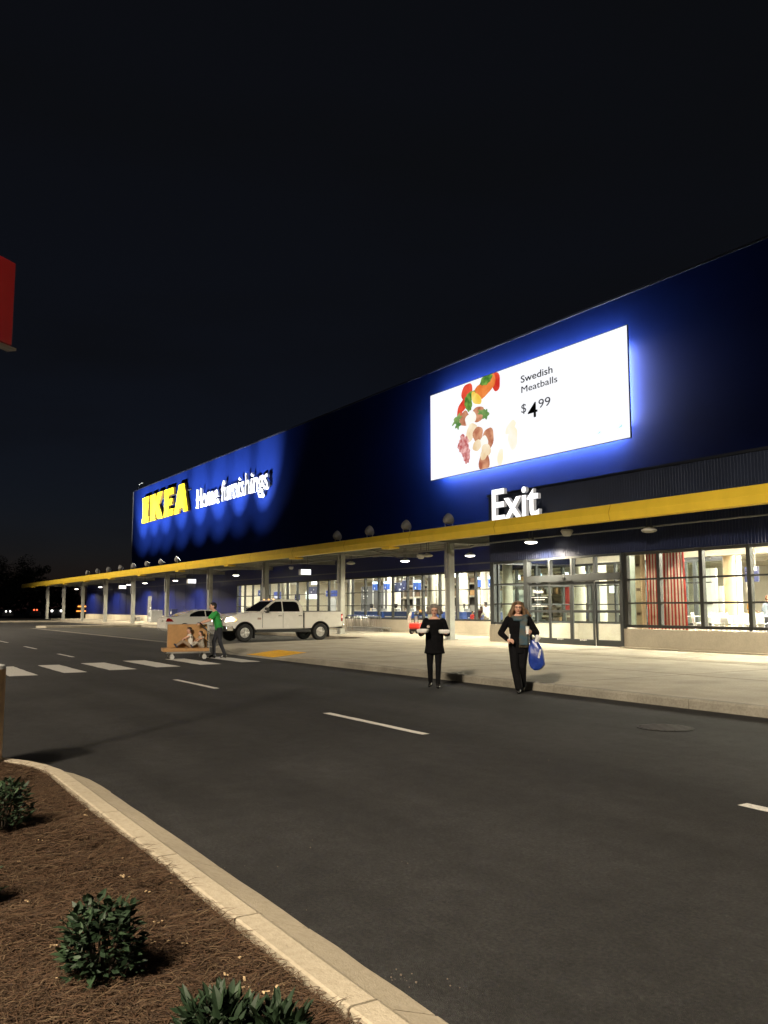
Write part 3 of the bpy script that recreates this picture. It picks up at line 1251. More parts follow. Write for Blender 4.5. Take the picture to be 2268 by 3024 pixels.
b.box(XV, -26.86, YV + 0.0, YV + 0.35, 0.1, 0.875)
b.box(XV, XV + 0.35, YV + 0.351, YL - 0.065, 0.1, 0.875)
part('extension_base', b, m_base)
b = MB()
b.box(-21.72, XE, YV + 0.0, YV + 0.35, 0.1, 0.83)
part('extension_base', b, m_base)
b = MB()
b.box(-21.70, XE, YV - 0.28, YV - 0.003, 0.1, 0.195)
part('plinth_step', b, m_base)


def glazing(xs, zs, y, wm, wt, mat, glass, name='window_bay'):
    for xa, xb in zip(xs[:-1], xs[1:]):
        b = MB()
        b.box(xa - wm, xa + wm, y - 0.03, y + 0.13, zs[0] - wt, zs[-1] + wt)
        if xb == xs[-1]:
            b.box(xb - wm, xb + wm, y - 0.03, y + 0.13, zs[0] - wt, zs[-1] + wt)
        for z in zs:
            t = wt if z in (zs[0], zs[-1]) else 0.03
            b.box(xa + wm + 0.001, xb - wm - 0.001, y - 0.012, y + 0.11, z - t, z + t)
        o = part(name, b, mat)
        for k in range(len(zs) - 1):
            g = MB()
            g.box(xa + wm + 0.002, xb - wm - 0.002, y + 0.05, y + 0.057, zs[k] + (wt if k == 0 else 0.03) + 0.002, zs[k + 1] - (wt if k == len(zs) - 2 else 0.03) - 0.002)
            part('pane', g, glass, o)


VZ = (0.93, 1.74, 2.58, 3.50)
glazing([-29.15, -26.98], VZ, YV + 0.06, 0.12, 0.05, m_doorframe, m_doorglass)
RX = [-21.6, XY(1951, 23.9), XY(2078, 23.9), XY(2220, 23.9)]
RX += [RX[-1] + 1.75 * k for k in range(1, 14)]
glazing(RX, VZ, YV + 0.06, 0.07, 0.05, m_frame, m_glass)
# left return glazing of the extension
b = MB()
for yy in (YV + 0.4, 26.4, YL - 0.2):
    b.box(XV + 0.06, XV + 0.2, yy - 0.05, yy + 0.05, 0.88, 3.555)
for z in (0.93, 1.74, 2.58, 3.50):
    b.box(XV + 0.08, XV + 0.18, YV + 0.451, YL - 0.26, z - 0.03, z + 0.03)
rt = part('return_window', b, m_doorframe)
for (ya, yb) in ((YV + 0.46, 26.34), (26.46, YL - 0.27)):
    for z0, z1 in ((0.97, 1.70), (1.78, 2.54), (2.62, 3.46)):
        g = MB()
        g.box(XV + 0.12, XV + 0.127, ya, yb, z0, z1)
        part('pane', g, m_doorglass, rt)

# entrance unit: transom lights, header, four door leaves
DX = [-26.78, -25.53, -24.30, -23.10, -21.82]
b = MB()
b.box(-26.86, -26.79, YV - 0.03, YV + 0.2, 0.151, 3.555)
b.box(-21.81, -21.72, YV - 0.03, YV + 0.2, 0.151, 3.555)
b.box(-26.788, -21.812, YV - 0.05, YV + 0.2, 2.60, 2.86)      # header
b.box(-26.788, -21.812, YV - 0.01, YV + 0.16, 3.48, 3.55)
for xa in DX[1:-1]:
    b.box(xa - 0.05, xa + 0.05, YV - 0.01, YV + 0.16, 2.862, 3.478)
part('entrance_frame', b, m_doorframe, bevel=0.006)
b = MB()
b.box(-25.5, -23.0, YV - 0.075, YV - 0.052, 2.555, 2.60)
b.box(-24.9, -24.2, YV - 0.10, YV - 0.0505, 2.585, 2.63)
part('door_track', b, m_black)
b = MB()
b.box(-24.72, -24.58, YV - 0.10, YV - 0.051, 2.66, 2.77)
b.box(-24.69, -24.61, YV - 0.09, YV - 0.052, 2.62, 2.66)
part('door_sensor', b, m_black, bevel=0.02)
for k in range(4):
    g = MB()
    g.box(DX[k] + 0.06, DX[k + 1] - 0.06, YV + 0.06, YV + 0.067, 2.866, 3.474)
    part('pane', g, m_doorglass)
for k in range(4):
    xa, xb = DX[k] + 0.003, DX[k + 1] - 0.003
    yy = YV + (0.02 if k in (0, 3) else -0.035)
    b = MB()
    b.box(xa, xa + 0.085, yy, yy + 0.05, 0.17, 2.55)
    b.box(xb - 0.085, xb, yy, yy + 0.05, 0.17, 2.55)
    b.box(xa + 0.086, xb - 0.086, yy, yy + 0.05, 0.17, 0.40)
    b.box(xa + 0.086, xb - 0.086, yy, yy + 0.05, 2.44, 2.55)
    b.box(xa + 0.086, xb - 0.086, yy + 0.002, yy + 0.048, 1.39, 1.49)
    d = part('sliding_door', b, m_doorframe, bevel=0.004)
    for z0, z1 in ((0.402, 1.388), (1.492, 2.438)):
        g = MB()
        g.box(xa + 0.088, xb - 0.088, yy + 0.022, yy + 0.028, z0, z1)
        part('pane', g, m_doorglass, d)
    if k in (1, 2):
        s_ = MB()
        for q in range(4):
            s_.box(xa + 0.42 + q * 0.09, xa + 0.49 + q * 0.09, yy - 0.004, yy - 0.001, 0.345 + 0.012 * (q % 2), 0.385)
        part('door_sticker', s_, m_white, d)
    if k == 0:
        letters('Welcome', xa + 0.26, xa + 0.86, 2.17, 2.30, yy + 0.012, 0.004, m_white, d, 'glass_lettering', bold=0.012, split=False)
        s_ = MB()
        for z_, x0_, x1_ in ((1.98, 0.16, 1.08), (1.89, 0.34, 0.92), (1.70, 0.42, 0.66), (1.63, 0.18, 1.06)):
            xx = x0_
            while xx < x1_:
                w_ = random.uniform(0.03, 0.11)
                s_.box(xa + xx, xa + min(xx + w_, x1_), yy + 0.010, yy + 0.013, z_, z_ + 0.028)
                xx += w_ + 0.025
        part('glass_lettering', s_, m_white, d)

# ---- interior shell
b = MB()
b.box(XV + 0.001, XE, YL + 0.002, YL + 0.4, WZ[3] + 0.05, ZC - 0.004)
part('lobby_bulkhead', b, m_cream)
b = MB()
b.box(-90.0, XE, YL + 0.31, 56, 0.05, 0.148)
b.box(XV + 0.36, XE, YV + 0.36, YL - 0.07, 0.151, 0.158)
part('interior_floor', b, m_ifloor)
b = MB()
b.box(-90.0, XE, YL + 0.41, 56, ZC, ZC + 0.1)
b.box(XV + 0.27, XE, YV + 0.31, YL - 0.06, 3.92, 4.0)
part('interior_ceiling', b, m_ceil)
b = MB()
b.box(-90.3, XE, 55.9, 56.2, 0.1, ZC - 0.003)
b.box(-90.3, -90.0, YL + 0.41, 55.89, 0.1, ZC - 0.003)
part('interior_wall', b, m_cream)
b = MB()
b.box(-21.0, XE, 39.0, 39.2, 0.46, ZC - 0.003)
b.box(XE - 0.2, XE - 0.05, YV + 0.4, 38.99, 0.46, ZC - 0.7)
part('restaurant_wall', b, M('warm_cream', (0.74, 0.62, 0.42), 0.8, var=0.04, vscale=1))
b = MB()
b.box(-21.4, XE - 0.3, YV + 0.45, 38.98, 0.16, 0.45)
part('raised_floor', b, M('pale_floor', (0.5, 0.46, 0.38), 0.5, var=0.08, vscale=2))
e_panel = emat('ceiling_light_on', (1.0, 0.94, 0.82), 120.0)
e_back = emat('rear_light_on', (1.0, 0.93, 0.79), 40.0)
e_panelv = emat('lobby_light_on', (1.0, 0.93, 0.8), 190.0)
e_panel2 = emat('restaurant_light_on', (1.0, 0.91, 0.74), 380.0)
for yy in (31.2, 34.6, 38.0, 43.5, 49.0):
    for xx in np.arange(-87, -8, 5.0):
        b = MB()
        b.box(xx, xx + 2.6, yy, yy + 0.32, ZC - 0.05, ZC - 0.004)
        part('ceiling_light', b, (e_back if yy > 40 else e_panel) if xx < -22 else e_panel2)
for xx, ww in ((-28.3, 1.4), (-25.6, 1.4), (-22.9, 1.0), (-20.4, 1.8), (-17.4, 1.8), (-14.4, 1.8), (-11.4, 1.8)):
    b = MB()
    b.box(xx, xx + ww, 26.0, 26.3, 3.87, 3.916)
    part('ceiling_light', b, e_panelv if xx < -22 else e_panel2)
# ceiling services: dark ducts and beams
b = MB()
for yy in (33.0, 36.4, 41.5, 46.5):
    b.box(-89.9, XE - 0.3, yy, yy + 0.16, ZC - 0.22, ZC - 0.06)
part('ceiling_beam', b, M('ceiling_beam', (0.42, 0.38, 0.30), 0.7))
for (px_, Y_, r_) in ((1033, 30.2, 0.2), (838, 31.4, 0.22), (850, 31.4, 0.16), (1275, 30.2, 0.24), (1303, 33, 0.3), (1369, 36, 0.3), (1157, 36, 0.35), (1500, 26.0, 0.24), (1712, 31.0, 0.3), (1775, 33, 0.32), (1432, 40, 0.3)):
    b = MB()
    xx = XY(px_, Y_)
    b.cyl((xx, Y_, 0.149), (xx, Y_, ZC - 0.005 if Y_ > 28.8 else 3.919), r_, n=20)
    part('interior_column', b, M('column_cream', (0.6, 0.56, 0.46), 0.6, var=0.05))

# ================================================================== canopy
XC0, XC1 = -134.2, XE
canopy = thing('entrance_canopy', 'long flat steel canopy with bright yellow edge along the store front', 'canopy', (-60, 22, 0))


def cpart(name, mb, mat, parent=None, **kw):
    return mb.build(name, mat, parent if parent is not None else canopy, world=True, **kw)


b = MB()
b.prism([(22.10, 4.50), (21.93, 4.52), (21.86, 4.78), (21.98, 5.07), (22.06, 5.09), (22.22, 5.09), (22.22, 4.6)], 'x', XC0, XC1)
fas = cpart('fascia', b, m_yellow)
m_yeljoint = M('yellow_joint', (0.60, 0.36, 0.02), 0.5)
x = XC1 - 4.0                                              # joint covers of the fascia sheets
while x > XC0:
    b = MB()
    b.prism([(21.928, 4.525), (21.853, 4.78), (21.974, 5.075), (21.986, 5.07), (21.868, 4.78), (21.94, 4.53)], 'x', x, x + 0.035)
    cpart('joint_cover', b, m_yeljoint, fas)
    x -= 6.1
b = MB()
b.box(XC0 + 0.05, XV - 0.08, 22.23, YL - 0.02, 4.95, 5.04)
b.box(XV - 0.079, XC1, 22.23, YV - 0.06, 4.95, 5.04)
cpart('roof_deck', b, m_deck)
b = MB()                                                   # underside ribs of the deck
yy = 22.4
while yy < 28.6:
    b.box(XC0 + 0.1, XV - 0.1 if yy > 23.6 else XC1, yy, yy + 0.07, 4.915, 4.949)
    yy += 0.22
cpart('deck_ribs', b, m_deck)
tag(canopy.children[-1], kind='stuff')
COLX = [-31.86 - 10.19 * k for k in range(10)]
for cxx in COLX:
    b = MB()
    b.box(cxx - 0.14, cxx + 0.14, 23.46, 23.74, ZP, 4.55)
    co_ = cpart('column', b, m_steel, bevel=0.012)
    b = MB()
    b.box(cxx - 0.19, cxx - 0.142, 23.43, 23.77, ZP, 2.95)
    cpart('column_guard', b, m_lgrey, co_, bevel=0.005)
    b = MB()
    b.box(cxx - 0.24, cxx + 0.24, 23.36, 23.84, ZP, ZP + 0.03)
    cpart('base_plate', b, m_steel, co_)
    b = MB()                                               # drain pipe
    b.box(cxx - 0.10, cxx + 0.06, 23.33, 23.455, 2.95, 4.60)
    cpart('drain_pipe', b, m_mgrey, co_, bevel=0.015)
    b = MB()                                               # cross beam, I-section
    b.box(cxx - 0.11, cxx + 0.11, 22.24, YL - 0.03, 4.552, 4.575)
    b.box(cxx - 0.012, cxx + 0.012, 22.24, YL - 0.03, 4.576, 4.80)
    b.box(cxx - 0.11, cxx + 0.11, 22.24, YL - 0.03, 4.801, 4.822)
    cpart('cross_beam', b, m_steel)
    b = MB()
    b.prism([(21.95, 4.40), (22.5, 4.40), (22.5, 4.497), (21.95, 4.497)], 'x', cxx - 3.35, cxx - 2.6)
    cpart('yellow_bracket', b, m_yellow, bevel=0.01)
for yy in (22.9, 24.5, 25.6, 26.7, 27.8):
    b = MB()
    xr = XC1 if yy < 23.6 else XV - 0.06
    b.box(XC0 + 0.1, xr, yy, yy + 0.09, 4.824, 4.912)
    cpart('purlin', b, m_steel)
b = MB()
b.box(XC0 + 0.1, XC1, 22.30, 22.38, 4.55, 4.82)
cpart('edge_beam', b, m_steel)
b = MB()
b.tube([(-58, 25.2, 4.50), (XV - 0.4, 25.2, 4.50)], 0.04)
b.tube([(XV - 0.3, 23.45, 4.36), (XE, 23.45, 4.36)], 0.028)
b.tube([(XV - 0.3, 23.45, 4.36), (XV - 2.0, 24.4, 4.36), (-40, 24.4, 4.36)], 0.03)
cpart('conduit', b, m_mgrey)
for k, xx in enumerate((-30.6, -41.0)):
    b = MB()
    b.tube([(xx - 0.9, 24.5, 4.45), (xx + 0.5, 27.5, 4.8)], 0.022)
    b.tube([(xx + 0.5, 24.5, 4.8), (xx - 0.9, 27.5, 4.45)], 0.022)
    cpart('sway_brace', b, m_dgrey)

# ---- round lamps under the canopy
e_lamp = emat('lamp_on', (1.0, 0.93, 0.82), 9.0)
e_off = M('lamp_glass_off', (0.35, 0.35, 0.30), 0.3)


def lamp(x, y, z, lit, label, watts=300):
    t = thing('canopy_lamp', label, 'lamp', (x, y, z), group='round lamps under the canopy')
    b = MB()
    b.lathe([(0.03, 0.12), (0.10, 0.11), (0.24, 0.04), (0.265, 0.005), (0.262, -0.01), (0.25, -0.012)], n=28)
    b.build('shade', m_lgrey, t)
    b = MB()
    b.lathe([(0.248, -0.014), (0.22, -0.045), (0.12, -0.07), (0.01, -0.078)], n=28)
    b.build('diffuser', e_lamp if lit else e_off, t)
    b = MB()
    b.tube([(-0.09, 0, 0.1), (-0.09, 0, 4.9 - z)], 0.014)
    b.tube([(0.09, 0, 0.1), (0.09, 0, 4.9 - z)], 0.014)
    b.box(-0.12, 0.12, -0.05, 0.05, 0.10, 0.16)
    b.build('hanger', m_dgrey, t)
    if lit:
        spot('lamp_light', (x, y, z - 0.12), (x, y, z - 2), watts, 165, 0.35, (1.0, 0.87, 0.62), 0.2, t)
    return t


lamps_ = []
for px_, py_, Y_, lit in ((1568, 1600, 22.95, 1), (1388, 1640, 26.2, 1), (1196, 1656, 26.2, 1), (697, 1697, 26.2, 1), (518, 1718, 26.4, 1), (428, 1723, 26.4, 1), (380, 1727, 26.6, 1), (296, 1734, 26.6, 1), (226, 1740, 26.6, 1),
                          (1263, 1632, 24.6, 0), (1036, 1668, 25.0, 0), (1917, 1570, 22.95, 0)):
    p = WY(px_, py_, Y_)
    lamps_.append((p, lit))
desc = {0: 'brightly lit round lamp hanging nearest above the glass doors', 1: 'brightly lit round lamp just right of the nearest canopy column',
        2: 'brightly lit round lamp between the two nearest canopy columns', 3: 'lit round canopy lamp above the white pickup truck',
        4: 'lit round canopy lamp above the white sedan', 5: 'lit round lamp left of the sedan, beside a hanging light box',
        6: 'small lit round lamp far along the canopy by the grey pillar', 7: 'second farthest lit round lamp under the canopy', 8: 'farthest lit round lamp near the canopy end',
        9: 'unlit round lamp left of the nearest canopy column', 10: 'unlit round lamp above the row of flat carts', 11: 'unlit round lamp at far right under the yellow edge'}
for k, (p, lit) in enumerate(lamps_):
    lamp(p.x, p.y, 4.17, lit, desc[k], 1850 if k != 0 else 2300)
# more of the same row, to the right of the frame, keep the walk lit
for k_, xx in enumerate((-14.5, -6.5, 2.0)):
    lamp(xx, 22.95, 4.17, 1, 'lit round lamp under the canopy beyond the right end of the photo, %s one' % ORD[k_], 1100)

# ---- hanging light boxes
e_box = emat('light_box_on', (0.93, 0.96, 1.0), 1.6)
for k, (px_, py_, lab) in enumerate(((900, 1690, 'white lit box sign hanging above the pickup truck bed'), (565, 1717, 'white lit box sign hanging above the sedan'), (361, 1734, 'small white lit box sign hanging far along the canopy'))):
    p = WY(px_, py_, 24.2)
    t = thing('light_box_sign', lab, 'light box', (p.x, p.y, p.z - 0.17), group='lit box signs under the canopy')
    b = MB()
    b.box(-0.16, 0.16, -0.36, 0.36, 0.0, 0.36)
    b.build('case', m_lgrey, t, bevel=0.02)
    b = MB()
    b.box(0.161, 0.172, -0.34, 0.34, 0.02, 0.34)
    b.build('lit_face', e_box, t, bevel=0.004)
    b = MB()
    for yy in (-0.2, 0.2):
        b.tube([(0, yy, 0.36), (0, yy, 4.9 - p.z + 0.17)], 0.012)
    b.build('hanger', m_dgrey, t)

# ---- speakers and detectors on the canopy underside
for k, (px_, py_, Y_, lab) in enumerate(((1674, 1573, 22.9, 'white angular speaker under the canopy right of the door lamp'), (1243, 1643, 25.5, 'white angular speaker under the canopy left of the nearest column'),
                                         (1147, 1620, 24.3, 'small grey detector under the canopy above the cart row'), (860, 1677, 25.2, 'round white speaker under the canopy above the truck cab'))):
    p = WY(px_, py_, Y_)
    t = thing('canopy_speaker', lab, 'speaker', (p.x, p.y, p.z), group='fittings under the canopy')
    s_ = (1.0, 1.0, 0.5, 0.8)[k]
    b = MB()
    b.lathe([(0.20 * s_, 0.12 * s_), (0.24 * s_, 0.05 * s_), (0.13 * s_, -0.13 * s_), (0.02, -0.135 * s_)], n=8)
    b.build('case', m_lgrey, t, bevel=0.01)
    b = MB()
    b.tube([(0, 0, 0.1 * s_), (0, 0, 4.9 - p.z)], 0.018)
    b.build('bracket', m_dgrey, t)

# ---- floodlights standing on the canopy
e_flood = emat('flood_lens_on', (1.0, 0.98, 0.93), 12.0)


def flood(x, y, aim, lit, label, watts=0.0, size=30, s=1.0, spill=0.2):
    t = thing('floodlight', label, 'floodlight', (x, y, 5.092), group='floodlights standing on the canopy edge')
    d = (Vector(aim) - Vector((x, y, 5.42))).normalized()
    q = d.to_track_quat('Z', 'Y').to_matrix()
    b = MB()
    b.lathe([(0.03 * s, -0.26 * s), (0.12 * s, -0.24 * s), (0.21 * s, -0.12 * s), (0.25 * s, 0.02 * s), (0.26 * s, 0.08 * s), (0.24 * s, 0.09 * s)], (0, 0, 0.36), 20, q)
    b.build('housing', m_mgrey, t)
    b = MB()
    b.lathe([(0.238 * s, 0.092 * s), (0.12 * s, 0.11 * s), (0.01, 0.115 * s)], (0, 0, 0.36), 20, q)
    b.build('lens', e_flood if lit else e_off, t)
    b = MB()
    r = (q @ Vector((1, 0, 0)))
    r = Vector((0.6, 0.8, 0)).normalized() if abs(r.z) > 0.5 else Vector((r.x, r.y, 0)).normalized()
    for sg in (-1, 1):
        e = r * (0.27 * s * sg)
        b.tube([(e.x, e.y, 0.36), (e.x, e.y, 0.0)], 0.022)
    b.box(-0.2 * s, 0.2 * s, -0.05, 0.05, -0.002, 0.03)
    b.build('yoke', m_mgrey, t)
    if lit:
        p0 = Vector((x, y, 5.452)) + d * (0.2 * s)
        spot('flood_beam', p0, aim, watts, size, 1.0, (0.96, 0.97, 1.0), 0.05, t)
        spot('flood_spill', p0, (aim[0], aim[1], aim[2] - 0.2), watts * spill, 66, 1.0, (0.96, 0.97, 1.0), 0.05, t)
    return t


FA = [-99.0, -95.0, -91.0, -85.8, -80.2, -75.0, -70.0, -64.6]
FX = [-96.1, -91.7, -87.4, -83.0, -78.7, -74.5, -70.6, -66.5]
for k, xx in enumerate(FX):
    flood(xx, 22.35, (FA[k], YU, 12.9), True, 'lit grey floodlight under the big yellow sign, %s from the canopy end' % ORD[k], 30000, 37, 1.0, 0.20 if k < 6 else 0.10)
for k, xx in enumerate((-40.3, -36.95, -33.6, -30.25)):
    flood(xx, 22.35, (xx, YU, 8.5), False, 'unlit grey floodlight on the canopy left of the exit sign, %s from left' % ORD[k])

# ================================================================== signs
m_sigyel = M('sign_yellow', (0.85, 0.62, 0.02), 0.45, var=0.03, vscale=2)
m_sigshade = M('sign_yellow_shaded', (0.10, 0.055, 0.004), 0.6)  # sign yellow darkened: shade on the letter sides is put into the colour
m_sigwhite = M('sign_white', (0.85, 0.85, 0.85), 0.4, var=0.02)
YS = 28.62
sg = thing('yellow_letter_sign', 'huge yellow block letter sign IKEA on the far blue wall', 'sign', (-91, YS, 11))


def ikea_letter(polys, x0, w, holes=None):
    """polys in unit box, joined front + sides"""
    mb = MB()
    for poly in polys:
        pts = [(x0 + p[0] * w, 11.25 + p[1] * 2.95) for p in poly]
        mb.prism(pts, 'y', YS, YS + 0.24)
    o = mb.build('letter', [m_sigyel, m_sigshade], sg, world=True, smooth=False)
    me = o.data
    me.polygons.foreach_set('material_index', [0 if p.normal.y < -0.7 else 1 for p in me.polygons])
    return o


xL, xR = WY(419, 1520, YS).x, WY(556, 1480, YS).x
tw = xR - xL
# I, K, E, A in the logo's heavy slab proportions
ikea_letter([[(0, 0), (1, 0), (1, .18), (.9, .22), (.9, .78), (1, .82), (1, 1), (0, 1), (0, .82), (.1, .78), (.1, .22), (0, .18)]], xL, tw * 0.165)
ikea_letter([[(0, 0), (.44, 0), (.44, .36), (.66, 0), (1.08, 0), (.72, .56), (1.0, 1), (.60, 1), (.44, .70), (.44, 1), (0, 1)]], xL + tw * 0.20, tw * 0.27)
ikea_letter([[(0, 0), (1, 0), (1, .24), (.5, .24), (.5, .39), (.86, .39), (.86, .61), (.5, .61), (.5, .76), (.97, .76), (.97, 1), (0, 1)]], xL + tw * 0.512, tw * 0.195)
ikea_letter([[(0, 0), (.32, 0), (.38, .18), (.62, .18), (.68, 0), (1, 0), (.70, 1), (.30, 1)]], xL + tw * 0.725, tw * 0.275)
b = MB()
b.box(xL + 0.4, xR - 0.2, YS + 0.242, YU - 0.01, 11.6, 11.68)
b.box(xL + 0.4, xR - 0.2, YS + 0.242, YU - 0.01, 13.4, 13.48)
b.build('mounting_rail', m_dgrey, sg, world=True)

hf = thing('white_letter_sign', 'white raised lettering Home furnishings beside the yellow letters', 'sign', (-72, YS, 11))
letters('Home furnishings', WY(579, 1490, YS).x, WY(790, 1430, YS).x, 11.25, 13.1, YS, 0.20, m_sigwhite, hf, bold=0.004)
b = MB()
b.box(XY(590, YS), XY(785, YS), YS + 0.21, YU - 0.01, 11.5, 11.56)
b.build('mounting_rail', m_dgrey, hf, world=True)

ex = thing('exit_sign', 'white glowing letters Exit standing on the yellow canopy edge', 'sign', (-25.8, 22.6, 5.1))
e_exit = emat('exit_face_on', (1.0, 1.0, 1.0), 1.5)
m_exside = M('exit_side', (0.75, 0.76, 0.78), 0.5, emit=(0.9, 0.92, 1.0), estr=0.16)
letters('Exit', -27.46, -24.62, 5.14, 6.42, 22.5, 0.15, [e_exit, m_exside], ex, bold=0.016)
b = MB()
b.box(-27.4, -24.7, 22.55, 22.62, 5.095, 5.139)
b.build('mounting_rail', m_lgrey, ex, world=True)

# ---- big video screen
SX0, SX1, SZ0, SZ1 = -40.35, -25.37, 8.945, 13.97
YB = 28.55
scr = thing('video_screen', 'huge white video screen advertising Swedish Meatballs 4.99 on the blue wall', 'screen', (-33, YB, SZ0))
b = MB()
b.box(SX0 - 0.025, SX1 + 0.025, YB + 0.012, YB + 0.09, SZ0 - 0.025, SZ1 + 0.04)
b.build('cabinet', m_black, scr, world=True, bevel=0.01)
b = MB()
b.box(SX0 + 1.0, SX1 - 1.0, YB + 0.091, YU - 0.005, SZ0 + 1.2, SZ1 - 1.2)
b.build('wall_mount', m_black, scr, world=True)


def screen_mat():
    m = M('screen_white', (0.02, 0.02, 0.02), 0.5, emit=(0.95, 0.96, 1.0), estr=1.06)
    return m


b = MB()
b.box(SX0, SX1, YB, YB + 0.011, SZ0, SZ1)
pic = b.build('screen_face', screen_mat(), scr, world=True)
# backlight: lamp strips on the rear of the cabinet wash the wall in a halo
e_strip = emat('backlight_strip', (0.93, 0.95, 1.0), 185.0)
e_strip2 = emat('backlight_strip_top', (0.93, 0.95, 1.0), 120.0)
for nm, x0, x1, z0, z1, mt in (('backlight', SX0 + 0.55, SX0 + 0.60, SZ0 + 0.75, SZ1 - 0.8, e_strip), ('backlight', SX1 - 0.60, SX1 - 0.55, SZ0 + 0.75, SZ1 - 0.8, e_strip),
                               ('backlight', SX0 + 0.65, SX1 - 0.65, SZ0 + 0.45, SZ0 + 0.50, e_strip), ('backlight', SX0 + 0.65, SX1 - 0.65, SZ1 - 0.50, SZ1 - 0.45, e_strip2)):
    b = MB()
    b.box(x0, x1, YB + 0.095, YU - 0.03, z0, z1)
    b.build(nm, mt, scr, world=True)


def ss(u, v):
    return SX0 + u * (SX1 - SX0), SZ0 + v * (SZ1 - SZ0)


def food_mat(name, c1, c2, scale, k=1.0):
    m = bpy.data.materials.new(name)
    m.use_nodes = True
    t = m.node_tree
    bs = t.nodes['Principled BSDF']
    bs.inputs['Base Color'].default_value = (0.02, 0.02, 0.02, 1)
    tc = t.nodes.new('ShaderNodeTexCoord')
    n = t.nodes.new('ShaderNodeTexNoise')
    n.inputs['Scale'].default_value = scale
    n.inputs['Detail'].default_value = 4
    r = t.nodes.new('ShaderNodeValToRGB')
    r.color_ramp.elements[0].position = 0.35
    r.color_ramp.elements[0].color = (*c1, 1)
    r.color_ramp.elements[1].position = 0.65
    r.color_ramp.elements[1].color = (*c2, 1)
    t.links.new(tc.outputs['Object'], n.inputs['Vector'])
    t.links.new(n.outputs['Fac'], r.inputs['Fac'])
    t.links.new(r.outputs['Color'], bs.inputs['Emission Color'])
    bs.inputs['Emission Strength'].default_value = k
    return m


fm = dict(meat=food_mat('pic_meatball', (0.42, 0.13, 0.07), (0.75, 0.38, 0.22), 2.2), pale=food_mat('pic_potato', (0.85, 0.62, 0.36), (1.0, 0.88, 0.65), 1.5),
          red=food_mat('pic_red', (0.62, 0.03, 0.02), (0.85, 0.10, 0.05), 1.5), orange=food_mat('pic_orange', (0.75, 0.16, 0.03), (0.95, 0.32, 0.08), 1.5),
          green=food_mat('pic_green', (0.05, 0.16, 0.03), (0.22, 0.42, 0.07), 3.5), yellow=food_mat('pic_yellow', (0.9, 0.55, 0.05), (1.0, 0.80, 0.22), 1.5),
          leaf=food_mat('pic_leaf', (0.08, 0.22, 0.06), (0.30, 0.45, 0.14), 2.0), lingon=food_mat('pic_lingon', (0.50, 0.10, 0.10), (0.92, 0.55, 0.52), 5.0),
          sauce=food_mat('pic_sauce', (1.0, 0.97, 0.86), (1.0, 1.0, 0.95), 1.0), fade=food_mat('pic_faded', (1.0, 0.90, 0.62), (1.0, 0.97, 0.85), 1.0), teal=food_mat('pic_teal', (0.45, 0.85, 0.85), (0.55, 0.9, 0.9), 1.0))
# pieces of the food picture: (kind, u, v, half width, half height, tilt) in screen units
food = [('red', .19, .905, .030, .105, -.5), ('red', .175, .80, .03, .055, .9), ('orange', .27, .875, .052, .085, .2), ('red', .335, .925, .022, .11, .25), ('orange', .315, .955, .02, .085, .1), ('red', .155, .745, .032, .05, 1.0),
        ('green', .29, .985, .032, .06, .3), ('green', .197, .79, .020, .10, .15), ('green', .205, .86, .03, .04, .3), ('yellow', .24, .80, .028, .055, -.5), ('yellow', .225, .84, .012, .06, .2),
        ('meat', .175, .625, .026, .085, 0), ('meat', .245, .63, .034, .085, 0), ('sauce', .195, .595, .016, .06, .2), ('sauce', .218, .615, .02, .06, -.4), ('leaf', .135, .64, .026, .04, .5), ('leaf', .14, .58, .014, .05, -.3), ('leaf', .285, .60, .016, .05, .4), ('leaf', .27, .635, .024, .03, -.2),
        ('pale', .215, .49, .03, .085, .3), ('meat', .245, .44, .026, .085, 0), ('pale', .20, .44, .02, .06, .5), ('meat', .295, .36, .030, .12, -.25), ('sauce', .275, .33, .022, .075, -.1), ('pale', .24, .32, .022, .06, .3), ('pale', .285, .235, .024, .08, .3),
        ('lingon', .17, .36, .030, .10, .1), ('lingon', .185, .25, .02, .10, .1), ('lingon', .165, .455, .012, .035, 0), ('meat', .275, .115, .028, .10, 0), ('pale', .275, .20, .02, .05, .4), ('fade', .405, .42, .028, .05, .6), ('fade', .415, .30, .022, .12, 0), ('fade', .355, .135, .014, .09, -.2)]
for q, (kd, u_, v_, hw, hh, tl) in enumerate(food):
    u_, hw, v_ = 1.13 * u_ + 0.02, hw * 1.12, v_ - (0.05 if v_ < 0.5 else 0.02)
    mb = MB()
    pts = []
    n = 22
    ph = random.uniform(0, 6)
    for i in range(n):
        a = 2 * math.pi * i / n
        wob = 1 + 0.05 * math.sin(3 * a + ph) + 0.04 * math.sin(5 * a + 2 * ph) + (0.10 * math.sin(9 * a + ph) if kd in ('green', 'lingon') else 0) + (0.28 * math.sin(5 * a + ph) if kd == 'leaf' else 0)
        ex_, ez_ = hw * (SX1 - SX0) * math.cos(a) * wob, hh * (SZ1 - SZ0) * math.sin(a) * wob
        X_, Z_ = ss(u_, v_)
        xx = X_ + ex_ * math.cos(tl) - ez_ * math.sin(tl)
        zz = Z_ + ex_ * math.sin(tl) + ez_ * math.cos(tl)
        pts.append((xx, min(max(zz, SZ0 + 0.004), SZ1 - 0.004)))
    d_ = 0.0012 * (q + 1)
    mb.add([(p[0], YB - 0.002 - d_, p[1]) for p in pts], [tuple(range(n))])
    o = mb.build('food_picture', fm[kd], pic, smooth=False)
    o.location = -(scr.location + pic.location)
m_print = M('screen_print_black', (0.012, 0.012, 0.014), 0.6)
m_print2 = M('screen_print_grey', (0.03, 0.03, 0.035), 0.6, emit=(0.05, 0.05, 0.055), estr=1.0)
yy = YB - 0.014
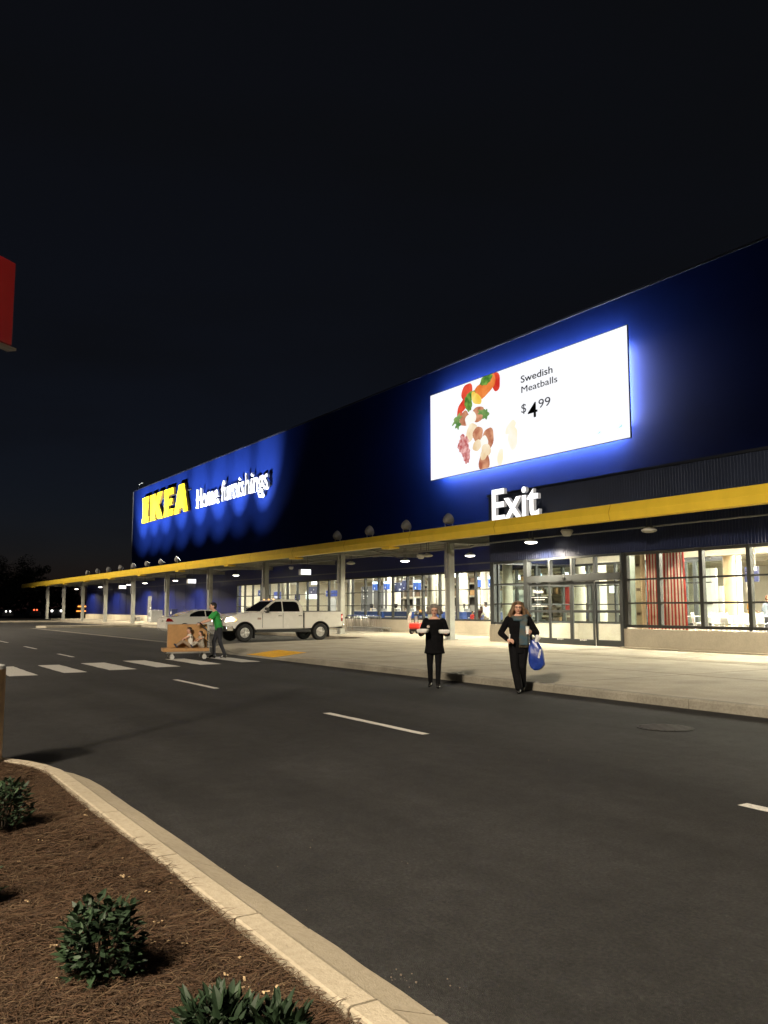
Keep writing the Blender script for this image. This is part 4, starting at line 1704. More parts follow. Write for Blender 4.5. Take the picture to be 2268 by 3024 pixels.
def scr_text(txt, u0, u1, v0, v1, mt, bold=0.0):
    x0, z0 = ss(u0, v0)
    x1, z1 = ss(u1, v1)
    me_ = letters(txt, x0, x1, z0, z1, yy, 0.01, mt, pic, 'screen_lettering', bold=bold, split=False)
    return me_
scr_text('Swedish', .532, .686, .795, .866, m_print, 0.006)
scr_text('Meatballs', .534, .707, .690, .755, m_print, 0.0)
scr_text('$', .532, .556, .484, .573, m_print2)
scr_text('4', .564, .611, .408, .558, m_print, 0.006)
scr_text('99', .617, .673, .484, .570, m_print2)
for (ua, ub, va, vb) in ((.872, .886, .09, .115), (.955, .972, .10, .13)):
    mb = MB()
    x0, z0 = ss(ua, va)
    x1, z1 = ss(ub, vb)
    mb.add([(x0, yy, z0), (x1, yy, z0 + 0.05), (x1, yy, z1)], [(0, 1, 2)])
    o = mb.build('screen_mark', fm['teal'], pic, smooth=False)
    o.location = -(scr.location + pic.location)

# ================================================================== things along the front of the store
# ---- flat shopping carts nested in a row against the wall
def flat_cart():
    t = thing('flat_cart', '', 'cart')
    b = MB()
    b.box(-0.36, 0.36, -0.75, 0.45, 0.20, 0.235)
    for xx in np.linspace(-0.3, 0.3, 7):
        b.box(xx - 0.012, xx + 0.012, -0.75, 0.45, 0.236, 0.25)
    b.build('platform', m_galv, t, bevel=0.008)
    b = MB()
    b.tube([(-0.3, 0.42, 0.22), (-0.3, 0.46, 0.85), (-0.24, 0.47, 0.95), (0.24, 0.47, 0.95), (0.3, 0.46, 0.85), (0.3, 0.42, 0.22)], 0.018)
    b.build('handle_frame', m_chrome, t)
    b = MB()
    b.tube([(-0.22, 0.47, 0.955), (0.22, 0.47, 0.955)], 0.026)
    b.build('grip', m_signblue, t)
    for xx in (-0.28, 0.28):
        for yy_ in (-0.62, 0.34):
            b = MB()
            b.cyl((xx - 0.02, yy_, 0.065), (xx + 0.02, yy_, 0.065), 0.065, n=14)
            b.box(xx - 0.028, xx + 0.028, yy_ - 0.03, yy_ + 0.03, 0.075, 0.20)
            b.build('castor', m_lgrey, t)
    return t


cart0 = flat_cart()
xs_c = np.linspace(-48.2, -44.9, 13)
for k, xx in enumerate(xs_c):
    c = cart0 if k == 0 else copy_tree(cart0)
    c.location = (xx, 27.95 + random.uniform(-0.03, 0.03), ZP)
    c.rotation_euler = (0, 0, R(90 + random.uniform(-2, 2)))
    c['label'] = 'empty flat metal shopping cart, %s from the left of the nested row by the windows' % ORD[k]
    c['group'] = 'flat carts nested in a row'

# ---- red motor cart-mover
p = GZ(1226, 1869, ZP)
cm = thing('cart_mover', 'red motorised cart mover with white strap behind the grey haired woman', 'cart mover', (XY(1236, 27.2), 27.2, ZP), R(-62))
cm.scale = (0.88, 0.88, 0.88)
m_red = M('red_plastic', (0.55, 0.03, 0.02), 0.35, var=0.06, vscale=4, coat=0.3)
b = MB()
b.prism([(-0.62, 0.32), (0.58, 0.30), (0.66, 0.42), (0.60, 0.66), (0.25, 0.72), (-0.2, 0.62), (-0.62, 0.60)], 'y', -0.36, 0.36)
b.build('body', m_red, cm, bevel=0.05, seg=3)
b = MB()
b.box(-0.55, 0.55, -0.3, 0.3, 0.16, 0.31)
b.build('chassis', m_black, cm, bevel=0.02)
b = MB()
b.box(-0.45, 0.05, -0.372, -0.361, 0.42, 0.52)
b.build('label_strip', m_white, cm)
for xx, yy_ in ((-0.4, -0.3), (0.4, -0.3), (-0.4, 0.3), (0.4, 0.3)):
    b = MB()
    b.cyl((xx, yy_ - 0.06, 0.2), (xx, yy_ + 0.06, 0.2), 0.2, n=22)
    w = b.build('wheel', m_rubber, cm, bevel=0.015)
    b = MB()
    b.cyl((xx, yy_ - 0.065, 0.2), (xx, yy_ + 0.065, 0.2), 0.13, n=20)
    b.build('rim', m_white, w)
b = MB()
b.tube([(0.45, -0.05, 0.6), (0.5, -0.05, 1.25), (0.3, -0.05, 1.42), (-0.1, -0.05, 1.42)], 0.03)
b.tube([(0.45, 0.2, 0.6), (0.5, 0.2, 1.25), (0.3, 0.2, 1.42), (-0.1, 0.2, 1.42)], 0.03)
b.box(-0.12, 0.32, -0.1, 0.26, 1.18, 1.36)
b.build('control_handle', m_black, cm)
b = MB()
b.ball((-0.25, 0.0, 1.40), (0.09, 0.09, 0.10), 12)
b.build('beacon', M('amber_lens', (0.85, 0.35, 0.02), 0.2, emit=(1.0, 0.45, 0.05), estr=0.25), cm)
b = MB()
b.box(-0.4, 0.05, -0.1, 0.1, 1.20, 1.32)
b.build('beacon_box', m_black, cm, bevel=0.02)
b = MB()
b.box(-0.38, 0.10, -0.28, -0.26, 0.78, 1.12)
b.build('notice_board', m_lgrey, cm)
b = MB()
b.tube([(0.22, -0.39, 1.35), (0.30, -0.42, 0.9), (0.36, -0.42, 0.35), (0.44, -0.42, 0.22), (0.52, -0.42, 0.35), (0.50, -0.40, 0.9), (0.36, -0.38, 1.38), (0.22, -0.39, 1.35), (0.55, -0.4, 0.95), (0.62, -0.42, 0.5), (0.66, -0.42, 0.9), (0.45, -0.38, 1.34)], 0.022)
b.build('strap', M('white_strap', (0.78, 0.70, 0.60), 0.7), cm)

# ---- fixtures by the far wall
p = WY(444, 1800, 28.0)
t = thing('information_pillar', 'tall flat grey pillar standing by the far blue wall', 'pillar', (p.x, 27.9, ZP))
b = MB()
b.box(-0.32, 0.32, -0.12, 0.12, 0.04, 2.75)
b.build('slab', m_mgrey, t, bevel=0.02)
b = MB()
b.box(-0.40, 0.40, -0.2, 0.2, 0, 0.038)
b.build('foot', m_dgrey, t)
b = MB()
b.box(0.322, 0.33, -0.06, 0.06, 1.4, 1.56)
b.build('sticker', m_white, t)

p = WY(459, 1825, 27.5)
t = thing('vending_box', 'pale grey box cabinet with dark figures beside the grey pillar', 'cabinet', (p.x, 27.5, ZP))
b = MB()
b.prism([(-0.45, 0), (0.45, 0), (0.45, 1.25), (-0.10, 1.25), (-0.45, 1.12)], 'y', -0.6, 0.6)
b.build('case', M('cabinet_grey', (0.45, 0.47, 0.47), 0.5, var=0.05), t, bevel=0.02)
b = MB()
b.box(-0.35, -0.12, -0.612, -0.602, 0.62, 1.0)
b.box(0.05, 0.2, -0.612, -0.602, 0.55, 1.08)
b.ball((0.12, -0.606, 1.10), (0.09, 0.01, 0.07), 10)
b.build('print', M('print_blueblack', (0.02, 0.04, 0.06), 0.5), t)
b = MB()
b.box(-0.38, -0.14, -0.612, -0.602, 0.36, 0.48)
b.box(0.0, 0.3, -0.612, -0.602, 0.36, 0.48)
b.build('label', m_white, t)

p = WY(405, 1826, 28.2)
t = thing('wall_bench', 'low grey framed bench by the far concrete base wall', 'bench', (p.x, 28.1, ZP))
b = MB()
b.box(-0.9, 0.9, -0.2, 0.2, 0.42, 0.5)
b.box(-0.9, -0.82, -0.2, 0.2, 0, 0.419)
b.box(0.82, 0.9, -0.2, 0.2, 0, 0.419)
b.build('frame', m_mgrey, t, bevel=0.01)
b = MB()
b.box(-0.5, 0.5, -0.16, 0.16, 0.17, 0.35)
b.build('basket', m_dgrey, t)

p = WY(513, 1807, 27.6)
t = thing('ash_bin', 'small dark blue bin behind the white sedan', 'bin', (p.x, 27.6, ZP))
b = MB()
b.box(-0.28, 0.28, -0.28, 0.28, 0.0, 1.25)
b.build('case', m_signnavy, t, bevel=0.03)
b = MB()
b.box(-0.30, 0.30, -0.30, 0.30, 1.251, 1.32)
b.build('lid', m_black, t, bevel=0.02)
b = MB()
b.box(-0.14, 0.10, -0.292, -0.282, 0.85, 1.1)
b.build('notice', m_white, t)

# ================================================================== vehicles
m_carwhite = M('white_car_paint', (0.74, 0.72, 0.66), 0.28, var=0.02, vscale=1.0, coat=0.6)
m_tint = M('tinted_glass', (0.006, 0.006, 0.007), 0.08, spec=0.5)
m_wsglass = schlick_glass('windscreen_glass', (0.55, 0.58, 0.55), 0.05)
m_trim = M('black_trim', (0.012, 0.012, 0.012), 0.5)
e_head = emat('headlamp_on', (1.0, 0.88, 0.66), 9.0)
e_amber = emat('amber_on', (1.0, 0.42, 0.06), 3.0)
e_tail = emat('tail_on', (1.0, 0.06, 0.04), 2.2)
m_redlens = M('red_lens', (0.30, 0.008, 0.008), 0.12, coat=0.5)


def arch(cy, cz, r, z0, n=12, rev=False):
    """points of a wheel arch from rear to front at height z0"""
    a0 = math.asin(max(-1, min(1, (z0 - cz) / r)))
    pts = [(cy + r * math.cos(a), cz + r * math.sin(a)) for a in np.linspace(a0, math.pi - a0, n)]
    return pts[::-1] if rev else pts


def loft_side(poly, wfun, inner=None):
    """closed body from a side outline; half width depends on the point"""
    mb = MB()
    n = len(poly)
    L = [(wfun(y, z), y, z) for y, z in poly]
    Rr = [(-wfun(y, z), y, z) for y, z in poly]
    mb.add(L + Rr, [(i, (i + 1) % n, (i + 1) % n + n, i + n) for i in range(n)] + [tuple(range(n)), tuple(range(2 * n - 1, n - 1, -1))])
    return mb


def side_panel(poly, wfun, side, off, thick=0.006):
    mb = MB()
    n = len(poly)
    A = [(side * (wfun(y, z) + off), y, z) for y, z in poly]
    B = [(side * (wfun(y, z) + off - thick), y, z) for y, z in poly]
    mb.add(A + B, [(i, (i + 1) % n, (i + 1) % n + n, i + n) for i in range(n)] + [tuple(range(n)), tuple(range(2 * n - 1, n - 1, -1))])
    return mb


m_rimsilver = M('rim_silver', (0.62, 0.61, 0.58), 0.3, metal=0.35, var=0.05)


def wheel(parent, x, y, r, w, rimr, spokes, side):
    mb = MB()
    q = Matrix.Rotation(math.pi / 2, 3, 'Y')
    prof = [(rimr, -0.002), (rimr, -w / 2 + 0.01), (r - 0.05, -w / 2), (r - 0.012, -w / 2 + 0.03), (r, -w / 2 + 0.06), (r, w / 2 - 0.06), (r - 0.012, w / 2 - 0.03), (r - 0.05, w / 2), (rimr, w / 2 - 0.01), (rimr, 0.002)]
    mb.lathe(prof, (x, y, r), 32, q)
    t = mb.build('tyre', m_rubber, parent)
    t.name = 'wheel'
    rb = MB()
    xo = x + side * (w / 2 - 0.05)
    rb.lathe([(rimr + 0.003, -0.05), (rimr + 0.003, 0.03), (rimr - 0.03, 0.035), (rimr - 0.045, -0.04)], (xo, y, r), 28, q)
    rb.lathe([(0.075, -0.03), (0.075, 0.045), (0.05, 0.06), (0.01, 0.06)], (xo, y, r), 14, q if side > 0 else Matrix.Rotation(-math.pi / 2, 3, 'Y'))
    for k in range(spokes):
        a = 2 * math.pi * k / spokes + 0.3
        c = Vector((xo + side * 0.02, y + math.sin(a) * rimr * 0.55, r + math.cos(a) * rimr * 0.55))
        m3 = Matrix.Rotation(-a, 3, 'X')
        rb.xbox(c, (0.035, rimr * 0.34, rimr * 0.95), m3)
    rb.build('rim', m_rimsilver, t)
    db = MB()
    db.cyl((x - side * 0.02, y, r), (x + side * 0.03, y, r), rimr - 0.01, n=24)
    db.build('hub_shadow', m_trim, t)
    return t


# ---- pickup truck, nose towards the road
TX, TY = -38.62, 18.02
truck = thing('pickup_truck', 'white crew cab pickup truck with headlights on parked nose out', 'pickup truck', (TX, TY, 0.004))
WB0, WB1, WR = -2.05, 1.92, 0.42


def tw_(y, z):
    w = 0.985
    if z > 1.0:
        w -= (z - 1.0) * 0.05
    if y < -2.4:
        w -= (-2.4 - y) ** 2 * 0.30
    return w


cab = [(1.0, 0.58), (1.0, 1.36), (-1.28, 1.36), (-1.9, 1.345), (-2.45, 1.29), (-2.78, 1.20), (-2.95, 1.06), (-3.0, 0.85), (-2.98, 0.66), (-2.62, 0.62)] + arch(WB0, WR, 0.50, 0.60, rev=True) + [(-1.5, 0.55)]
body = loft_side(cab, tw_).build('body', m_carwhite, truck, bevel=0.045, seg=3)
bedp = [(3.13, 0.66), (3.13, 1.30), (3.10, 1.38), (1.05, 1.38), (1.05, 0.58)] + arch(WB1, WR, 0.50, 0.60)[::-1][::-1][::-1] + [(2.5, 0.62)]
bedp = [(1.05, 0.58), (1.05, 1.39), (3.08, 1.40), (3.14, 1.34), (3.14, 0.66), (2.45, 0.62)] + arch(WB1, WR, 0.50, 0.60)
loft_side(bedp, lambda y, z: 0.985).build('cargo_bed', m_carwhite, truck, bevel=0.03, seg=3)
b = MB()
b.box(-0.93, 0.93, 1.10, 3.08, 1.401, 1.43)
b.build('bed_cover', m_trim, truck, bevel=0.01)
b = MB()
b.box(-0.97, 0.97, 1.003, 1.047, 0.62, 1.34)
b.build('cab_gap', m_trim, truck)


def gw(y, z):
    return 0.945 - max(0, z - 1.36) * 0.30


gh = [(1.0, 1.355), (0.96, 1.62), (0.86, 1.86), (0.70, 1.955), (0.2, 1.995), (-0.25, 1.985), (-0.52, 1.93), (-1.36, 1.355)]
loft_side(gh, gw).build('cab_roof', m_carwhite, truck, bevel=0.04, seg=3)
for sd in (1, -1):
    for nm, poly in (('window', [(-1.10, 1.40), (-0.13, 1.40), (-0.13, 1.88), (-0.44, 1.87), (-0.62, 1.77)]), ('window', [(-0.07, 1.40), (0.80, 1.40), (0.77, 1.70), (0.68, 1.84), (0.55, 1.88), (-0.07, 1.88)])):
        side_panel(poly, gw, sd, 0.012, 0.02).build(nm, m_tint, truck)
    for (ya, yb) in ((-1.16, -0.105), (-0.095, 0.97)):
        poly = [(ya, 0.62), (yb, 0.62), (yb, 1.335), (ya, 1.335)]
        d = side_panel(poly, tw_, sd, 0.007, 0.01).build('door', m_carwhite, truck, bevel=0.006)
        h = MB()
        xx = sd * (tw_(0, 1.2) + 0.03)
        h.xbox((xx, yb - 0.16, 1.20), (0.03, 0.20, 0.035))
        h.build('handle', m_chrome, d, bevel=0.01)
    for yy_ in (-1.168, -0.1, 0.978):
        mb = MB()
        mb.box(min(sd * 0.97, sd * 0.990), max(sd * 0.97, sd * 0.990), yy_ - 0.006, yy_ + 0.006, 0.64, 1.33)
        mb.build('door_gap', m_trim, truck)
    mb = MB()
    mb.box(min(sd * 0.95, sd * 0.992), max(sd * 0.95, sd * 0.992), -1.45, 1.36, 0.50, 0.57)
    mb.build('side_step', m_trim, truck, bevel=0.01)
    for wy_ in (WB0, WB1):
        mb = MB()
        mb.tube([(sd * 0.982, wy_ + 0.505 * math.cos(a), WR + 0.505 * math.sin(a)) for a in np.linspace(0.35, math.pi - 0.35, 16)], 0.018, 6)
        mb.build('arch_trim', m_trim, truck)
    mb = MB()
    mb.xbox((sd * 1.13, -1.0, 1.47), (0.22, 0.14, 0.26))
    mr_ = mb.build('wing_mirror', m_trim, truck, bevel=0.03)
    mb = MB()
    mb.tube([(sd * 0.95, -0.98, 1.40), (sd * 1.05, -0.98, 1.42)], 0.03)
    mb.xbox((sd * 1.13, -1.075, 1.50), (0.2, 0.012, 0.16))
    mb.build('mirror_cap', m_chrome, mr_)
    # lamps
    mb = side_panel([(-2.99, 0.93), (-2.60, 0.98), (-2.56, 1.06), (-2.72, 1.15), (-2.92, 1.12)], tw_, sd, 0.012, 0.08)
    mb.build('headlight', e_head, truck, bevel=0.01)
    mb = side_panel([(-2.595, 0.95), (-2.50, 0.98), (-2.46, 1.05), (-2.55, 1.06)], tw_, sd, 0.010, 0.03)
    mb.build('indicator', e_amber, truck)
    mb = MB()
    mb.xbox((sd * 0.955, 3.115, 1.10), (0.10, 0.09, 0.36))
    tl = mb.build('tail_light', m_redlens, truck, bevel=0.015)
    mb = MB()
    mb.xbox((sd * 0.99, 3.12, 1.14), (0.04, 0.06, 0.12))
    mb.build('tail_bulb', e_tail, tl, bevel=0.01)
    for wy_, nm in ((WB0, 0), (WB1, 1)):
        wheel(truck, sd * 0.86, wy_, WR, 0.27, 0.235, 5, sd)
        mb = MB()
        mb.box(sd * 0.80 - 0.13, sd * 0.80 + 0.16, wy_ + 0.50, wy_ + 0.515, 0.16, 0.62)
        mb.build('mud_flap', m_trim, truck)
        # dark wheel housing
        mb = MB()
        pts = [(wy_ + 0.495 * math.cos(a), WR + 0.495 * math.sin(a)) for a in np.linspace(0.2, math.pi - 0.2, 14)]
        n = len(pts)
        vs = [(sd * 0.55, y_, z_) for y_, z_ in pts] + [(sd * 0.975, y_, z_) for y_, z_ in pts]
        mb.add(vs, [(i, i + 1, i + 1 + n, i + n) for i in range(n - 1)] + [tuple(range(n))])
        mb.build('wheel_housing', m_trim, truck)
# windscreen, grille, bumpers, marker lamps, sill
mb = MB()
mb.add([(0.86, -1.30, 1.42), (-0.86, -1.30, 1.42), (-0.70, -0.60, 1.90), (0.70, -0.60, 1.90), (0.86, -1.275, 1.415), (-0.86, -1.275, 1.415), (-0.70, -0.585, 1.89), (0.70, -0.585, 1.89)],
       [(0, 1, 2, 3), (7, 6, 5, 4), (0, 4, 5, 1), (1, 5, 6, 2), (2, 6, 7, 3), (3, 7, 4, 0)])
o = mb.build('windscreen', m_tint, truck)
mb = MB()
mb.box(-0.58, 0.58, -3.05, -2.98, 0.72, 1.13)
gr_ = mb.build('grille', m_chrome, truck, bevel=0.03)
mb = MB()
mb.box(-0.5, -0.03, -3.062, -3.051, 0.77, 0.93)
mb.box(0.03, 0.5, -3.062, -3.051, 0.77, 0.93)
mb.box(-0.5, -0.03, -3.062, -3.051, 0.97, 1.09)
mb.box(0.03, 0.5, -3.062, -3.051, 0.97, 1.09)
mb.build('grille_opening', m_trim, gr_)
mb = MB()
mb.prism([(-0.98, -2.62), (-0.98, -2.95), (-0.75, -3.16), (0.75, -3.16), (0.98, -2.95), (0.98, -2.62), (0.9, -2.62), (0.9, -2.9), (-0.9, -2.9), (-0.9, -2.62)], 'z', 0.50, 0.74)
mb.build('front_bumper', m_chrome, truck, bevel=0.03)
mb = MB()
mb.box(-0.9, 0.9, 3.16, 3.34, 0.56, 0.76)
mb.build('rear_bumper', m_chrome, truck, bevel=0.03)
mb = MB()
mb.box(-0.97, 0.97, -1.5, 1.4, 0.42, 0.549)
mb.build('underbody', m_trim, truck)
for xx in (-0.55, 0, 0.55):
    mb = MB()
    mb.ball((xx, -0.42, 1.985), (0.03, 0.045, 0.024), 10)
    mb.build('marker_light', e_amber, truck)
mb = side_panel([(-1.42, 1.03), (-1.24, 1.03), (-1.24, 1.12), (-1.42, 1.12)], tw_, 1, 0.010, 0.012)
mb.build('badge', M('badge_grey', (0.25, 0.18, 0.15), 0.3, metal=0.5), truck)
spot('headlight_beam', (TX + 0.7, TY - 3.1, 1.04), (TX + 0.9, TY - 20, 0.2), 260, 70, 0.8, (1.0, 0.88, 0.7), 0.08, truck)

# ---- white sedan, seen from its rear corner
sedan = thing('sedan_car', 'white sedan with red tail lamp parked behind the green shirted man', 'car', (-49.0, 18.15, 0.004))


def sw(y, z):
    w = 0.90 - max(0, z - 0.7) * 0.10 - max(0, 0.45 - z) * 0.2
    if y < -2.0:
        w -= (-2.0 - y) ** 2 * 0.35
    if y > 1.9:
        w -= (y - 1.9) ** 2 * 0.35
    return w


lo = [(-2.40, 0.28), (-2.52, 0.42), (-2.54, 0.68), (-2.50, 0.94), (-2.36, 1.05), (-1.80, 1.08), (-0.4, 1.05), (1.05, 1.0), (1.9, 0.88), (2.35, 0.72), (2.48, 0.5), (2.42, 0.28), (1.82, 0.25)] + arch(1.42, 0.33, 0.38, 0.27) [::1] + [(1.0, 0.22), (-1.0, 0.22)] + arch(-1.45, 0.33, 0.38, 0.27) + [(-1.86, 0.25)]
loft_side(lo, sw).build('body', m_carwhite, sedan, bevel=0.05, seg=3)


def sgw(y, z):
    return 0.85 - max(0, z - 1.05) * 0.50


sg_ = [(-1.95, 1.05), (-1.35, 1.28), (-0.85, 1.43), (-0.35, 1.49), (0.1, 1.485), (0.5, 1.42), (1.25, 1.0)]
loft_side(sg_, sgw).build('cabin', m_carwhite, sedan, bevel=0.04, seg=3)
for sd in (1, -1):
    side_panel([(-1.15, 1.08), (-0.2, 1.08), (-0.2, 1.42), (-0.55, 1.41), (-0.85, 1.33), (-1.1, 1.2)], sgw, sd, 0.012, 0.02).build('window', m_tint, sedan)
    side_panel([(-0.14, 1.08), (0.95, 1.06), (0.55, 1.32), (0.3, 1.40), (-0.14, 1.42)], sgw, sd, 0.012, 0.02).build('window', m_tint, sedan)
    side_panel([(-2.53, 0.80), (-2.10, 0.80), (-2.20, 0.93), (-2.36, 1.01), (-2.47, 0.97)], sw, sd, 0.010, 0.05).build('tail_light', m_redlens, sedan, bevel=0.01)
    for wy_ in (-1.45, 1.42):
        wheel(sedan, sd * 0.80, wy_, 0.33, 0.21, 0.20, 5, sd)
        mb = MB()
        pts = [(wy_ + 0.375 * math.cos(a), 0.33 + 0.375 * math.sin(a)) for a in np.linspace(0.1, math.pi - 0.1, 12)]
        n = len(pts)
        mb.add([(sd * 0.55, y_, z_) for y_, z_ in pts] + [(sd * 0.875, y_, z_) for y_, z_ in pts], [(i, i + 1, i + 1 + n, i + n) for i in range(n - 1)] + [tuple(range(n))])
        mb.build('wheel_housing', m_trim, sedan)
    for (ya, yb) in ((-1.1, -0.17), (-0.15, 0.95)):
        d = side_panel([(ya, 0.36), (yb, 0.36), (yb, 1.0), (ya + (0.12 if ya < -1 else 0), 1.0)], sw, sd, 0.006, 0.01).build('door', m_carwhite, sedan, bevel=0.005)
        h = MB()
        h.xbox((sd * 0.895, ya + 0.2, 0.90), (0.03, 0.2, 0.03))
        h.build('handle', m_carwhite, d, bevel=0.01)
mb = MB()
mb.add([(0.70, -1.90, 1.085), (-0.70, -1.90, 1.085), (-0.58, -0.88, 1.435), (0.58, -0.88, 1.435), (0.70, -1.88, 1.07), (-0.70, -1.88, 1.07), (-0.58, -0.86, 1.42), (0.58, -0.86, 1.42)], [(0, 1, 2, 3), (7, 6, 5, 4), (0, 4, 5, 1), (1, 5, 6, 2), (2, 6, 7, 3), (3, 7, 4, 0)])
mb.build('rear_window', m_tint, sedan)
mb = MB()
mb.box(-0.26, 0.26, -2.565, -2.545, 0.80, 0.93)
mb.build('number_plate', m_lgrey, sedan)
mb = MB()
mb.tube([(0, -1.0, 1.45), (0.0, -1.25, 1.66)], 0.008)
mb.build('aerial', m_trim, sedan)

# ================================================================== lamp posts of the car park and the red post sign
m_tan = concrete_mat('tan_concrete', (0.50, 0.36, 0.23), 0.2)
e_lot = emat('lot_lamp_on', (1.0, 0.86, 0.66), 20.0)


def lot_lamp(x, y, h, watts, label, size=161):
    t = thing('parking_lamp', label, 'lamp post', (x, y, 0))
    b = MB()
    b.lathe([(0.31, 0.0), (0.31, 0.97), (0.28, 1.0), (0.02, 1.0)], n=28)
    b.build('base', m_tan, t)
    b = MB()
    b.cyl((0, 0, 1.0), (0, 0, h), 0.085, 0.06, 16)
    b.build('pole', m_dgrey, t)
    b = MB()
    b.box(-0.22, 0.22, 0.05, 0.75, h - 0.06, h + 0.07)
    b.box(-0.05, 0.05, -0.1, 0.05, h - 0.02, h + 0.05)
    b.build('head', m_dgrey, t, bevel=0.02)
    b = MB()
    b.box(-0.18, 0.18, 0.12, 0.70, h - 0.075, h - 0.061)
    b.build('lens', e_lot, t)
    spot('lot_light', (x, y + 0.41, h - 0.12), (x, y + 0.41, 0), watts, size, 0.10, (1.0, 0.85, 0.65), 1.1, t)
    return t


LOT = [(-0.6, -7.5, 12.5, 8000, 'grey car park lamp post just behind the camera'), (-70, -8.0, 14.0, 46000, 'car park lamp post far to the left beyond the crosswalk', 156),
       (-100, -8.0, 14.0, 42000, 'farthest car park lamp post opposite the big yellow sign', 156), (6, -16.0, 17.0, 50000, 'car park lamp post behind the camera to the right')]
for a in LOT:
    lot_lamp(*a)

ps = thing('post_sign', 'red flag sign on a post with a round tan concrete base at left edge', 'sign', (-8.97, 1.05, 0.1))
b = MB()
b.lathe([(0.31, 0.0), (0.31, 0.86), (0.312, 0.885)], n=32)
b.build('concrete_base', m_tan, ps)
b = MB()
b.lathe([(0.312, 0.886), (0.30, 0.915), (0.24, 0.93), (0.02, 0.935)], n=32)
b.build('base_cap', m_lgrey, ps)
b = MB()
b.cyl((0, 0, 0.93), (0, 0, 5.1), 0.035, n=14)
b.build('pole', m_mgrey, ps)
d = Vector((-0.63, 0.78, 0)).normalized()
nrm = Vector((0.78, 0.63, 0))
b = MB()
m3 = Matrix(((d.x, nrm.x, 0), (d.y, nrm.y, 0), (0, 0, 1)))
b.xbox((0.03, -0.04, 4.50), (0.60, 0.14, 0.86), m3)
b.build('red_panel', M('red_sign_paint', (0.36, 0.008, 0.012), 0.5, var=0.05, vscale=5), ps, bevel=0.01)
b = MB()
b.xbox((0, 0, 4.055), (0.66, 0.10, 0.026), m3)
b.build('bottom_bracket', m_lgrey, ps)

# ================================================================== shrubs in the bed
def leaf_mesh(L, W):
    mb = MB()
    n = 5
    mid, lf, rt = [], [], []
    for i in range(n + 1):
        t = i / n
        w = W * math.sin(math.pi * min(1, t ** 0.75)) * 0.5 + 0.0005
        z = -0.18 * L * t * t
        mid.append((t * L, 0, z))
        lf.append((t * L, w, z + 0.35 * w))
        rt.append((t * L, -w, z + 0.35 * w))
    vs = mid + lf + rt
    k = n + 1
    fs = []
    for i in range(n):
        fs += [(i, i + 1, k + i + 1, k + i), (i + 1, i, 2 * k + i, 2 * k + i + 1)]
    mb.add(vs, fs)
    return mb.mesh('leaf', fix=False)


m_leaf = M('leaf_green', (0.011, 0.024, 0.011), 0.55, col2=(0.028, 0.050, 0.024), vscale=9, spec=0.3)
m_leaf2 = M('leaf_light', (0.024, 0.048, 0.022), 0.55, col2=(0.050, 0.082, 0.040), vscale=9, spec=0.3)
m_stem = M('stem_brown', (0.03, 0.02, 0.012), 0.8)
LEAVES = []
for L, W in ((0.066, 0.029), (0.056, 0.026), (0.046, 0.022)):
    for mt in (m_leaf, m_leaf2):
        me = leaf_mesh(L, W)
        me.materials.append(mt)
        LEAVES.append(me)


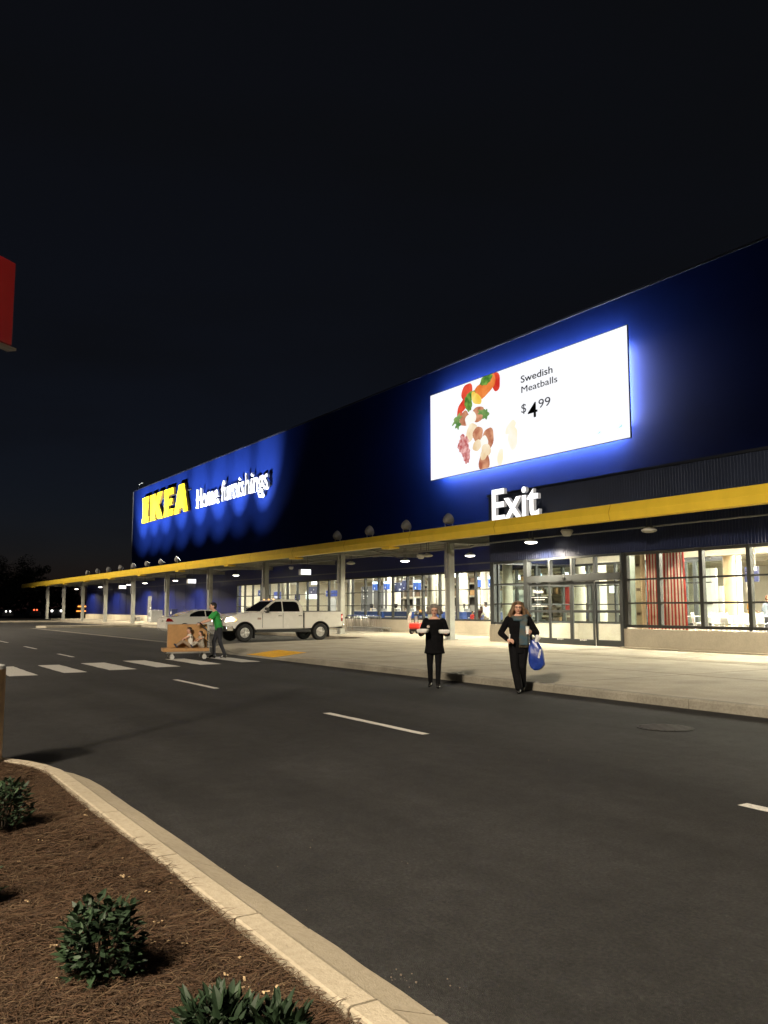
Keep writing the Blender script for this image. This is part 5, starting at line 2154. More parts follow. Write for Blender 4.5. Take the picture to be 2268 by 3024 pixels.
def shrub(x, y, h, rad, nstem, label, group, per=8, upright=0.5, dark=0.7):
    z0 = bed_z(x, y)
    t = thing('shrub', label, 'shrub', (x, y, z0), group=group)
    sm = MB()
    tips = []
    for k in range(nstem):
        a = 2.4 * k + random.uniform(-0.3, 0.3)
        rr = rad * math.sqrt((k + 0.5) / nstem) * random.uniform(0.85, 1.05)
        hh = h * (0.62 + 0.38 * math.sqrt(max(0, 1 - (rr / rad * 0.92) ** 2))) * random.uniform(0.86, 1.04)
        if k % 3 == 2:
            hh *= random.uniform(0.35, 0.7)
            rr = rad * random.uniform(0.85, 1.05)
        tip = Vector((rr * math.cos(a), rr * math.sin(a), hh * 0.94))
        sm.tube([(0.25 * tip.x, 0.25 * tip.y, -0.01), (tip.x * 0.6, tip.y * 0.6, hh * 0.45), tuple(tip)], [0.004, 0.003, 0.0015], 5)
        tips.append(tip)
    sm.build('stems', m_stem, t)
    V, F = [], []
    for q in range(520):
        a, rr, zz = random.uniform(0, 6.283), math.sqrt(random.random()) * rad * 0.93, random.uniform(0.04, 0.86)
        rr *= 0.62 + 0.38 * math.sin(math.pi * min(1, zz * 0.75 + 0.2))
        c = Vector((rr * math.cos(a), rr * math.sin(a), zz * h))
        d_ = (Vector((math.cos(a), math.sin(a), random.uniform(-0.3, 0.9))) + Vector((random.uniform(-.6, .6), random.uniform(-.6, .6), 0))).normalized()
        w_ = d_.cross(Vector((random.uniform(-1, 1), random.uniform(-1, 1), 1))).normalized()
        L = random.uniform(0.03, 0.055)
        i0 = len(V)
        V += [tuple(c), tuple(c + d_ * L * 0.5 + w_ * L * 0.2), tuple(c + d_ * L), tuple(c + d_ * L * 0.5 - w_ * L * 0.2)]
        F.append((i0, i0 + 1, i0 + 2, i0 + 3))
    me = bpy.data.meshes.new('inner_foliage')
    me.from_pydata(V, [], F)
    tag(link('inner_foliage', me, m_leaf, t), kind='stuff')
    nl = 0
    for tip in tips:
        out = Vector((tip.x, tip.y, 0)) / max(rad, 1e-4)
        for j in range(per):
            if nl >= 298:
                break
            f = j / per
            pos = tip * (1 - 0.30 * f) + Vector((0, 0, -0.02 * f))
            a = 2.4 * j + random.uniform(-0.4, 0.4)
            el = (1.15 - 1.1 * f) * upright * 1.6 + random.uniform(-0.25, 0.25) - 0.15
            dirv = Vector((math.cos(a) * math.cos(el), math.sin(a) * math.cos(el), math.sin(el))) + out * 0.45
            dirv.normalize()
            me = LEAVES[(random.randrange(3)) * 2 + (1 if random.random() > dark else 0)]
            o = bpy.data.objects.new('leaf', me)
            COL.objects.link(o)
            o.parent = t
            xa = dirv
            za = (Vector((0, 0, 1)) - xa * xa.z)
            if za.length < 1e-3:
                za = Vector((0, 1, 0))
            za.normalize()
            ya = za.cross(xa)
            m3 = Matrix((xa, ya, za)).transposed() @ Matrix.Rotation(random.uniform(-0.6, 0.6), 3, 'X')
            s = random.uniform(0.8, 1.2)
            o.matrix_local = Matrix.Translation(pos) @ m3.to_4x4() @ Matrix.Scale(s, 4)
            nl += 1
    return t


shrub(-3.50, 0.92, 0.300, 0.145, 36, 'round leafy green shrub with its shadow in the middle of the mulch', 'shrubs in the mulch bed', 8)
shrub(-6.15, 0.96, 0.33, 0.17, 30, 'dark green shrub at left edge just below the tan post base', 'shrubs in the mulch bed', 8)
shrub(-2.72, 1.08, 0.175, 0.13, 26, 'pointed leaf shrub cut off by the bottom edge, left one of two', 'shrubs in the mulch bed', 10, 1.0, 0.85)
shrub(-2.62, 1.24, 0.145, 0.10, 20, 'pointed leaf shrub cut off by the bottom edge, right one of two', 'shrubs in the mulch bed', 10, 1.0, 0.85)
shrub(-4.75, 0.60, 0.20, 0.13, 20, 'dark shrub barely showing at the left edge halfway down the bed', 'shrubs in the mulch bed', 9)

# ================================================================== far background
m_bark = M('bark_dark', (0.02, 0.016, 0.012), 0.9)
m_night = M('night_foliage', (0.020, 0.022, 0.014), 0.8, var=0.3, vscale=0.8)


def tree(px_, top, X, rad, label, n=5200, seed=1):
    base = GZ(px_, 1820, 0)
    d = _ray(px_, 1797)
    s = X / d.x
    x, y = d.x * s, d.y * s
    hgt = CAM_H + (1797 - top) / FPX * math.hypot(x, y) * 0.99
    t = thing('tree', label, 'tree', (x, y, 0), group='dark trees beyond the far end of the car park')
    rg = np.random.default_rng(seed)
    b = MB()
    b.tube([(0, 0, -0.1), (0.1, 0.05, hgt * 0.3), (0.0, 0.1, hgt * 0.75)], [0.28, 0.2, 0.05], 8)
    ends = []
    for k in range(9):
        a = k * 2.4
        e = Vector((math.cos(a) * rad * 0.7, math.sin(a) * rad * 0.7, hgt * (0.55 + 0.4 * ((k * 0.37) % 1))))
        b.tube([(0.05, 0.05, hgt * (0.25 + 0.05 * k)), tuple(e * 0.6 + Vector((0, 0, hgt * 0.2))), tuple(e)], [0.09, 0.05, 0.015], 5)
        ends.append(e)
    b.build('trunk', m_bark, t)
    V, F = [], []
    cl = [(e + Vector(rg.normal(0, rad * 0.18, 3).tolist()), rad * rg.uniform(0.22, 0.42)) for e in ends for _ in range(3)] + [(Vector((0, 0, hgt * 0.8)), rad * 0.45)]
    for k in range(n):
        c, r = cl[int(rg.integers(len(cl)))]
        v = rg.normal(0, 1, 3)
        v /= np.linalg.norm(v)
        p = np.array(c) + v * r * rg.uniform(0.5, 1.0) ** 0.5
        u1 = rg.normal(0, 1, 3)
        u1 /= np.linalg.norm(u1)
        u2 = np.cross(u1, v)
        s_ = rg.uniform(0.10, 0.2)
        i = len(V)
        V += [tuple(p + u1 * s_), tuple(p + u2 * s_ * 0.6), tuple(p - u1 * s_), tuple(p - u2 * s_ * 0.6)]
        F.append((i, i + 1, i + 2, i + 3))
    me = bpy.data.meshes.new('crown')
    me.from_pydata(V, [], F)
    link('crown', me, m_night, t)
    return t


tree(30, 1672, -165, 4.2, 'tall bare looking tree silhouette at the far left edge', seed=3)
tree(93, 1686, -160, 3.2, 'rounded dark tree silhouette left of the canopy end', seed=5)
tree(-15, 1700, -150, 3.6, 'dark tree silhouette cut off by the left photo edge', seed=8)
# low wood closing the horizon
V, F = [], []
rg = np.random.default_rng(21)
for k in range(9000):
    y = rg.uniform(-5, 75)
    top = 5.5 + 2.0 * math.sin(y * 0.21) + 1.2 * math.sin(y * 0.6 + 1)
    p = np.array((-210 + rg.normal(0, 4), y, top * rg.uniform(0.0, 1.0) ** 0.6))
    u1 = rg.normal(0, 1, 3); u1 /= np.linalg.norm(u1)
    u2 = rg.normal(0, 1, 3); u2 /= np.linalg.norm(u2)
    s_ = rg.uniform(0.3, 0.7)
    i = len(V)
    V += [tuple(p + u1 * s_), tuple(p + u2 * s_), tuple(p - u1 * s_), tuple(p - u2 * s_)]
    F.append((i, i + 1, i + 2, i + 3))
me = bpy.data.meshes.new('wood')
me.from_pydata(V, [], F)
tag(link('wood', me, m_night), 'low dark woodland closing the horizon beyond the car park', 'woodland', kind='stuff')

# far cars with lights on, and a lit roadside sign
e_far = emat('far_headlamp', (1.0, 0.97, 0.9), 6.0)
e_farred = emat('far_taillamp', (1.0, 0.12, 0.04), 3.0)
e_faror = emat('far_orange', (1.0, 0.33, 0.05), 2.5)


def far_car(px_, py_, X, label, head=True, gap=0.55, r=0.17):
    d = _ray(px_, py_)
    s = X / d.x
    p = _C + d * s
    t = thing('far_car', label, 'car', (p.x, p.y, 0.0), group='cars with lights on far beyond the store')
    f = p.z / 0.7
    b = MB()
    b.prism([(-0.9, 0.3), (0.9, 0.3), (0.92, 0.85), (0.7, 0.95), (0.55, 1.4), (-0.55, 1.4), (-0.7, 0.95), (-0.92, 0.85)], 'x', -4.2, -0.05)
    b.build('body', m_dgrey, t, bevel=0.05)
    for sg2 in (-1, 1):
        b = MB()
        b.ball((0.0, sg2 * gap, max(0.5, p.z)), r, 10)
        b.build('headlight' if head else 'tail_light', e_far if head else e_farred, t)
    return t


far_car(24, 1805.5, -150, 'distant car with two white headlights at far left', True, 0.31, 0.11)
far_car(105, 1801, -152, 'distant car with red tail lights between the lit cars', False, 0.22, 0.13)
far_car(167, 1804, -150, 'distant car with bright headlights seen between canopy columns', True, 0.72, 0.17)
d = _ray(246, 1800)
p = _C + d * (-150 / d.x)
t = thing('roadside_sign', 'orange lit roadside sign glowing far behind the canopy columns', 'sign', (p.x, p.y, 0))
b = MB()
b.box(-0.05, 0.05, -0.9, 0.9, p.z + 0.42, p.z + 0.62)
b.box(-0.05, 0.05, -1.1, 0.5, p.z - 0.35, p.z - 0.18)
b.build('lit_panel', e_faror, t)
b = MB()
b.box(-0.2, -0.06, -1.2, 1.2, 0, p.z + 0.9)
b.build('board', m_dgrey, t)

# ================================================================== people
m_skin = M('skin', (0.62, 0.36, 0.26), 0.5, var=0.08, vscale=25, spec=0.35)
m_skin2 = M('skin_deep', (0.20, 0.10, 0.06), 0.5, var=0.08, vscale=25)
m_blackcloth = M('black_cloth', (0.004, 0.004, 0.005), 0.9, var=0.3, vscale=14, bump=0.6, bscale=22, spec=0.12)
m_blackcloth2 = M('black_trousers', (0.005, 0.005, 0.006), 0.88, var=0.3, vscale=14, bump=0.6, bscale=20, spec=0.12)
m_denim = M('dark_denim', (0.014, 0.016, 0.024), 0.8, var=0.25, vscale=16, bump=0.35, bscale=30)
m_leather = M('black_leather', (0.008, 0.008, 0.008), 0.25, var=0.2, vscale=12)
m_lip = M('lips', (0.30, 0.05, 0.05), 0.4)
m_eye = M('eye_dark', (0.02, 0.012, 0.01), 0.2)


def V4(p, r):
    return (p[0], p[1], p[2], r)


def lerp3(a, b, t):
    return tuple(a[i] + (b[i] - a[i]) * t for i in range(3))


def hand(wrist, dirv, nrm, curl=0.5, s=1.0, thumb=1):
    """palm and five unequal fingers; dirv: wrist->knuckles, nrm: palm side"""
    d = Vector(dirv).normalized()
    n = Vector(nrm)
    n = (n - d * n.dot(d)).normalized()
    w = d.cross(n) * thumb
    W = Vector(wrist)
    it = [('c', [V4(W, 0.024 * s), V4(W + d * 0.03 * s, 0.023 * s)])]
    for k in (-1.5, -0.5, 0.5, 1.5):
        it.append(('c', [V4(W + d * 0.01 * s + w * (k * 0.010 * s), 0.018 * s), V4(W + d * 0.085 * s + w * (k * 0.019 * s), 0.0135 * s)]))
    for k, L in ((1.5, 0.066), (0.5, 0.076), (-0.5, 0.071), (-1.5, 0.055)):
        a = W + d * 0.088 * s + w * (k * 0.0195 * s)
        d1 = (d * math.cos(curl) + n * math.sin(curl))
        d2 = (d * math.cos(curl * 2.1) + n * math.sin(curl * 2.1))
        b_ = a + d1 * (L * 0.5 * s)
        it.append(('c', [V4(a, 0.0105 * s), V4(b_, 0.0095 * s), V4(b_ + d2 * (L * 0.5 * s), 0.008 * s)]))
    a = W + d * 0.03 * s + w * (0.030 * s)
    b_ = a + (d * 0.6 + w * 0.75 + n * 0.25).normalized() * (0.038 * s)
    it.append(('c', [V4(a, 0.013 * s), V4(b_, 0.011 * s), V4(b_ + (d * 0.85 + n * 0.5).normalized() * (0.03 * s), 0.009 * s)]))
    return it


def head_items(c, s=1.0, turn=0.0):
    """head with brow, nose, cheeks, jaw and ears; c = centre of the skull; faces -Y"""
    ct, st = math.cos(turn), math.sin(turn)

    def P(x, y, z):
        x, y, z = x * s, y * s, z * s
        return (c[0] + x * ct - y * st, c[1] + x * st + y * ct, c[2] + z)
    return [('e', P(0, 0.008, 0.018), (0.077 * s, 0.096 * s, 0.098 * s)), ('e', P(0, -0.022, -0.03), (0.066 * s, 0.074 * s, 0.085 * s)), ('e', P(0, -0.045, -0.092), (0.034 * s, 0.034 * s, 0.026 * s)),
            ('c', [V4(P(0, -0.092, 0.012), 0.010 * s), V4(P(0, -0.106, -0.03), 0.014 * s)]), ('e', P(0.033, -0.065, -0.03), (0.026 * s, 0.024 * s, 0.026 * s)), ('e', P(-0.033, -0.065, -0.03), (0.026 * s, 0.024 * s, 0.026 * s)),
            ('e', P(0.079, 0.012, -0.012), (0.012 * s, 0.02 * s, 0.03 * s)), ('e', P(-0.079, 0.012, -0.012), (0.012 * s, 0.02 * s, 0.03 * s)),
            ('c', [V4(P(-0.05, -0.076, 0.03), 0.014 * s), V4(P(0.05, -0.076, 0.03), 0.014 * s)])], P


def person(name, label, cat, loc, rz, H, armL, armR, feet, top, bottom, skin=None, hem=0.88, sleeve=1.0, chest=1.0, hips=1.0, lean=0.0, hair=None, hairm=None, vox=0.009, hemw=0.0, shoes=None,
           flare=0.0, handL=None, handR=None, turn=0.0, group=None, seated=None, face=True, legr=1.0, boxy=0.0):
    skin = skin or m_skin
    k = H / 1.70
    t = thing(name, label, cat, loc, rz, group)
    S = lambda p: (p[0] * k, p[1] * k, p[2] * k)
    ln = lambda z: -lean * max(0, z - 0.9)                   # lean of the torso towards -Y
    hipz = 0.90 if seated is None else seated
    dz = hipz - 0.90
    hc = (0, ln(1.575) - 0.01, 1.575 + dz - lean * lean * 0.22)
    it, P = head_items(S(hc), k, turn)
    neck0 = (0, ln(1.40) + 0.012, 1.38 + dz)
    it.append(('c', [V4(S(neck0), 0.056 * k), V4(S((hc[0], hc[1] + 0.02, hc[2] - 0.09)), 0.05 * k)]))
    torso = [(0.90, 0.155 * hips, 0.105), (0.98, 0.158 * hips, 0.105), (1.08, 0.135 * chest, 0.095), (1.18, 0.148 * chest, 0.105), (1.28, 0.165 * chest, 0.112), (1.36, 0.155 * chest, 0.090), (1.40, 0.10 * chest, 0.07)]
    fine = []
    for (z0_, rx0, ry0), (z1_, rx1, ry1) in zip(torso[:-1], torso[1:]):
        nn = max(2, int((z1_ - z0_) / 0.018))
        for q in range(nn):
            f = q / nn
            g = f * f * (3 - 2 * f)
            fine.append((z0_ + (z1_ - z0_) * f, rx0 + (rx1 - rx0) * g, ry0 + (ry1 - ry0) * g))
    torso = fine + [torso[-1]]
    body = list(it)
    for z, rx, ry in torso:
        body.append(('e', S((0, ln(z), z + dz)), (rx * k, ry * k, 0.06 * k)))
    shL, shR = (0.165 * chest, ln(1.37), 1.355 + dz), (-0.165 * chest, ln(1.37), 1.355 + dz)
    arms = []
    for sh, (el, wr) in ((shL, armL), (shR, armR)):
        arms.append((sh, el, wr))
        body.append(('c', [V4(S(sh), 0.054 * k), V4(S(el), 0.041 * k), V4(S(wr), 0.026 * k)]))
    for (sh, el, wr), hd, th in ((arms[0], handL, 1), (arms[1], handR, -1)):
        if hd is None:
            dv = (Vector(wr) - Vector(el)).normalized()
            hd = (tuple(dv), (0, 0.3, -1), 0.5)
        body += hand(S(wr), hd[0], hd[1], hd[2], k * 1.0, th)
    legs = []
    for sx, (kn, an, toe) in zip((1, -1), feet):
        hp = (0.085 * hips * sx, 0.0 + ln(0.9), hipz - 0.02)
        legs.append((hp, kn, an, toe))
        body.append(('c', [V4(S(hp), 0.088 * k), V4(S(kn), 0.055 * k), V4(S(an), 0.04 * k)]))
    bo = blob('body', body, skin, t, vox, 5)
    # trousers
    tr = []
    for hp, kn, an, toe in legs:
        r2 = 0.052 * legr + flare
        tr.append(('c', [V4(S(hp), 0.100 * k * legr), V4(S(kn), (0.066 * legr + flare * 0.6) * k), V4(S(lerp3(kn, an, 0.95)), r2 * k)]))
    for z, rx, ry in torso[:6]:
        tr.append(('e', S((0, ln(z), z + dz)), ((rx + 0.012) * k, (ry + 0.012) * k, 0.08 * k)))
    blob('trousers', tr, bottom, t, vox * 1.2, 4)
    # top
    tp_ = []
    for z, rx, ry in torso:
        if z < hem or z > 1.388:
            continue
        tp_.append(('e', S((0, ln(z), z + dz)), ((max(rx, boxy if z < 1.33 else 0) + 0.022) * k, (ry + 0.022) * k, (0.075 if z < 1.34 else 0.03) * k)))
    if hem < 0.9:
        for z in np.arange(hem, 0.95, 0.012):
            f = (0.95 - z) / max(0.01, 0.95 - hem)
            tp_.append(('e', S((0, ln(z), z + dz)), ((0.178 * hips + hemw * f) * k, (0.128 + hemw * 0.45 * f) * k, 0.03 * k)))
    for sh, el, wr in arms:
        if sleeve >= 0.99:
            tp_.append(('c', [V4(S(sh), 0.072 * k), V4(S(el), 0.060 * k), V4(S(lerp3(el, wr, 0.93)), 0.046 * k)]))
        elif sleeve > 0.5:
            tp_.append(('c', [V4(S(sh), 0.072 * k), V4(S(el), 0.058 * k), V4(S(lerp3(el, wr, (sleeve - 0.5) * 2)), 0.05 * k)]))
        else:
            tp_.append(('c', [V4(S(sh), 0.072 * k), V4(S(lerp3(sh, el, sleeve * 2)), 0.064 * k)]))
    blob('top', tp_, top, t, vox * 1.2, 3)
    # shoes
    for hp, kn, an, toe in legs:
        sh_ = [('c', [V4(S((an[0], an[1] + 0.02, max(an[2] - 0.045, 0.04))), 0.042 * k), V4(S(lerp3(an, toe, 0.6)), 0.042 * k), V4(S(toe), 0.032 * k)]), ('c', [V4(S(an), 0.046 * k), V4(S((an[0], an[1] + 0.015, an[2] - 0.05)), 0.046 * k)])]
        blob('shoe', sh_, shoes or m_leather, t, vox * 1.1, 3)
    if face:
        for sx in (-1, 1):
            mb = MB()
            mb.ball(P(sx * 0.032, -0.088, 0.006), (0.013 * k, 0.009 * k, 0.008 * k), 8)
            mb.build('eye', m_eye, t)
        mb = MB()
        mb.ball(P(0, -0.090, -0.062), (0.022 * k, 0.012 * k, 0.009 * k), 10)
        mb.build('mouth', m_lip, t)
    if hair:
        hi = [(h[0], *[(P(*q) if False else q) for q in h[1:]]) for h in hair(P, k)]
        blob('hair', hi, hairm, t, vox * 1.15, 3)
    t['_k'] = k
    return t, P, S, k


def face_cam(p):
    return math.atan2(-p[0], p[1]) if False else math.atan2(0 - p[0], p[1] - 0)


m_hairgrey = M('grey_hair', (0.11, 0.095, 0.08), 0.7, col2=(0.30, 0.27, 0.23), vscale=35, stretch=(1, 1, 0.4), bump=0.8, bscale=60)
m_hairbrown = M('brown_hair', (0.055, 0.027, 0.013), 0.6, col2=(0.24, 0.145, 0.07), vscale=22, stretch=(1, 1, 0.35), bump=0.8, bscale=60)
m_hairdark = M('dark_hair', (0.014, 0.010, 0.008), 0.5, var=0.2, vscale=25, bump=0.6, bscale=60)


def hair_bob(P, k):
    it = [('e', P(0, 0.03, 0.05), (0.108 * k, 0.112 * k, 0.096 * k))]
    rr = random.Random(4)
    for a in np.linspace(-2.35, 2.35, 17):
        for z in (0.05, 0.0, -0.05):
            r = 0.116 + 0.026 * rr.random() + (0.012 if z < 0 else 0)
            if abs(a) > 2.0 and z < 0.04:
                pass
            it.append(('e', P(r * math.sin(a), 0.03 + 0.085 * math.cos(a) * 1.0, z + 0.01 * rr.random()), (0.032 * k, 0.030 * k, 0.036 * k)))
    for x in np.linspace(-0.06, 0.06, 6):
        it.append(('e', P(x, -0.062, 0.083 + 0.006 * rr.random()), (0.024 * k, 0.026 * k, 0.022 * k)))
    return it


def hair_long(P, k):
    it = [('e', P(0, 0.025, 0.05), (0.098 * k, 0.11 * k, 0.085 * k))]
    rr = random.Random(9)
    for a in np.linspace(-2.2, 2.2, 19):
        sx, sy = math.sin(a), math.cos(a)
        flare = 1.0 + 0.5 * abs(sx)
        pts = [V4(P(0.082 * sx, 0.02 + 0.085 * sy, 0.07), 0.03 * k)]
        for z, fr in ((0.0, 1.12), (-0.06, 1.48), (-0.12, 1.72 + 0.25 * (sx > 0)), (-0.17, 1.80 + 0.6 * (sx > 0))):
            wv = rr.uniform(-0.02, 0.02)
            pts.append(V4(P((0.088 * fr) * sx + wv, 0.02 + 0.085 * sy * (1.0 if sy > 0 else 0.75), z + wv), (0.030 - 0.006 * (z < -0.15)) * k))
        it.append(('c', pts))
    for x in np.linspace(-0.06, 0.06, 6):
        it.append(('e', P(x, -0.055, 0.092), (0.024 * k, 0.03 * k, 0.02 * k)))
    return it


def hair_short(P, k):
    it = [('e', P(0, 0.022, 0.045), (0.086 * k, 0.102 * k, 0.084 * k)), ('e', P(0, 0.05, -0.01), (0.078 * k, 0.07 * k, 0.08 * k))]
    for x in np.linspace(-0.05, 0.05, 4):
        it.append(('e', P(x, -0.055, 0.098), (0.03 * k, 0.03 * k, 0.018 * k)))
    return it


def spectacles(t, P, k, mat):
    b = MB()
    for sx in (-1, 1):
        pts = [P(sx * 0.034 + 0.024 * math.cos(a), -0.104, 0.004 + 0.016 * math.sin(a)) for a in np.linspace(0, 2 * math.pi, 13)]
        b.tube(pts, 0.0024 * k, 5)
        b.tube([P(sx * 0.058, -0.102, 0.008), P(sx * 0.082, -0.03, 0.01), P(sx * 0.084, 0.02, 0.0)], 0.0022 * k, 5)
    b.tube([P(-0.010, -0.106, 0.008), P(0.010, -0.106, 0.008)], 0.0024 * k, 5)
    b.build('spectacles', mat, t)


# ---- grey haired woman with two take-away boxes
p = GZ(1284, 2032, 0)
womanL, P, S, k = person('person', 'grey haired woman in black tunic holding two white takeaway boxes', 'person', (p.x, p.y, 0.001), face_cam(p), 1.63,
    armL=((0.27, 0.0, 1.10), (0.215, -0.20, 1.095)), armR=((-0.28, 0.0, 1.10), (-0.235, -0.20, 1.11)),
    feet=(((0.075, -0.06, 0.485), (0.065, -0.10, 0.09), (0.075, -0.23, 0.035)), ((-0.095, 0.0, 0.48), (-0.085, 0.14, 0.11), (-0.115, 0.03, 0.04))),
    top=m_blackcloth, bottom=m_blackcloth2, hem=0.71, hemw=0.045, chest=1.06, hips=1.0, boxy=0.175, sleeve=1.0, hair=hair_bob, hairm=m_hairgrey, vox=0.008,
    handL=((0.1, -1, -0.05), (0, 0, 1), 0.25), handR=((-0.1, -1, -0.05), (0, 0, 1), 0.25))
spectacles(womanL, P, k, M('thin_metal_rim', (0.25, 0.2, 0.15), 0.3, metal=0.8))
b = MB()
b.lathe([(0.030, 0), (0.030, 0.003), (0.01, 0.004)], S((-0.125, -0.118, 1.245)), 14, Matrix.Rotation(R(80), 3, 'X'))
b.build('brooch', M('brooch_grey', (0.22, 0.18, 0.15), 0.4, metal=0.3), womanL)


def takeaway(owner, off, rz, label):
    th = R(0)
    w = owner.matrix_basis
    bpy.context.view_layer.update()
    wp = owner.matrix_world @ Vector(off)
    t = thing('takeaway_box', label, 'food box', wp, owner.rotation_euler.z + rz, 'white takeaway boxes held by the woman')
    mw = M('foam_white', (0.82, 0.80, 0.76), 0.6, var=0.03, vscale=8)
    b = MB()
    lo_, hi_ = (0.088, 0.075), (0.105, 0.09)
    vs = [(-lo_[0], -lo_[1], 0), (lo_[0], -lo_[1], 0), (lo_[0], lo_[1], 0), (-lo_[0], lo_[1], 0), (-hi_[0], -hi_[1], 0.042), (hi_[0], -hi_[1], 0.042), (hi_[0], hi_[1], 0.042), (-hi_[0], hi_[1], 0.042)]
    fs = [(0, 3, 2, 1), (4, 5, 6, 7), (0, 1, 5, 4), (1, 2, 6, 5), (2, 3, 7, 6), (3, 0, 4, 7)]
    b.add(vs, fs)
    b.build('tray', mw, t, bevel=0.006)
    b = MB()
    vs = [(-hi_[0] - .004, -hi_[1] - .004, 0.045), (hi_[0] + .004, -hi_[1] - .004, 0.045), (hi_[0] + .004, hi_[1] + .004, 0.045), (-hi_[0] - .004, hi_[1] + .004, 0.045), (-lo_[0], -lo_[1], 0.072), (lo_[0], -lo_[1], 0.072), (lo_[0], lo_[1], 0.072), (-lo_[0], lo_[1], 0.072)]
    b.add(vs, fs)
    b.build('lid', mw, t, bevel=0.006)
    return t


takeaway(womanL, S((0.195, -0.285, 1.115)), R(6), 'white foam takeaway box in the woman\'s hand on the right')
takeaway(womanL, S((-0.235, -0.285, 1.13)), R(-14), 'white foam takeaway box in the woman\'s hand on the left')

# ---- woman with scarf, cup and blue bag
p = GZ(1534, 2046, 0)
womanR, P, S, k = person('person', 'long haired woman in black coat and teal scarf carrying a blue bag', 'person', (p.x, p.y, 0.001), face_cam(p), 1.69,
    armL=((0.335, 0.02, 1.11), (0.235, -0.21, 1.13)), armR=((-0.33, 0.03, 1.10), (-0.20, -0.19, 0.985)),
    feet=(((0.06, -0.02, 0.48), (0.055, 0.15, 0.11), (0.06, 0.04, 0.04)), ((-0.075, -0.09, 0.485), (-0.005, -0.15, 0.09), (-0.015, -0.28, 0.035))),
    top=m_blackcloth, bottom=m_blackcloth2, hem=0.74, hemw=0.0, chest=1.10, hips=1.06, sleeve=1.0, hair=hair_long, hairm=m_hairbrown, vox=0.008, flare=0.02, legr=1.08,
    handL=((-0.45, -1, 0.1), (-1, 0.3, 0.0), 0.75), handR=((0.75, -0.5, -0.15), (0.2, 0.5, -0.6), 0.7), turn=0.05)
spectacles(womanR, P, k, m_black)
m_scarf = M('teal_scarf', (0.035, 0.085, 0.12), 0.85, col2=(0.085, 0.085, 0.07), vscale=5, stretch=(1, 1, 2.2), bump=0.5, bscale=60)
sc_ = [('c', [V4(S((0.10 * math.cos(a), 0.005 + 0.085 * math.sin(a) - 0.02, 1.40 + 0.012 * math.sin(a))), 0.035 * k) for a in np.linspace(0, 2 * math.pi, 16)]),
       ('c', [V4(S((-0.06, -0.125, 1.36)), 0.04 * k), V4(S((0.05, -0.14, 1.36)), 0.045 * k), V4(S((0.14, -0.09, 1.41)), 0.04 * k), V4(S((0.17, 0.0, 1.42)), 0.04 * k)])]
for x0, x1 in ((0.055, 0.035), (0.09, 0.075), (0.125, 0.115), (0.15, 0.15)):
    sc_.append(('c', [V4(S((x0, -0.13, 1.36)), 0.026 * k), V4(S((x0 * 0.95 + 0.0, -0.165, 1.22)), 0.026 * k), V4(S((x1, -0.165, 1.02)), 0.028 * k), V4(S((x1, -0.155, 0.90)), 0.026 * k)]))
scarf = blob('scarf', sc_, m_scarf, womanR, 0.009, 4)
fr_ = MB()
for q in np.linspace(0.01, 0.17, 16):
    fr_.tube([S((q, -0.155 + random.uniform(-.012, .012), 0.89)), S((q + random.uniform(-.006, .006), -0.15, 0.84))], 0.004, 5)
fr_.build('fringe', M('fringe_brown', (0.06, 0.05, 0.03), 0.9), scarf)

bpy.context.view_layer.update()
mw_ = womanR.matrix_world
wp = mw_ @ Vector(S((0.165, -0.285, 1.09)))
cup = thing('paper_cup', 'white paper cup in the long haired woman\'s raised hand', 'cup', wp, 0)
b = MB()
b.lathe([(0.026, 0.0), (0.034, 0.125)], n=20)
b.build('cup', m_white, cup)
b = MB()
b.lathe([(0.036, 0.126), (0.036, 0.135), (0.031, 0.143), (0.01, 0.144)], n=20)
b.build('lid', m_lgrey, cup)
wp = mw_ @ Vector(S((-0.165, -0.225, 0.985)))
rc = thing('folded_receipt', 'small folded white paper held by the long haired woman', 'paper', wp, womanR.rotation_euler.z + 0.4)
b = MB()
b.xbox((0, 0, 0.035), (0.022, 0.004, 0.13), Matrix.Rotation(R(8), 3, 'Y'))
b.xbox((0.004, 0.006, 0.03), (0.02, 0.003, 0.11), Matrix.Rotation(R(4), 3, 'Y'))
b.build('paper', m_white, rc)

# big blue shopping bag hanging from her forearm
bag = thing('shopping_bag', 'large blue tarpaulin shopping bag hanging from the woman\'s arm', 'bag', mw_ @ Vector(S((0.335, -0.10, 0.42))), womanR.rotation_euler.z + R(-12))
m_bag = M('blue_tarpaulin', (0.010, 0.030, 0.22), 0.32, col2=(0.018, 0.055, 0.32), vscale=4, bump=0.5, bscale=9, spec=0.6)
m_bag2 = M('bag_strap_blue', (0.012, 0.025, 0.10), 0.5, var=0.2, vscale=9)
prof = [(0.0, -0.05, 0.03, 0.03), (0.03, -0.10, 0.09, 0.06), (0.08, -0.14, 0.15, 0.075), (0.16, -0.155, 0.145, 0.085), (0.28, -0.16, 0.125, 0.085), (0.38, -0.155, 0.10, 0.075), (0.46, -0.14, 0.07, 0.05), (0.53, -0.12, 0.03, 0.03), (0.565, -0.10, 0.01, 0.015)]
bv, n = [], 28
rb_ = random.Random(12)
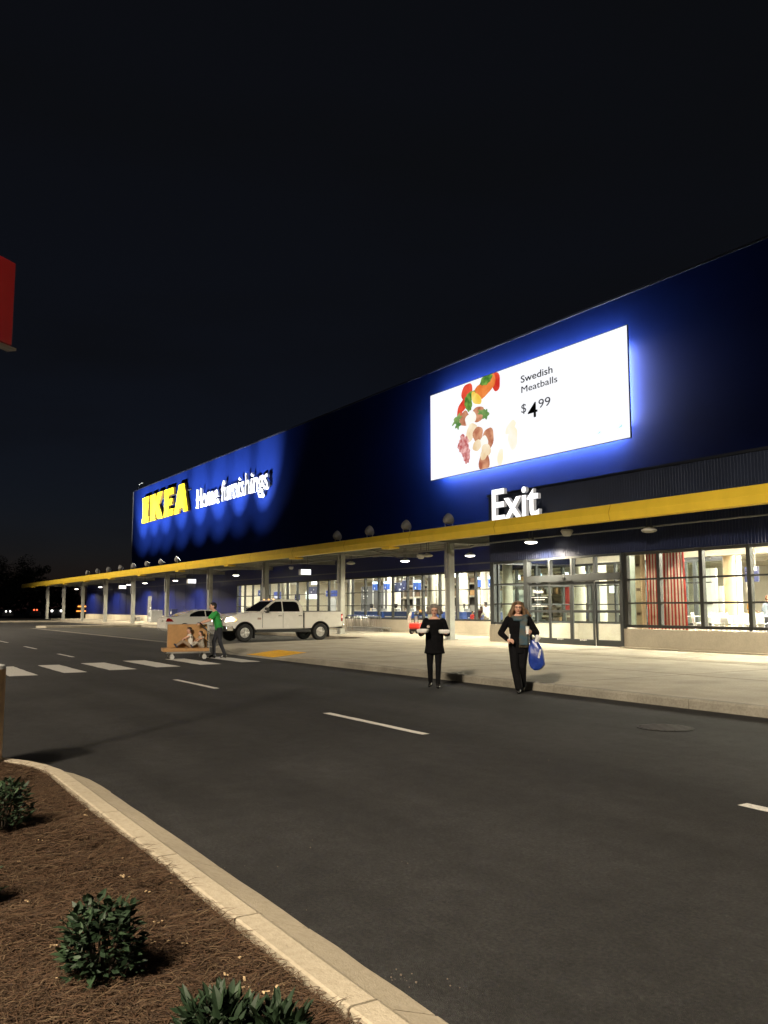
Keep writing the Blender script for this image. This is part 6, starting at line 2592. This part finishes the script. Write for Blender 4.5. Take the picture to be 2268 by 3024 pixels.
for z, xl, xr, ry in prof:
    for i in range(n):
        a = 2 * math.pi * i / n
        ca, sa = math.cos(a), math.sin(a)
        e = 0.6
        cx_ = (xl + xr) / 2
        xx = cx_ + (xr - xl) / 2 * math.copysign(abs(ca) ** e, ca)
        yy_ = ry * math.copysign(abs(sa) ** e, sa)
        cr = 0.012 * math.sin(4 * a + z * 22) + 0.010 * math.sin(7 * a - z * 37) + rb_.uniform(-0.006, 0.006)
        bv.append((xx + cr * 0.7, yy_ + cr, z + 0.22 * max(0, xx - 0.02) * (z < 0.12) + rb_.uniform(-0.006, 0.006) - 0.06 * max(0, xx) * (z > 0.4)))
mb = MB()
mb.add(bv, [(j * n + i, j * n + (i + 1) % n, (j + 1) * n + (i + 1) % n, (j + 1) * n + i) for j in range(len(prof) - 1) for i in range(n)] + [tuple(range(n))[::-1], tuple(range((len(prof) - 1) * n, len(prof) * n))])
o = mb.build('sack', m_bag, bag)
sdv = o.modifiers.new('s', 'SUBSURF')
sdv.levels = 1
sdv.render_levels = 1
for dx, yy_ in ((-0.11, -0.045), (0.02, -0.045), (-0.10, 0.04), (0.02, 0.04)):
    mb = MB()
    mb.tube([(dx, yy_, 0.46), (dx * 0.8 - 0.02, yy_ * 0.6, 0.60), (-0.085 + dx * 0.15, yy_ * 0.2, 0.735)], 0.013, 6)
    mb.build('strap', m_bag2, bag)
mb = MB()
mb.tube([(-0.01, -0.02, 0.52), (0.03, -0.03, 0.60), (0.0, 0.0, 0.64)], [0.03, 0.05, 0.02], 8)
mb.build('tissue', m_white, bag)
letters('IKEA', 0, 1, 0, 1, 0, 0.1, m_white, None, 'bag_lettering', bold=0.03, split=False)
bl = bpy.data.objects['bag_lettering']
bl.name = 'bag_lettering'
bl.data.transform(Matrix.Diagonal((0.035, 0.004, 0.16, 1)))
bl.parent = bag
bl.location = (0.03, -0.098, 0.24)
bl.rotation_euler = (R(-7), R(14), 0)

# ---- man in green pushing a loaded flat cart over the crosswalk
hd = math.atan2(-0.22, 0.98)                         # heading (-0.22, -0.98)
fwd = Vector((-0.22, -0.976, 0))
pm = GZ(645, 1944, 0)
m_green = M('green_cotton', (0.02, 0.30, 0.055), 0.8, var=0.12, vscale=9, bump=0.3, bscale=25)
man, P, S, k = person('person', 'man in bright green T-shirt leaning forward pushing a loaded cart', 'person', (pm.x, pm.y, 0.005), math.atan2(fwd.x, -fwd.y), 1.76,
    armL=((0.21, -0.30, 1.15), (0.17, -0.56, 1.05)), armR=((-0.21, -0.30, 1.15), (-0.17, -0.56, 1.05)),
    feet=(((0.10, 0.02, 0.49), (0.10, 0.18, 0.10), (0.10, 0.06, 0.04)), ((-0.10, -0.13, 0.50), (-0.10, -0.12, 0.09), (-0.10, -0.25, 0.035))),
    top=m_green, bottom=m_denim, hem=0.86, chest=1.08, lean=0.28, sleeve=0.36, hair=hair_short, hairm=m_hairdark, vox=0.010,
    handL=((0, -1, -0.2), (0, 0, -1), 0.9), handR=((0, -1, -0.2), (0, 0, -1), 0.9))

pc = pm + fwd * 0.90
lc = thing('loaded_cart', 'flat metal cart with handle frame being pushed over the crosswalk', 'cart', (pc.x, pc.y, 0.005), math.atan2(fwd.x, -fwd.y))
b = MB()
b.box(-0.36, 0.36, -0.72, 0.58, 0.205, 0.235)
b.box(-0.38, 0.38, -0.74, 0.60, 0.185, 0.204)
b.build('platform', m_galv, lc, bevel=0.006)
b = MB()
b.tube([(-0.33, 0.56, 0.22), (-0.33, 0.54, 0.80), (-0.33, 0.32, 1.06), (-0.27, 0.28, 1.09), (0.27, 0.28, 1.09), (0.33, 0.32, 1.06), (0.33, 0.54, 0.80), (0.33, 0.56, 0.22)], 0.02)
b.tube([(-0.33, 0.55, 0.55), (0.33, 0.55, 0.55)], 0.014)
b.build('handle_frame', m_chrome, lc)
b = MB()
b.tube([(-0.26, 0.28, 1.092), (0.26, 0.28, 1.092)], 0.026)
b.build('grip', m_black, lc)
for xx in (-0.3, 0.3):
    for yy_ in (-0.55, 0.42):
        b = MB()
        b.cyl((xx - 0.022, yy_, 0.072), (xx + 0.022, yy_, 0.072), 0.07, n=16)
        b.box(xx - 0.03, xx + 0.03, yy_ - 0.03, yy_ + 0.03, 0.08, 0.184)
        b.build('castor', m_lgrey, lc)


def carton(off, size, label, rz=0.0):
    w = pc + fwd * (-off[1]) + Vector((-fwd.y, fwd.x, 0)) * off[0]
    t = thing('cardboard_box', label, 'cardboard box', (w.x, w.y, 0.005 + off[2]), math.atan2(fwd.x, -fwd.y) + rz, 'cardboard boxes on the pushed cart')
    b = MB()
    b.box(-size[0] / 2, size[0] / 2, -size[1] / 2, size[1] / 2, 0, size[2])
    b.build('carton', m_card, t, bevel=0.006)
    b = MB()
    b.box(-size[0] / 2 - 0.0015, size[0] / 2 + 0.0015, -0.03, 0.03, size[2] * 0.3, size[2] + 0.0015)
    b.build('tape', M('tape_brown', (0.34, 0.20, 0.09), 0.4), t)
    return t


carton((0.03, -0.14, 0.236), (0.70, 1.38, 0.10), 'long flat cardboard box lying on the pushed cart under the children')
carton((-0.16, -0.06, 0.337), (0.24, 1.20, 0.72), 'tall cardboard box standing upright on the pushed cart')

m_kidwhite = M('kid_white_shirt', (0.78, 0.75, 0.68), 0.8, var=0.08, vscale=12)
m_kidgrey = M('kid_grey_shirt', (0.26, 0.24, 0.20), 0.8, col2=(0.5, 0.46, 0.38), vscale=20)
m_kidblue = M('kid_shoe', (0.03, 0.035, 0.06), 0.6)


def kid(off, rz, label, top, bottom, H=1.22, turn=0.0):
    w = pc + fwd * (-off[1]) + Vector((-fwd.y, fwd.x, 0)) * off[0]
    return person('person', label, 'person', (w.x, w.y, off[2]), math.atan2(fwd.x, -fwd.y) + rz, H,
                  armL=((0.22, -0.06, 0.53), (0.15, -0.28, 0.42)), armR=((-0.22, -0.06, 0.53), (-0.15, -0.28, 0.42)),
                  feet=(((0.10, -0.34, 0.30), (0.10, -0.62, 0.12), (0.10, -0.70, 0.18)), ((-0.10, -0.34, 0.30), (-0.12, -0.62, 0.12), (-0.12, -0.70, 0.18))),
                  top=top, bottom=bottom, hem=0.95, chest=1.0, lean=0.12, sleeve=0.4, hair=hair_short, hairm=M('kid_hair', (0.05, 0.03, 0.018), 0.5, var=0.2, vscale=25), vox=0.008, seated=0.10, shoes=m_kidblue, turn=turn)


kid((0.15, 0.03, 0.335), 0.0, 'child in white shirt sitting on the cart facing forward', m_kidwhite, M('kid_tan_shorts', (0.30, 0.22, 0.15), 0.8))
kid((0.17, 0.36, 0.335), 0.35, 'smaller child in patterned grey shirt sitting nearest the pushing man', m_kidgrey, m_kidgrey, 1.02, -0.5)

# ================================================================== inside the store, seen through the glass
def rect(px0, px1, py0, py1, Y):
    a, c = WY(px0, py1, Y), WY(px1, py0, Y)
    return a.x, c.x, a.z, c.z


def hang_sign(name, label, px0, px1, py0, py1, Y, mat, thick=0.08, marks=(), hang=True, cat='sign', group=None):
    x0, x1, z0, z1 = rect(px0, px1, py0, py1, Y)
    t = thing(name, label, cat, ((x0 + x1) / 2, Y, z0), group=group)
    b = MB()
    b.box(x0, x1, Y, Y + thick, z0, z1)
    b.build('panel', mat, t, world=True, bevel=0.01)
    if hang:
        b = MB()
        for f in (0.25, 0.75):
            xx = x0 + (x1 - x0) * f
            b.tube([(xx, Y + thick / 2, z1), (xx, Y + thick / 2, ZC - 0.01)], 0.018)
        b.build('hanger', m_lgrey, t, world=True)
    if marks:
        b = MB()
        for (u0, u1, v0, v1) in marks:
            b.box(x0 + (x1 - x0) * u0, x0 + (x1 - x0) * u1, Y - 0.006, Y - 0.001, z0 + (z1 - z0) * v0, z0 + (z1 - z0) * v1)
        b.build('lettering', m_white, t, world=True)
    return t


e_cyan = emat('screen_cyan', (0.75, 0.95, 1.0), 1.3)
hang_sign('hanging_sign', 'blue sign behind the column above the truck windscreen', 762, 798, 1742, 1760, 33.5, m_signblue, marks=((.1, .2, .25, .45), (.24, .44, .28, .40)))
hang_sign('hanging_sign', 'blue sign with white lines above the truck cab roof', 808, 828, 1747, 1769, 33.5, m_signblue, marks=((.1, .6, .25, .33), (.1, .8, .1, .18)))
hang_sign('hanging_sign', 'narrow dark blue sign just left of the lit wall screen', 870, 884, 1754, 1772, 33.5, m_signnavy, marks=((.15, .85, .2, .26),))
hang_sign('hanging_sign', 'blue sign above the truck bed near the column', 962, 995, 1743, 1762, 33.5, m_signblue, marks=((.06, .14, .4, .6), (.2, .5, .42, .58)))
hang_sign('lit_ceiling_box', 'white lit box high inside above the wall screen', 918.5, 936, 1715, 1727, 34.5, emat('inner_box_on', (0.95, 0.97, 1.0), 1.8), 0.2, hang=False, cat='light box')
hang_sign('wall_screen', 'white and cyan lit wall screen above the truck bed', 903, 937, 1746, 1769, 36.0, e_cyan, 0.1, hang=False, cat='screen')
hang_sign('hanging_sign', 'dark navy sign hanging in front of the lit wall screen', 912, 934, 1732, 1755, 33.8, m_signnavy, marks=((.3, .4, .2, .35), (.6, .7, .5, .7)))
hang_sign('grey_door', 'dark grey interior door behind the truck bed', 967, 990, 1765, 1850, 39.8, m_mgrey, 0.15, hang=False, cat='door')
hang_sign('display_wall', 'large dark grey display wall with pale lettering behind the checkouts', 1066, 1146, 1729, 1815, 43.0, m_dgrey, 0.2, hang=False, cat='display wall',
          marks=((.09, .20, .83, .87), (.23, .26, .83, .87), (.09, .24, .75, .78), (.09, .26, .64, .67), (.09, .20, .56, .59)))
hang_sign('hanging_sign', 'navy double sign with white marks above the blue checkout counter', 1159, 1187, 1720, 1747, 34.0, m_signnavy, marks=((.04, .12, .7, .9), (.2, .4, .75, .8), (.85, .95, .7, .9), (.68, .88, .1, .3)))
hang_sign('hanging_sign', 'tall navy sign beside the navy double sign', 1187, 1198, 1714, 1744, 33.4, m_signnavy, marks=((.4, .6, .2, .3),))
hang_sign('lit_ceiling_box', 'white lit box high inside beside the nearest column', 1340, 1354, 1691, 1705, 33.0, emat('inner_box_on', (0.95, 0.97, 1.0), 1.8), 0.2, hang=False, cat='light box')
hang_sign('price_banner', 'tall white and red banner behind the grey haired woman', 1373, 1381, 1712, 1790, 41.0, M('banner_white', (0.75, 0.7, 0.62), 0.6), 0.08, hang=False, cat='banner')
hang_sign('round_poster', 'white poster with red mark behind the checkouts', 1360, 1375, 1765, 1790, 38.5, M('poster_white', (0.8, 0.77, 0.7), 0.6), 0.05, hang=False, cat='poster')

# blue till beacons with a lit top
m_bluetill = M('till_blue', (0.012, 0.07, 0.36), 0.4, var=0.05)
e_till = emat('till_lit', (0.25, 0.62, 1.0), 1.5)
for k, (a, c, y0, y1) in enumerate(((1100, 1112, 1718, 1743), (1133, 1143, 1717, 1741), (1220, 1234, 1713, 1742), (1292, 1297, 1709, 1740), (1403, 1412, 1704, 1734), (1442, 1449, 1702, 1733))):
    Y_ = 33.0
    x0, x1, z0, z1 = rect(a, c, y0, y1, Y_)
    t = thing('till_beacon', 'blue till number beacon with lit top, %s from left above the checkouts' % ORD[k], 'till beacon', ((x0 + x1) / 2, Y_, z0), group='blue till beacons')
    b = MB()
    b.box(x0, x1, Y_, Y_ + 0.25, z0, z1 - 0.16)
    b.build('panel', m_bluetill, t, world=True, bevel=0.01)
    b = MB()
    b.box(x0, x1, Y_, Y_ + 0.25, z1 - 0.158, z1)
    b.build('lit_top', e_till, t, world=True, bevel=0.01)
    b = MB()
    xm = x0 - 0.09
    b.tube([(xm, Y_ + 0.1, 0.15), (xm, Y_ + 0.1, z1 + 0.25)], 0.05)
    b.build('pole', m_lgrey, t, world=True)
    b = MB()
    b.box(x0 + (x1 - x0) * 0.42, x0 + (x1 - x0) * 0.6, Y_ - 0.006, Y_ - 0.001, z0 + 0.08, z0 + 0.2)
    b.build('number', m_white, t, world=True)

# checkout counters with monitor, keyboard shelf and belt strip
for k, (a, c, Y_) in enumerate(((1042, 1127, 31.6), (1133, 1213, 31.4), (1235, 1290, 32.0), (1345, 1366, 32.5), (1378, 1402, 31.4), (1452, 1472, 31.4))):
    x0, x1 = XY(a, Y_), XY(c, Y_)
    t = thing('checkout_counter', 'blue checkout counter behind the glass, %s from left' % ORD[k], 'counter', ((x0 + x1) / 2, Y_, 0.15), group='blue checkout counters')
    zt = WY(1100, 1804, Y_).z
    b = MB()
    b.box(x0, x1, Y_, Y_ + 0.9, 0.16, zt - 0.04)
    b.build('body', M('counter_blue', (0.012, 0.045, 0.20), 0.35, var=0.08, vscale=2), t, world=True, bevel=0.02)
    b = MB()
    b.box(x0 - 0.03, x1 + 0.03, Y_ - 0.03, Y_ + 0.93, zt - 0.039, zt)
    b.build('top', m_lgrey, t, world=True, bevel=0.01)
    b = MB()
    b.box(x0 + 0.15, x1 - 0.5, Y_ - 0.012, Y_ - 0.002, 0.98, 1.03)
    b.build('white_strip', m_white, t, world=True)
    nm_ = max(1, int((x1 - x0) / 1.3))
    for q in range(nm_):
        xx = x0 + (q + 0.5) * (x1 - x0) / nm_
        b = MB()
        b.xbox((xx, Y_ + 0.4, zt + 0.34), (0.34, 0.05, 0.27), Matrix.Rotation(R(random.uniform(-40, 40)), 3, 'Z'))
        b.tube([(xx, Y_ + 0.42, zt), (xx, Y_ + 0.42, zt + 0.3)], 0.025)
        b.build('monitor', m_black, t, world=True)
        b = MB()
        b.box(xx + 0.3, xx + 0.52, Y_ + 0.2, Y_ + 0.5, zt, zt + 0.16)
        b.build('printer', m_mgrey, t, world=True, bevel=0.01)

# pallet racking with cartons at the back of the hall
m_rackup = M('rack_upright', (0.26, 0.24, 0.20), 0.5)
m_rackbeam = M('rack_beam', (0.40, 0.36, 0.28), 0.5)
for k, (px_, n_, Y_) in enumerate(((1150, 4, 46.0), (1190, 4, 41.5), (1262, 4, 41.5), (1334, 4, 44.0), (1384, 4, 41.5), (1450, 4, 42.0), (1520, 4, 43.0), (1590, 4, 43.0))):
    x0 = XY(px_, Y_)
    wd = 2.7
    t = thing('pallet_rack', 'tall storage rack with cartons at the back of the hall, %s from left' % ORD[k], 'shelving', (x0, Y_, 0.15), group='storage racks at the back of the hall')
    b = MB()
    for i in range(n_ // 2 + 1):
        for yy_ in (0, 1.1):
            b.box(x0 + i * wd - 0.05, x0 + i * wd + 0.05, Y_ + yy_, Y_ + yy_ + 0.08, 0.16, 4.1)
    b.build('uprights', m_rackup, t, world=True)
    b = MB()
    b.box(x0, x0 + (n_ // 2) * wd, Y_ + 1.16, Y_ + 1.2, 0.2, 4.0)
    b.build('back_mesh', M('rack_back', (0.035, 0.03, 0.026), 0.8), t, world=True)
    for z in (0.95, 2.45, 3.45):
        b = MB()
        b.box(x0 + 0.06, x0 + (n_ // 2) * wd - 0.06, Y_ - 0.02, Y_ + 1.15, z, z + 0.11)
        b.build('shelf', m_rackbeam, t, world=True)
    for i in range(n_ // 2):
        for z in (0.27, 1.062, 2.562, 3.562):
            xx = x0 + i * wd + 0.12
            while xx < x0 + (i + 1) * wd - 0.5:
                w_ = random.uniform(0.35, 0.8)
                if xx + w_ > x0 + (i + 1) * wd - 0.08:
                    break
                h_ = random.uniform(0.35, 0.8) if z < 3 else random.uniform(0.3, 0.5)
                b = MB()
                b.box(xx, xx + w_, Y_ + 0.05, Y_ + 0.8, z, z + h_)
                b.build('carton', random.choice((m_card, M('carton_dark', (0.10, 0.07, 0.05), 0.8), M('carton_grey', (0.2, 0.19, 0.18), 0.8), M('carton_dark', (0.1, 0.07, 0.05)), M('carton_brown', (0.16, 0.10, 0.06), 0.8))), t, world=True)
                xx += w_ + random.uniform(0.02, 0.2)

# bright display panels in the hall
for k, (a, c, y0, y1, Y_) in enumerate(((1148, 1169, 1747, 1800, 37.0), (1172, 1181, 1747, 1800, 38.0), (1221, 1226, 1765, 1790, 40.5), (1252, 1258, 1765, 1800, 40.5), (1353, 1361, 1740, 1800, 38.0), (1409, 1414, 1738, 1780, 39.0))):
    hang_sign('display_panel', 'plain white upright panel in the checkout hall, %s from left' % ORD[k], a, c, y0, y1 + 40, Y_, M('panel_white', (0.85, 0.83, 0.76), 0.6), 0.1, hang=False, cat='display panel', group='white panels in the checkout hall')

# ---- restaurant end
m_cred = M('curtain_red', (0.50, 0.05, 0.035), 0.8, var=0.08, vscale=8)
m_ccream = M('curtain_cream', (0.85, 0.72, 0.60), 0.8, var=0.05, vscale=8)
cur = thing('striped_curtain', 'tall red and cream striped curtain hanging inside the right windows', 'curtain', (-21, 25.2, 0.5))
for (a, c, ns) in ((1913, 1947, 8), (1956, 2024, 15)):
    x0, x1 = XY(a, 25.2), XY(c, 25.2)
    mb = MB()
    cols = ns * 4
    pts = [(x0 + (x1 - x0) * i / cols, 25.2 + 0.008 * math.sin(i * 0.55) + 0.004 * math.sin(i * 1.31)) for i in range(cols + 1)]
    for i in range(cols):
        (xa, ya), (xb, yb) = pts[i], pts[i + 1]
        sh_ = 0.05 * (i / cols - 0.5) if c > 2000 else 0
        mb.quad((xa + sh_ * 3, ya, 0.70), (xb + sh_ * 3, yb, 0.70), (xb, yb, 3.9), (xa, ya, 3.9), (i // 4) % 2)
    o = mb.build('panel', [m_cred, m_ccream], cur, world=True, fix=False)
    so = o.modifiers.new('t', 'SOLIDIFY')
    so.thickness = 0.006
b = MB()
b.box(XY(1905, 25.2), XY(2030, 25.2), 25.15, 25.25, 3.86, 3.91)
b.build('rail', m_lgrey, cur, world=True)

b = MB()
xx = XY(1892, 25.0)
t = thing('timber_post', 'pale timber post with steel plates inside left of the striped curtain', 'post', (xx, 25.0, 0.45))
b.box(xx - 0.13, xx + 0.13, 24.9, 25.15, 0.46, 3.9)
b.build('post', m_wood, t, world=True, bevel=0.008)
for z in (1.3, 2.2, 3.1):
    b = MB()
    b.box(xx - 0.08, xx + 0.08, 24.885, 24.899, z, z + 0.1)
    b.build('plate', M('plate_brown', (0.2, 0.13, 0.08), 0.5), t, world=True)
hang_sign('green_partition', 'grey green partition behind the glass beside the timber post', 1857, 1881, 1640, 1850, 26.6, M('grey_green', (0.16, 0.18, 0.14), 0.7, var=0.05), 0.1, hang=False, cat='partition')

for k, (px_, Y_, r_, mt) in enumerate(((2158, 30.0, 0.23, M('column_tan', (0.62, 0.48, 0.30), 0.6, var=0.05)), (2187, 29.2, 0.10, m_white))):
    xx = XY(px_, Y_)
    t = thing('interior_post', ('thick tan round column inside the right windows', 'slim white pole inside beside the tan column')[k], 'column', (xx, Y_, 0.45))
    b = MB()
    b.cyl((xx, Y_, 0.46), (xx, Y_, ZC - 0.02), r_, n=24)
    b.build('shaft', mt, t, world=True)
    b = MB()
    b.cyl((xx, Y_, 0.452), (xx, Y_, 0.52), r_ + 0.05, n=24)
    b.build('foot', m_lgrey, t, world=True)
hang_sign('hanging_sign', 'navy hanging sign with white round mark above the two diners', 2200, 2238, 1672, 1719, 28.6, m_signnavy, marks=((.2, .42, .68, .74), (.06, .42, .58, .62), (.27, .48, .30, .38), (.72, .92, .72, .96)))
hang_sign('menu_panel', 'white menu panel behind the man in the yellow shirt', 2203, 2222, 1720, 1752, 31.0, M('poster_white', (0.8, 0.77, 0.7), 0.6), 0.05, hang=False, cat='poster')
hang_sign('white_partition', 'tall bright white partition inside, left of the lower one', 2086, 2113, 1678, 1840, 30.5, m_white, 0.1, hang=False, cat='partition')
hang_sign('white_partition', 'lower bright white partition beside the tan column', 2113, 2135, 1731, 1840, 30.6, m_white, 0.1, hang=False, cat='partition')
hang_sign('grey_machine', 'tall grey dispenser unit beside the lower white partition', 2136, 2146, 1745, 1840, 31.5, m_mgrey, 0.6, hang=False, cat='machine')
# inner glazed frame
t = thing('inner_glass_screen', 'dark framed glass screen inside behind the striped curtain', 'glass screen', (-21, 33, 0.45))
x0, x1 = XY(2022, 33.0), XY(2170, 33.0)
b = MB()
z1 = WY(2100, 1640, 33.0).z
b.box(x0, x1, 33.0, 33.12, z1 - 0.25, z1)
for px_ in (2025, 2055, 2145):
    xx = XY(px_, 33.0)
    b.box(xx - 0.1, xx + 0.1, 33.0, 33.12, 0.46, z1 - 0.251)
b.build('frame', m_dgrey, t, world=True)
g = MB()
g.box(x0, x1, 33.04, 33.05, 0.5, z1 - 0.252)
g.build('pane', m_glass, t, world=True)


def table(px_, Y_, z, label, w=1.5):
    xx = XY(px_, Y_)
    t = thing('dining_table', label, 'table', (xx, Y_, 0.45), group='white dining tables')
    b = MB()
    b.box(-w / 2, w / 2, -0.4, 0.4, z - 0.48, z - 0.45)
    b.build('top', m_white, t, bevel=0.008)
    for sx in (-1, 1):
        for sy in (-1, 1):
            b = MB()
            b.box(sx * (w / 2 - 0.08) - 0.025, sx * (w / 2 - 0.08) + 0.025, sy * 0.33 - 0.025, sy * 0.33 + 0.025, 0, z - 0.481)
            b.build('leg', m_white, t)


def chair(px_, Y_, rz, label, z=0.45):
    xx = XY(px_, Y_)
    t = thing('dining_chair', label, 'chair', (xx, Y_, z), rz, group='white shell chairs')
    prof = [(-0.22, 0.46), (-0.18, 0.44), (0.10, 0.42), (0.18, 0.45), (0.22, 0.58), (0.25, 0.80)]
    mb = MB()
    n = 7
    vs = []
    for (y, zz) in prof:
        for i in range(n):
            u_ = i / (n - 1) * 2 - 1
            vs.append((u_ * 0.23 * (1 if zz < 0.7 else 0.88), y - 0.05 * u_ * u_ * (zz > 0.5), zz + 0.05 * u_ * u_))
    mb.add(vs, [(j * n + i, j * n + i + 1, (j + 1) * n + i + 1, (j + 1) * n + i) for j in range(len(prof) - 1) for i in range(n - 1)])
    o = mb.build('shell', m_white, t, fix=False)
    so = o.modifiers.new('t', 'SOLIDIFY')
    so.thickness = 0.012
    for sx in (-1, 1):
        for sy in (-1, 1):
            mb = MB()
            mb.tube([(sx * 0.12, sy * 0.1, 0.42), (sx * 0.22, sy * 0.2, 0)], 0.014, 6)
            mb.build('leg', m_white, t)


table(2075, 27.6, 1.27, 'white table left of the tan column inside the right windows')
table(2140, 28.4, 1.27, 'white table just in front of the tan column', 1.2)
table(2262, 28.0, 1.29, 'white table at right edge beside the diner in grey', 1.4)
for k, (px_, Y_, rz) in enumerate(((2062, 26.3, 2.4), (2118, 26.2, 0.6), (2150, 26.4, 2.9), (2210, 26.2, 0.5), (2240, 26.8, 3.4))):
    chair(px_, Y_, rz, 'white shell chair inside the right windows, %s from left' % ORD[k], 0.56)

# diners and shoppers
m_yel = M('yellow_shirt', (0.65, 0.30, 0.03), 0.8, var=0.1, vscale=9)
m_gry = M('blue_grey_shirt', (0.22, 0.26, 0.32), 0.8, var=0.1, vscale=9)
m_mar = M('maroon_coat', (0.06, 0.012, 0.014), 0.8)
m_redc = M('red_shirt', (0.5, 0.03, 0.03), 0.8)
m_whi = M('white_shirt', (0.7, 0.68, 0.62), 0.8)
std = (((0.09, 0, 0.48), (0.09, 0.03, 0.09), (0.09, -0.1, 0.035)), ((-0.09, 0, 0.48), (-0.09, 0.03, 0.09), (-0.09, -0.1, 0.035)))
aL, aR = ((0.23, 0.02, 1.10), (0.20, -0.16, 1.0)), ((-0.23, 0.02, 1.10), (-0.20, -0.16, 1.0))
for px_, Y_, z, H, rz, lab, top, bot, sk, hr in (
        (2218, 29.6, 0.45, 1.66, 2.6, 'man in yellow orange shirt seen from behind inside the right windows', m_yel, m_denim, m_skin2, m_hairdark),
        (2266, 29.6, 0.45, 1.60, 2.9, 'person in blue grey shirt at the right photo edge inside', m_gry, m_denim, m_skin, M('auburn_hair', (0.14, 0.06, 0.03), 0.5)),
        (1411, 30.6, 0.15, 1.58, 1.6, 'shopper in dark maroon coat bending at the checkout', m_mar, m_blackcloth2, m_skin2, m_hairdark),
        (1394, 31.0, 0.15, 1.28, 3.0, 'child in red shirt at the checkout inside', m_redc, m_denim, m_skin2, m_hairdark),
        (1436, 30.8, 0.15, 1.78, -1.4, 'shopper in white top at the checkout beside the entrance', m_whi, M('khaki_trousers', (0.2, 0.16, 0.11), 0.8), m_skin2, m_hairdark),
        (1102, 33.4, 0.15, 1.72, 0.5, 'cashier in pale shirt behind the first blue counter', M('cashier_shirt', (0.6, 0.5, 0.36), 0.8), m_denim, m_skin, M('blond_hair', (0.55, 0.45, 0.28), 0.5)),
        (1836, 30.2, 0.45, 1.60, 0.4, 'worker in white jacket just right of the doors inside', m_whi, m_denim, m_skin, m_hairdark)):
    Yc = Y_
    xx = XY(px_, Yc)
    person('person', lab, 'person', (xx, Yc, z), rz, H, aL, aR, std, top, bot, skin=sk, hem=0.86, sleeve=0.4 if top in (m_yel, m_redc) else 1.0, hair=hair_short, hairm=hr, vox=0.016, face=False,
           lean=0.5 if 'bending' in lab else 0.05)

# dark chairs / bits behind the door glass
hang_sign('green_flag_poster', 'green and yellow upright poster behind the sliding doors', 1659, 1666, 1732, 1790, 31.5, M('poster_yellowgreen', (0.45, 0.50, 0.10), 0.7), 0.05, hang=False, cat='poster')
hang_sign('red_banner', 'tall red banner behind the sliding doors', 1668, 1681, 1732, 1802, 31.3, M('banner_red', (0.5, 0.03, 0.03), 0.7), 0.05, hang=False, cat='banner')
hang_sign('white_banner', 'tall white banner behind the right sliding door', 1725, 1739, 1735, 1781, 32.5, M('poster_white', (0.8, 0.77, 0.7), 0.6), 0.05, hang=False, cat='banner')
hang_sign('dark_pillar', 'dark square pillar behind the right sliding door', 1740, 1754, 1690, 1850, 30.3, m_dgrey, 0.35, hang=False, cat='pillar')
hang_sign('slatted_light', 'white slatted light behind the rightmost door leaf', 1800, 1823, 1730, 1751, 33.5, e_white, 0.05, hang=False, cat='light')
hang_sign('blue_counter_front', 'blue counter front behind the sliding doors', 1712, 1740, 1809, 1828, 31.2, M('counter_blue', (0.012, 0.045, 0.20)), 0.4, hang=False, cat='counter')
hang_sign('info_screen', 'pale lit notice panel behind the left glass of the entrance', 1463, 1555, 1742, 1779, 29.6, M('notice_pale', (0.42, 0.44, 0.44), 0.5, emit=(0.85, 0.93, 1.0), estr=0.12), 0.05, hang=False, cat='notice panel')
for k, (a, c, y0, y1) in enumerate(((1527, 1533, 1698, 1712), (1579, 1597, 1694, 1703), (1669, 1676, 1690, 1697), (1730, 1737, 1687, 1694))):
    hang_sign('blue_lit_sign', 'small blue lit sign high inside the entrance, %s from left' % ORD[k], a, c, y0, y1, 36.0, e_till, 0.1, hang=False, group='small blue lit signs inside the entrance')
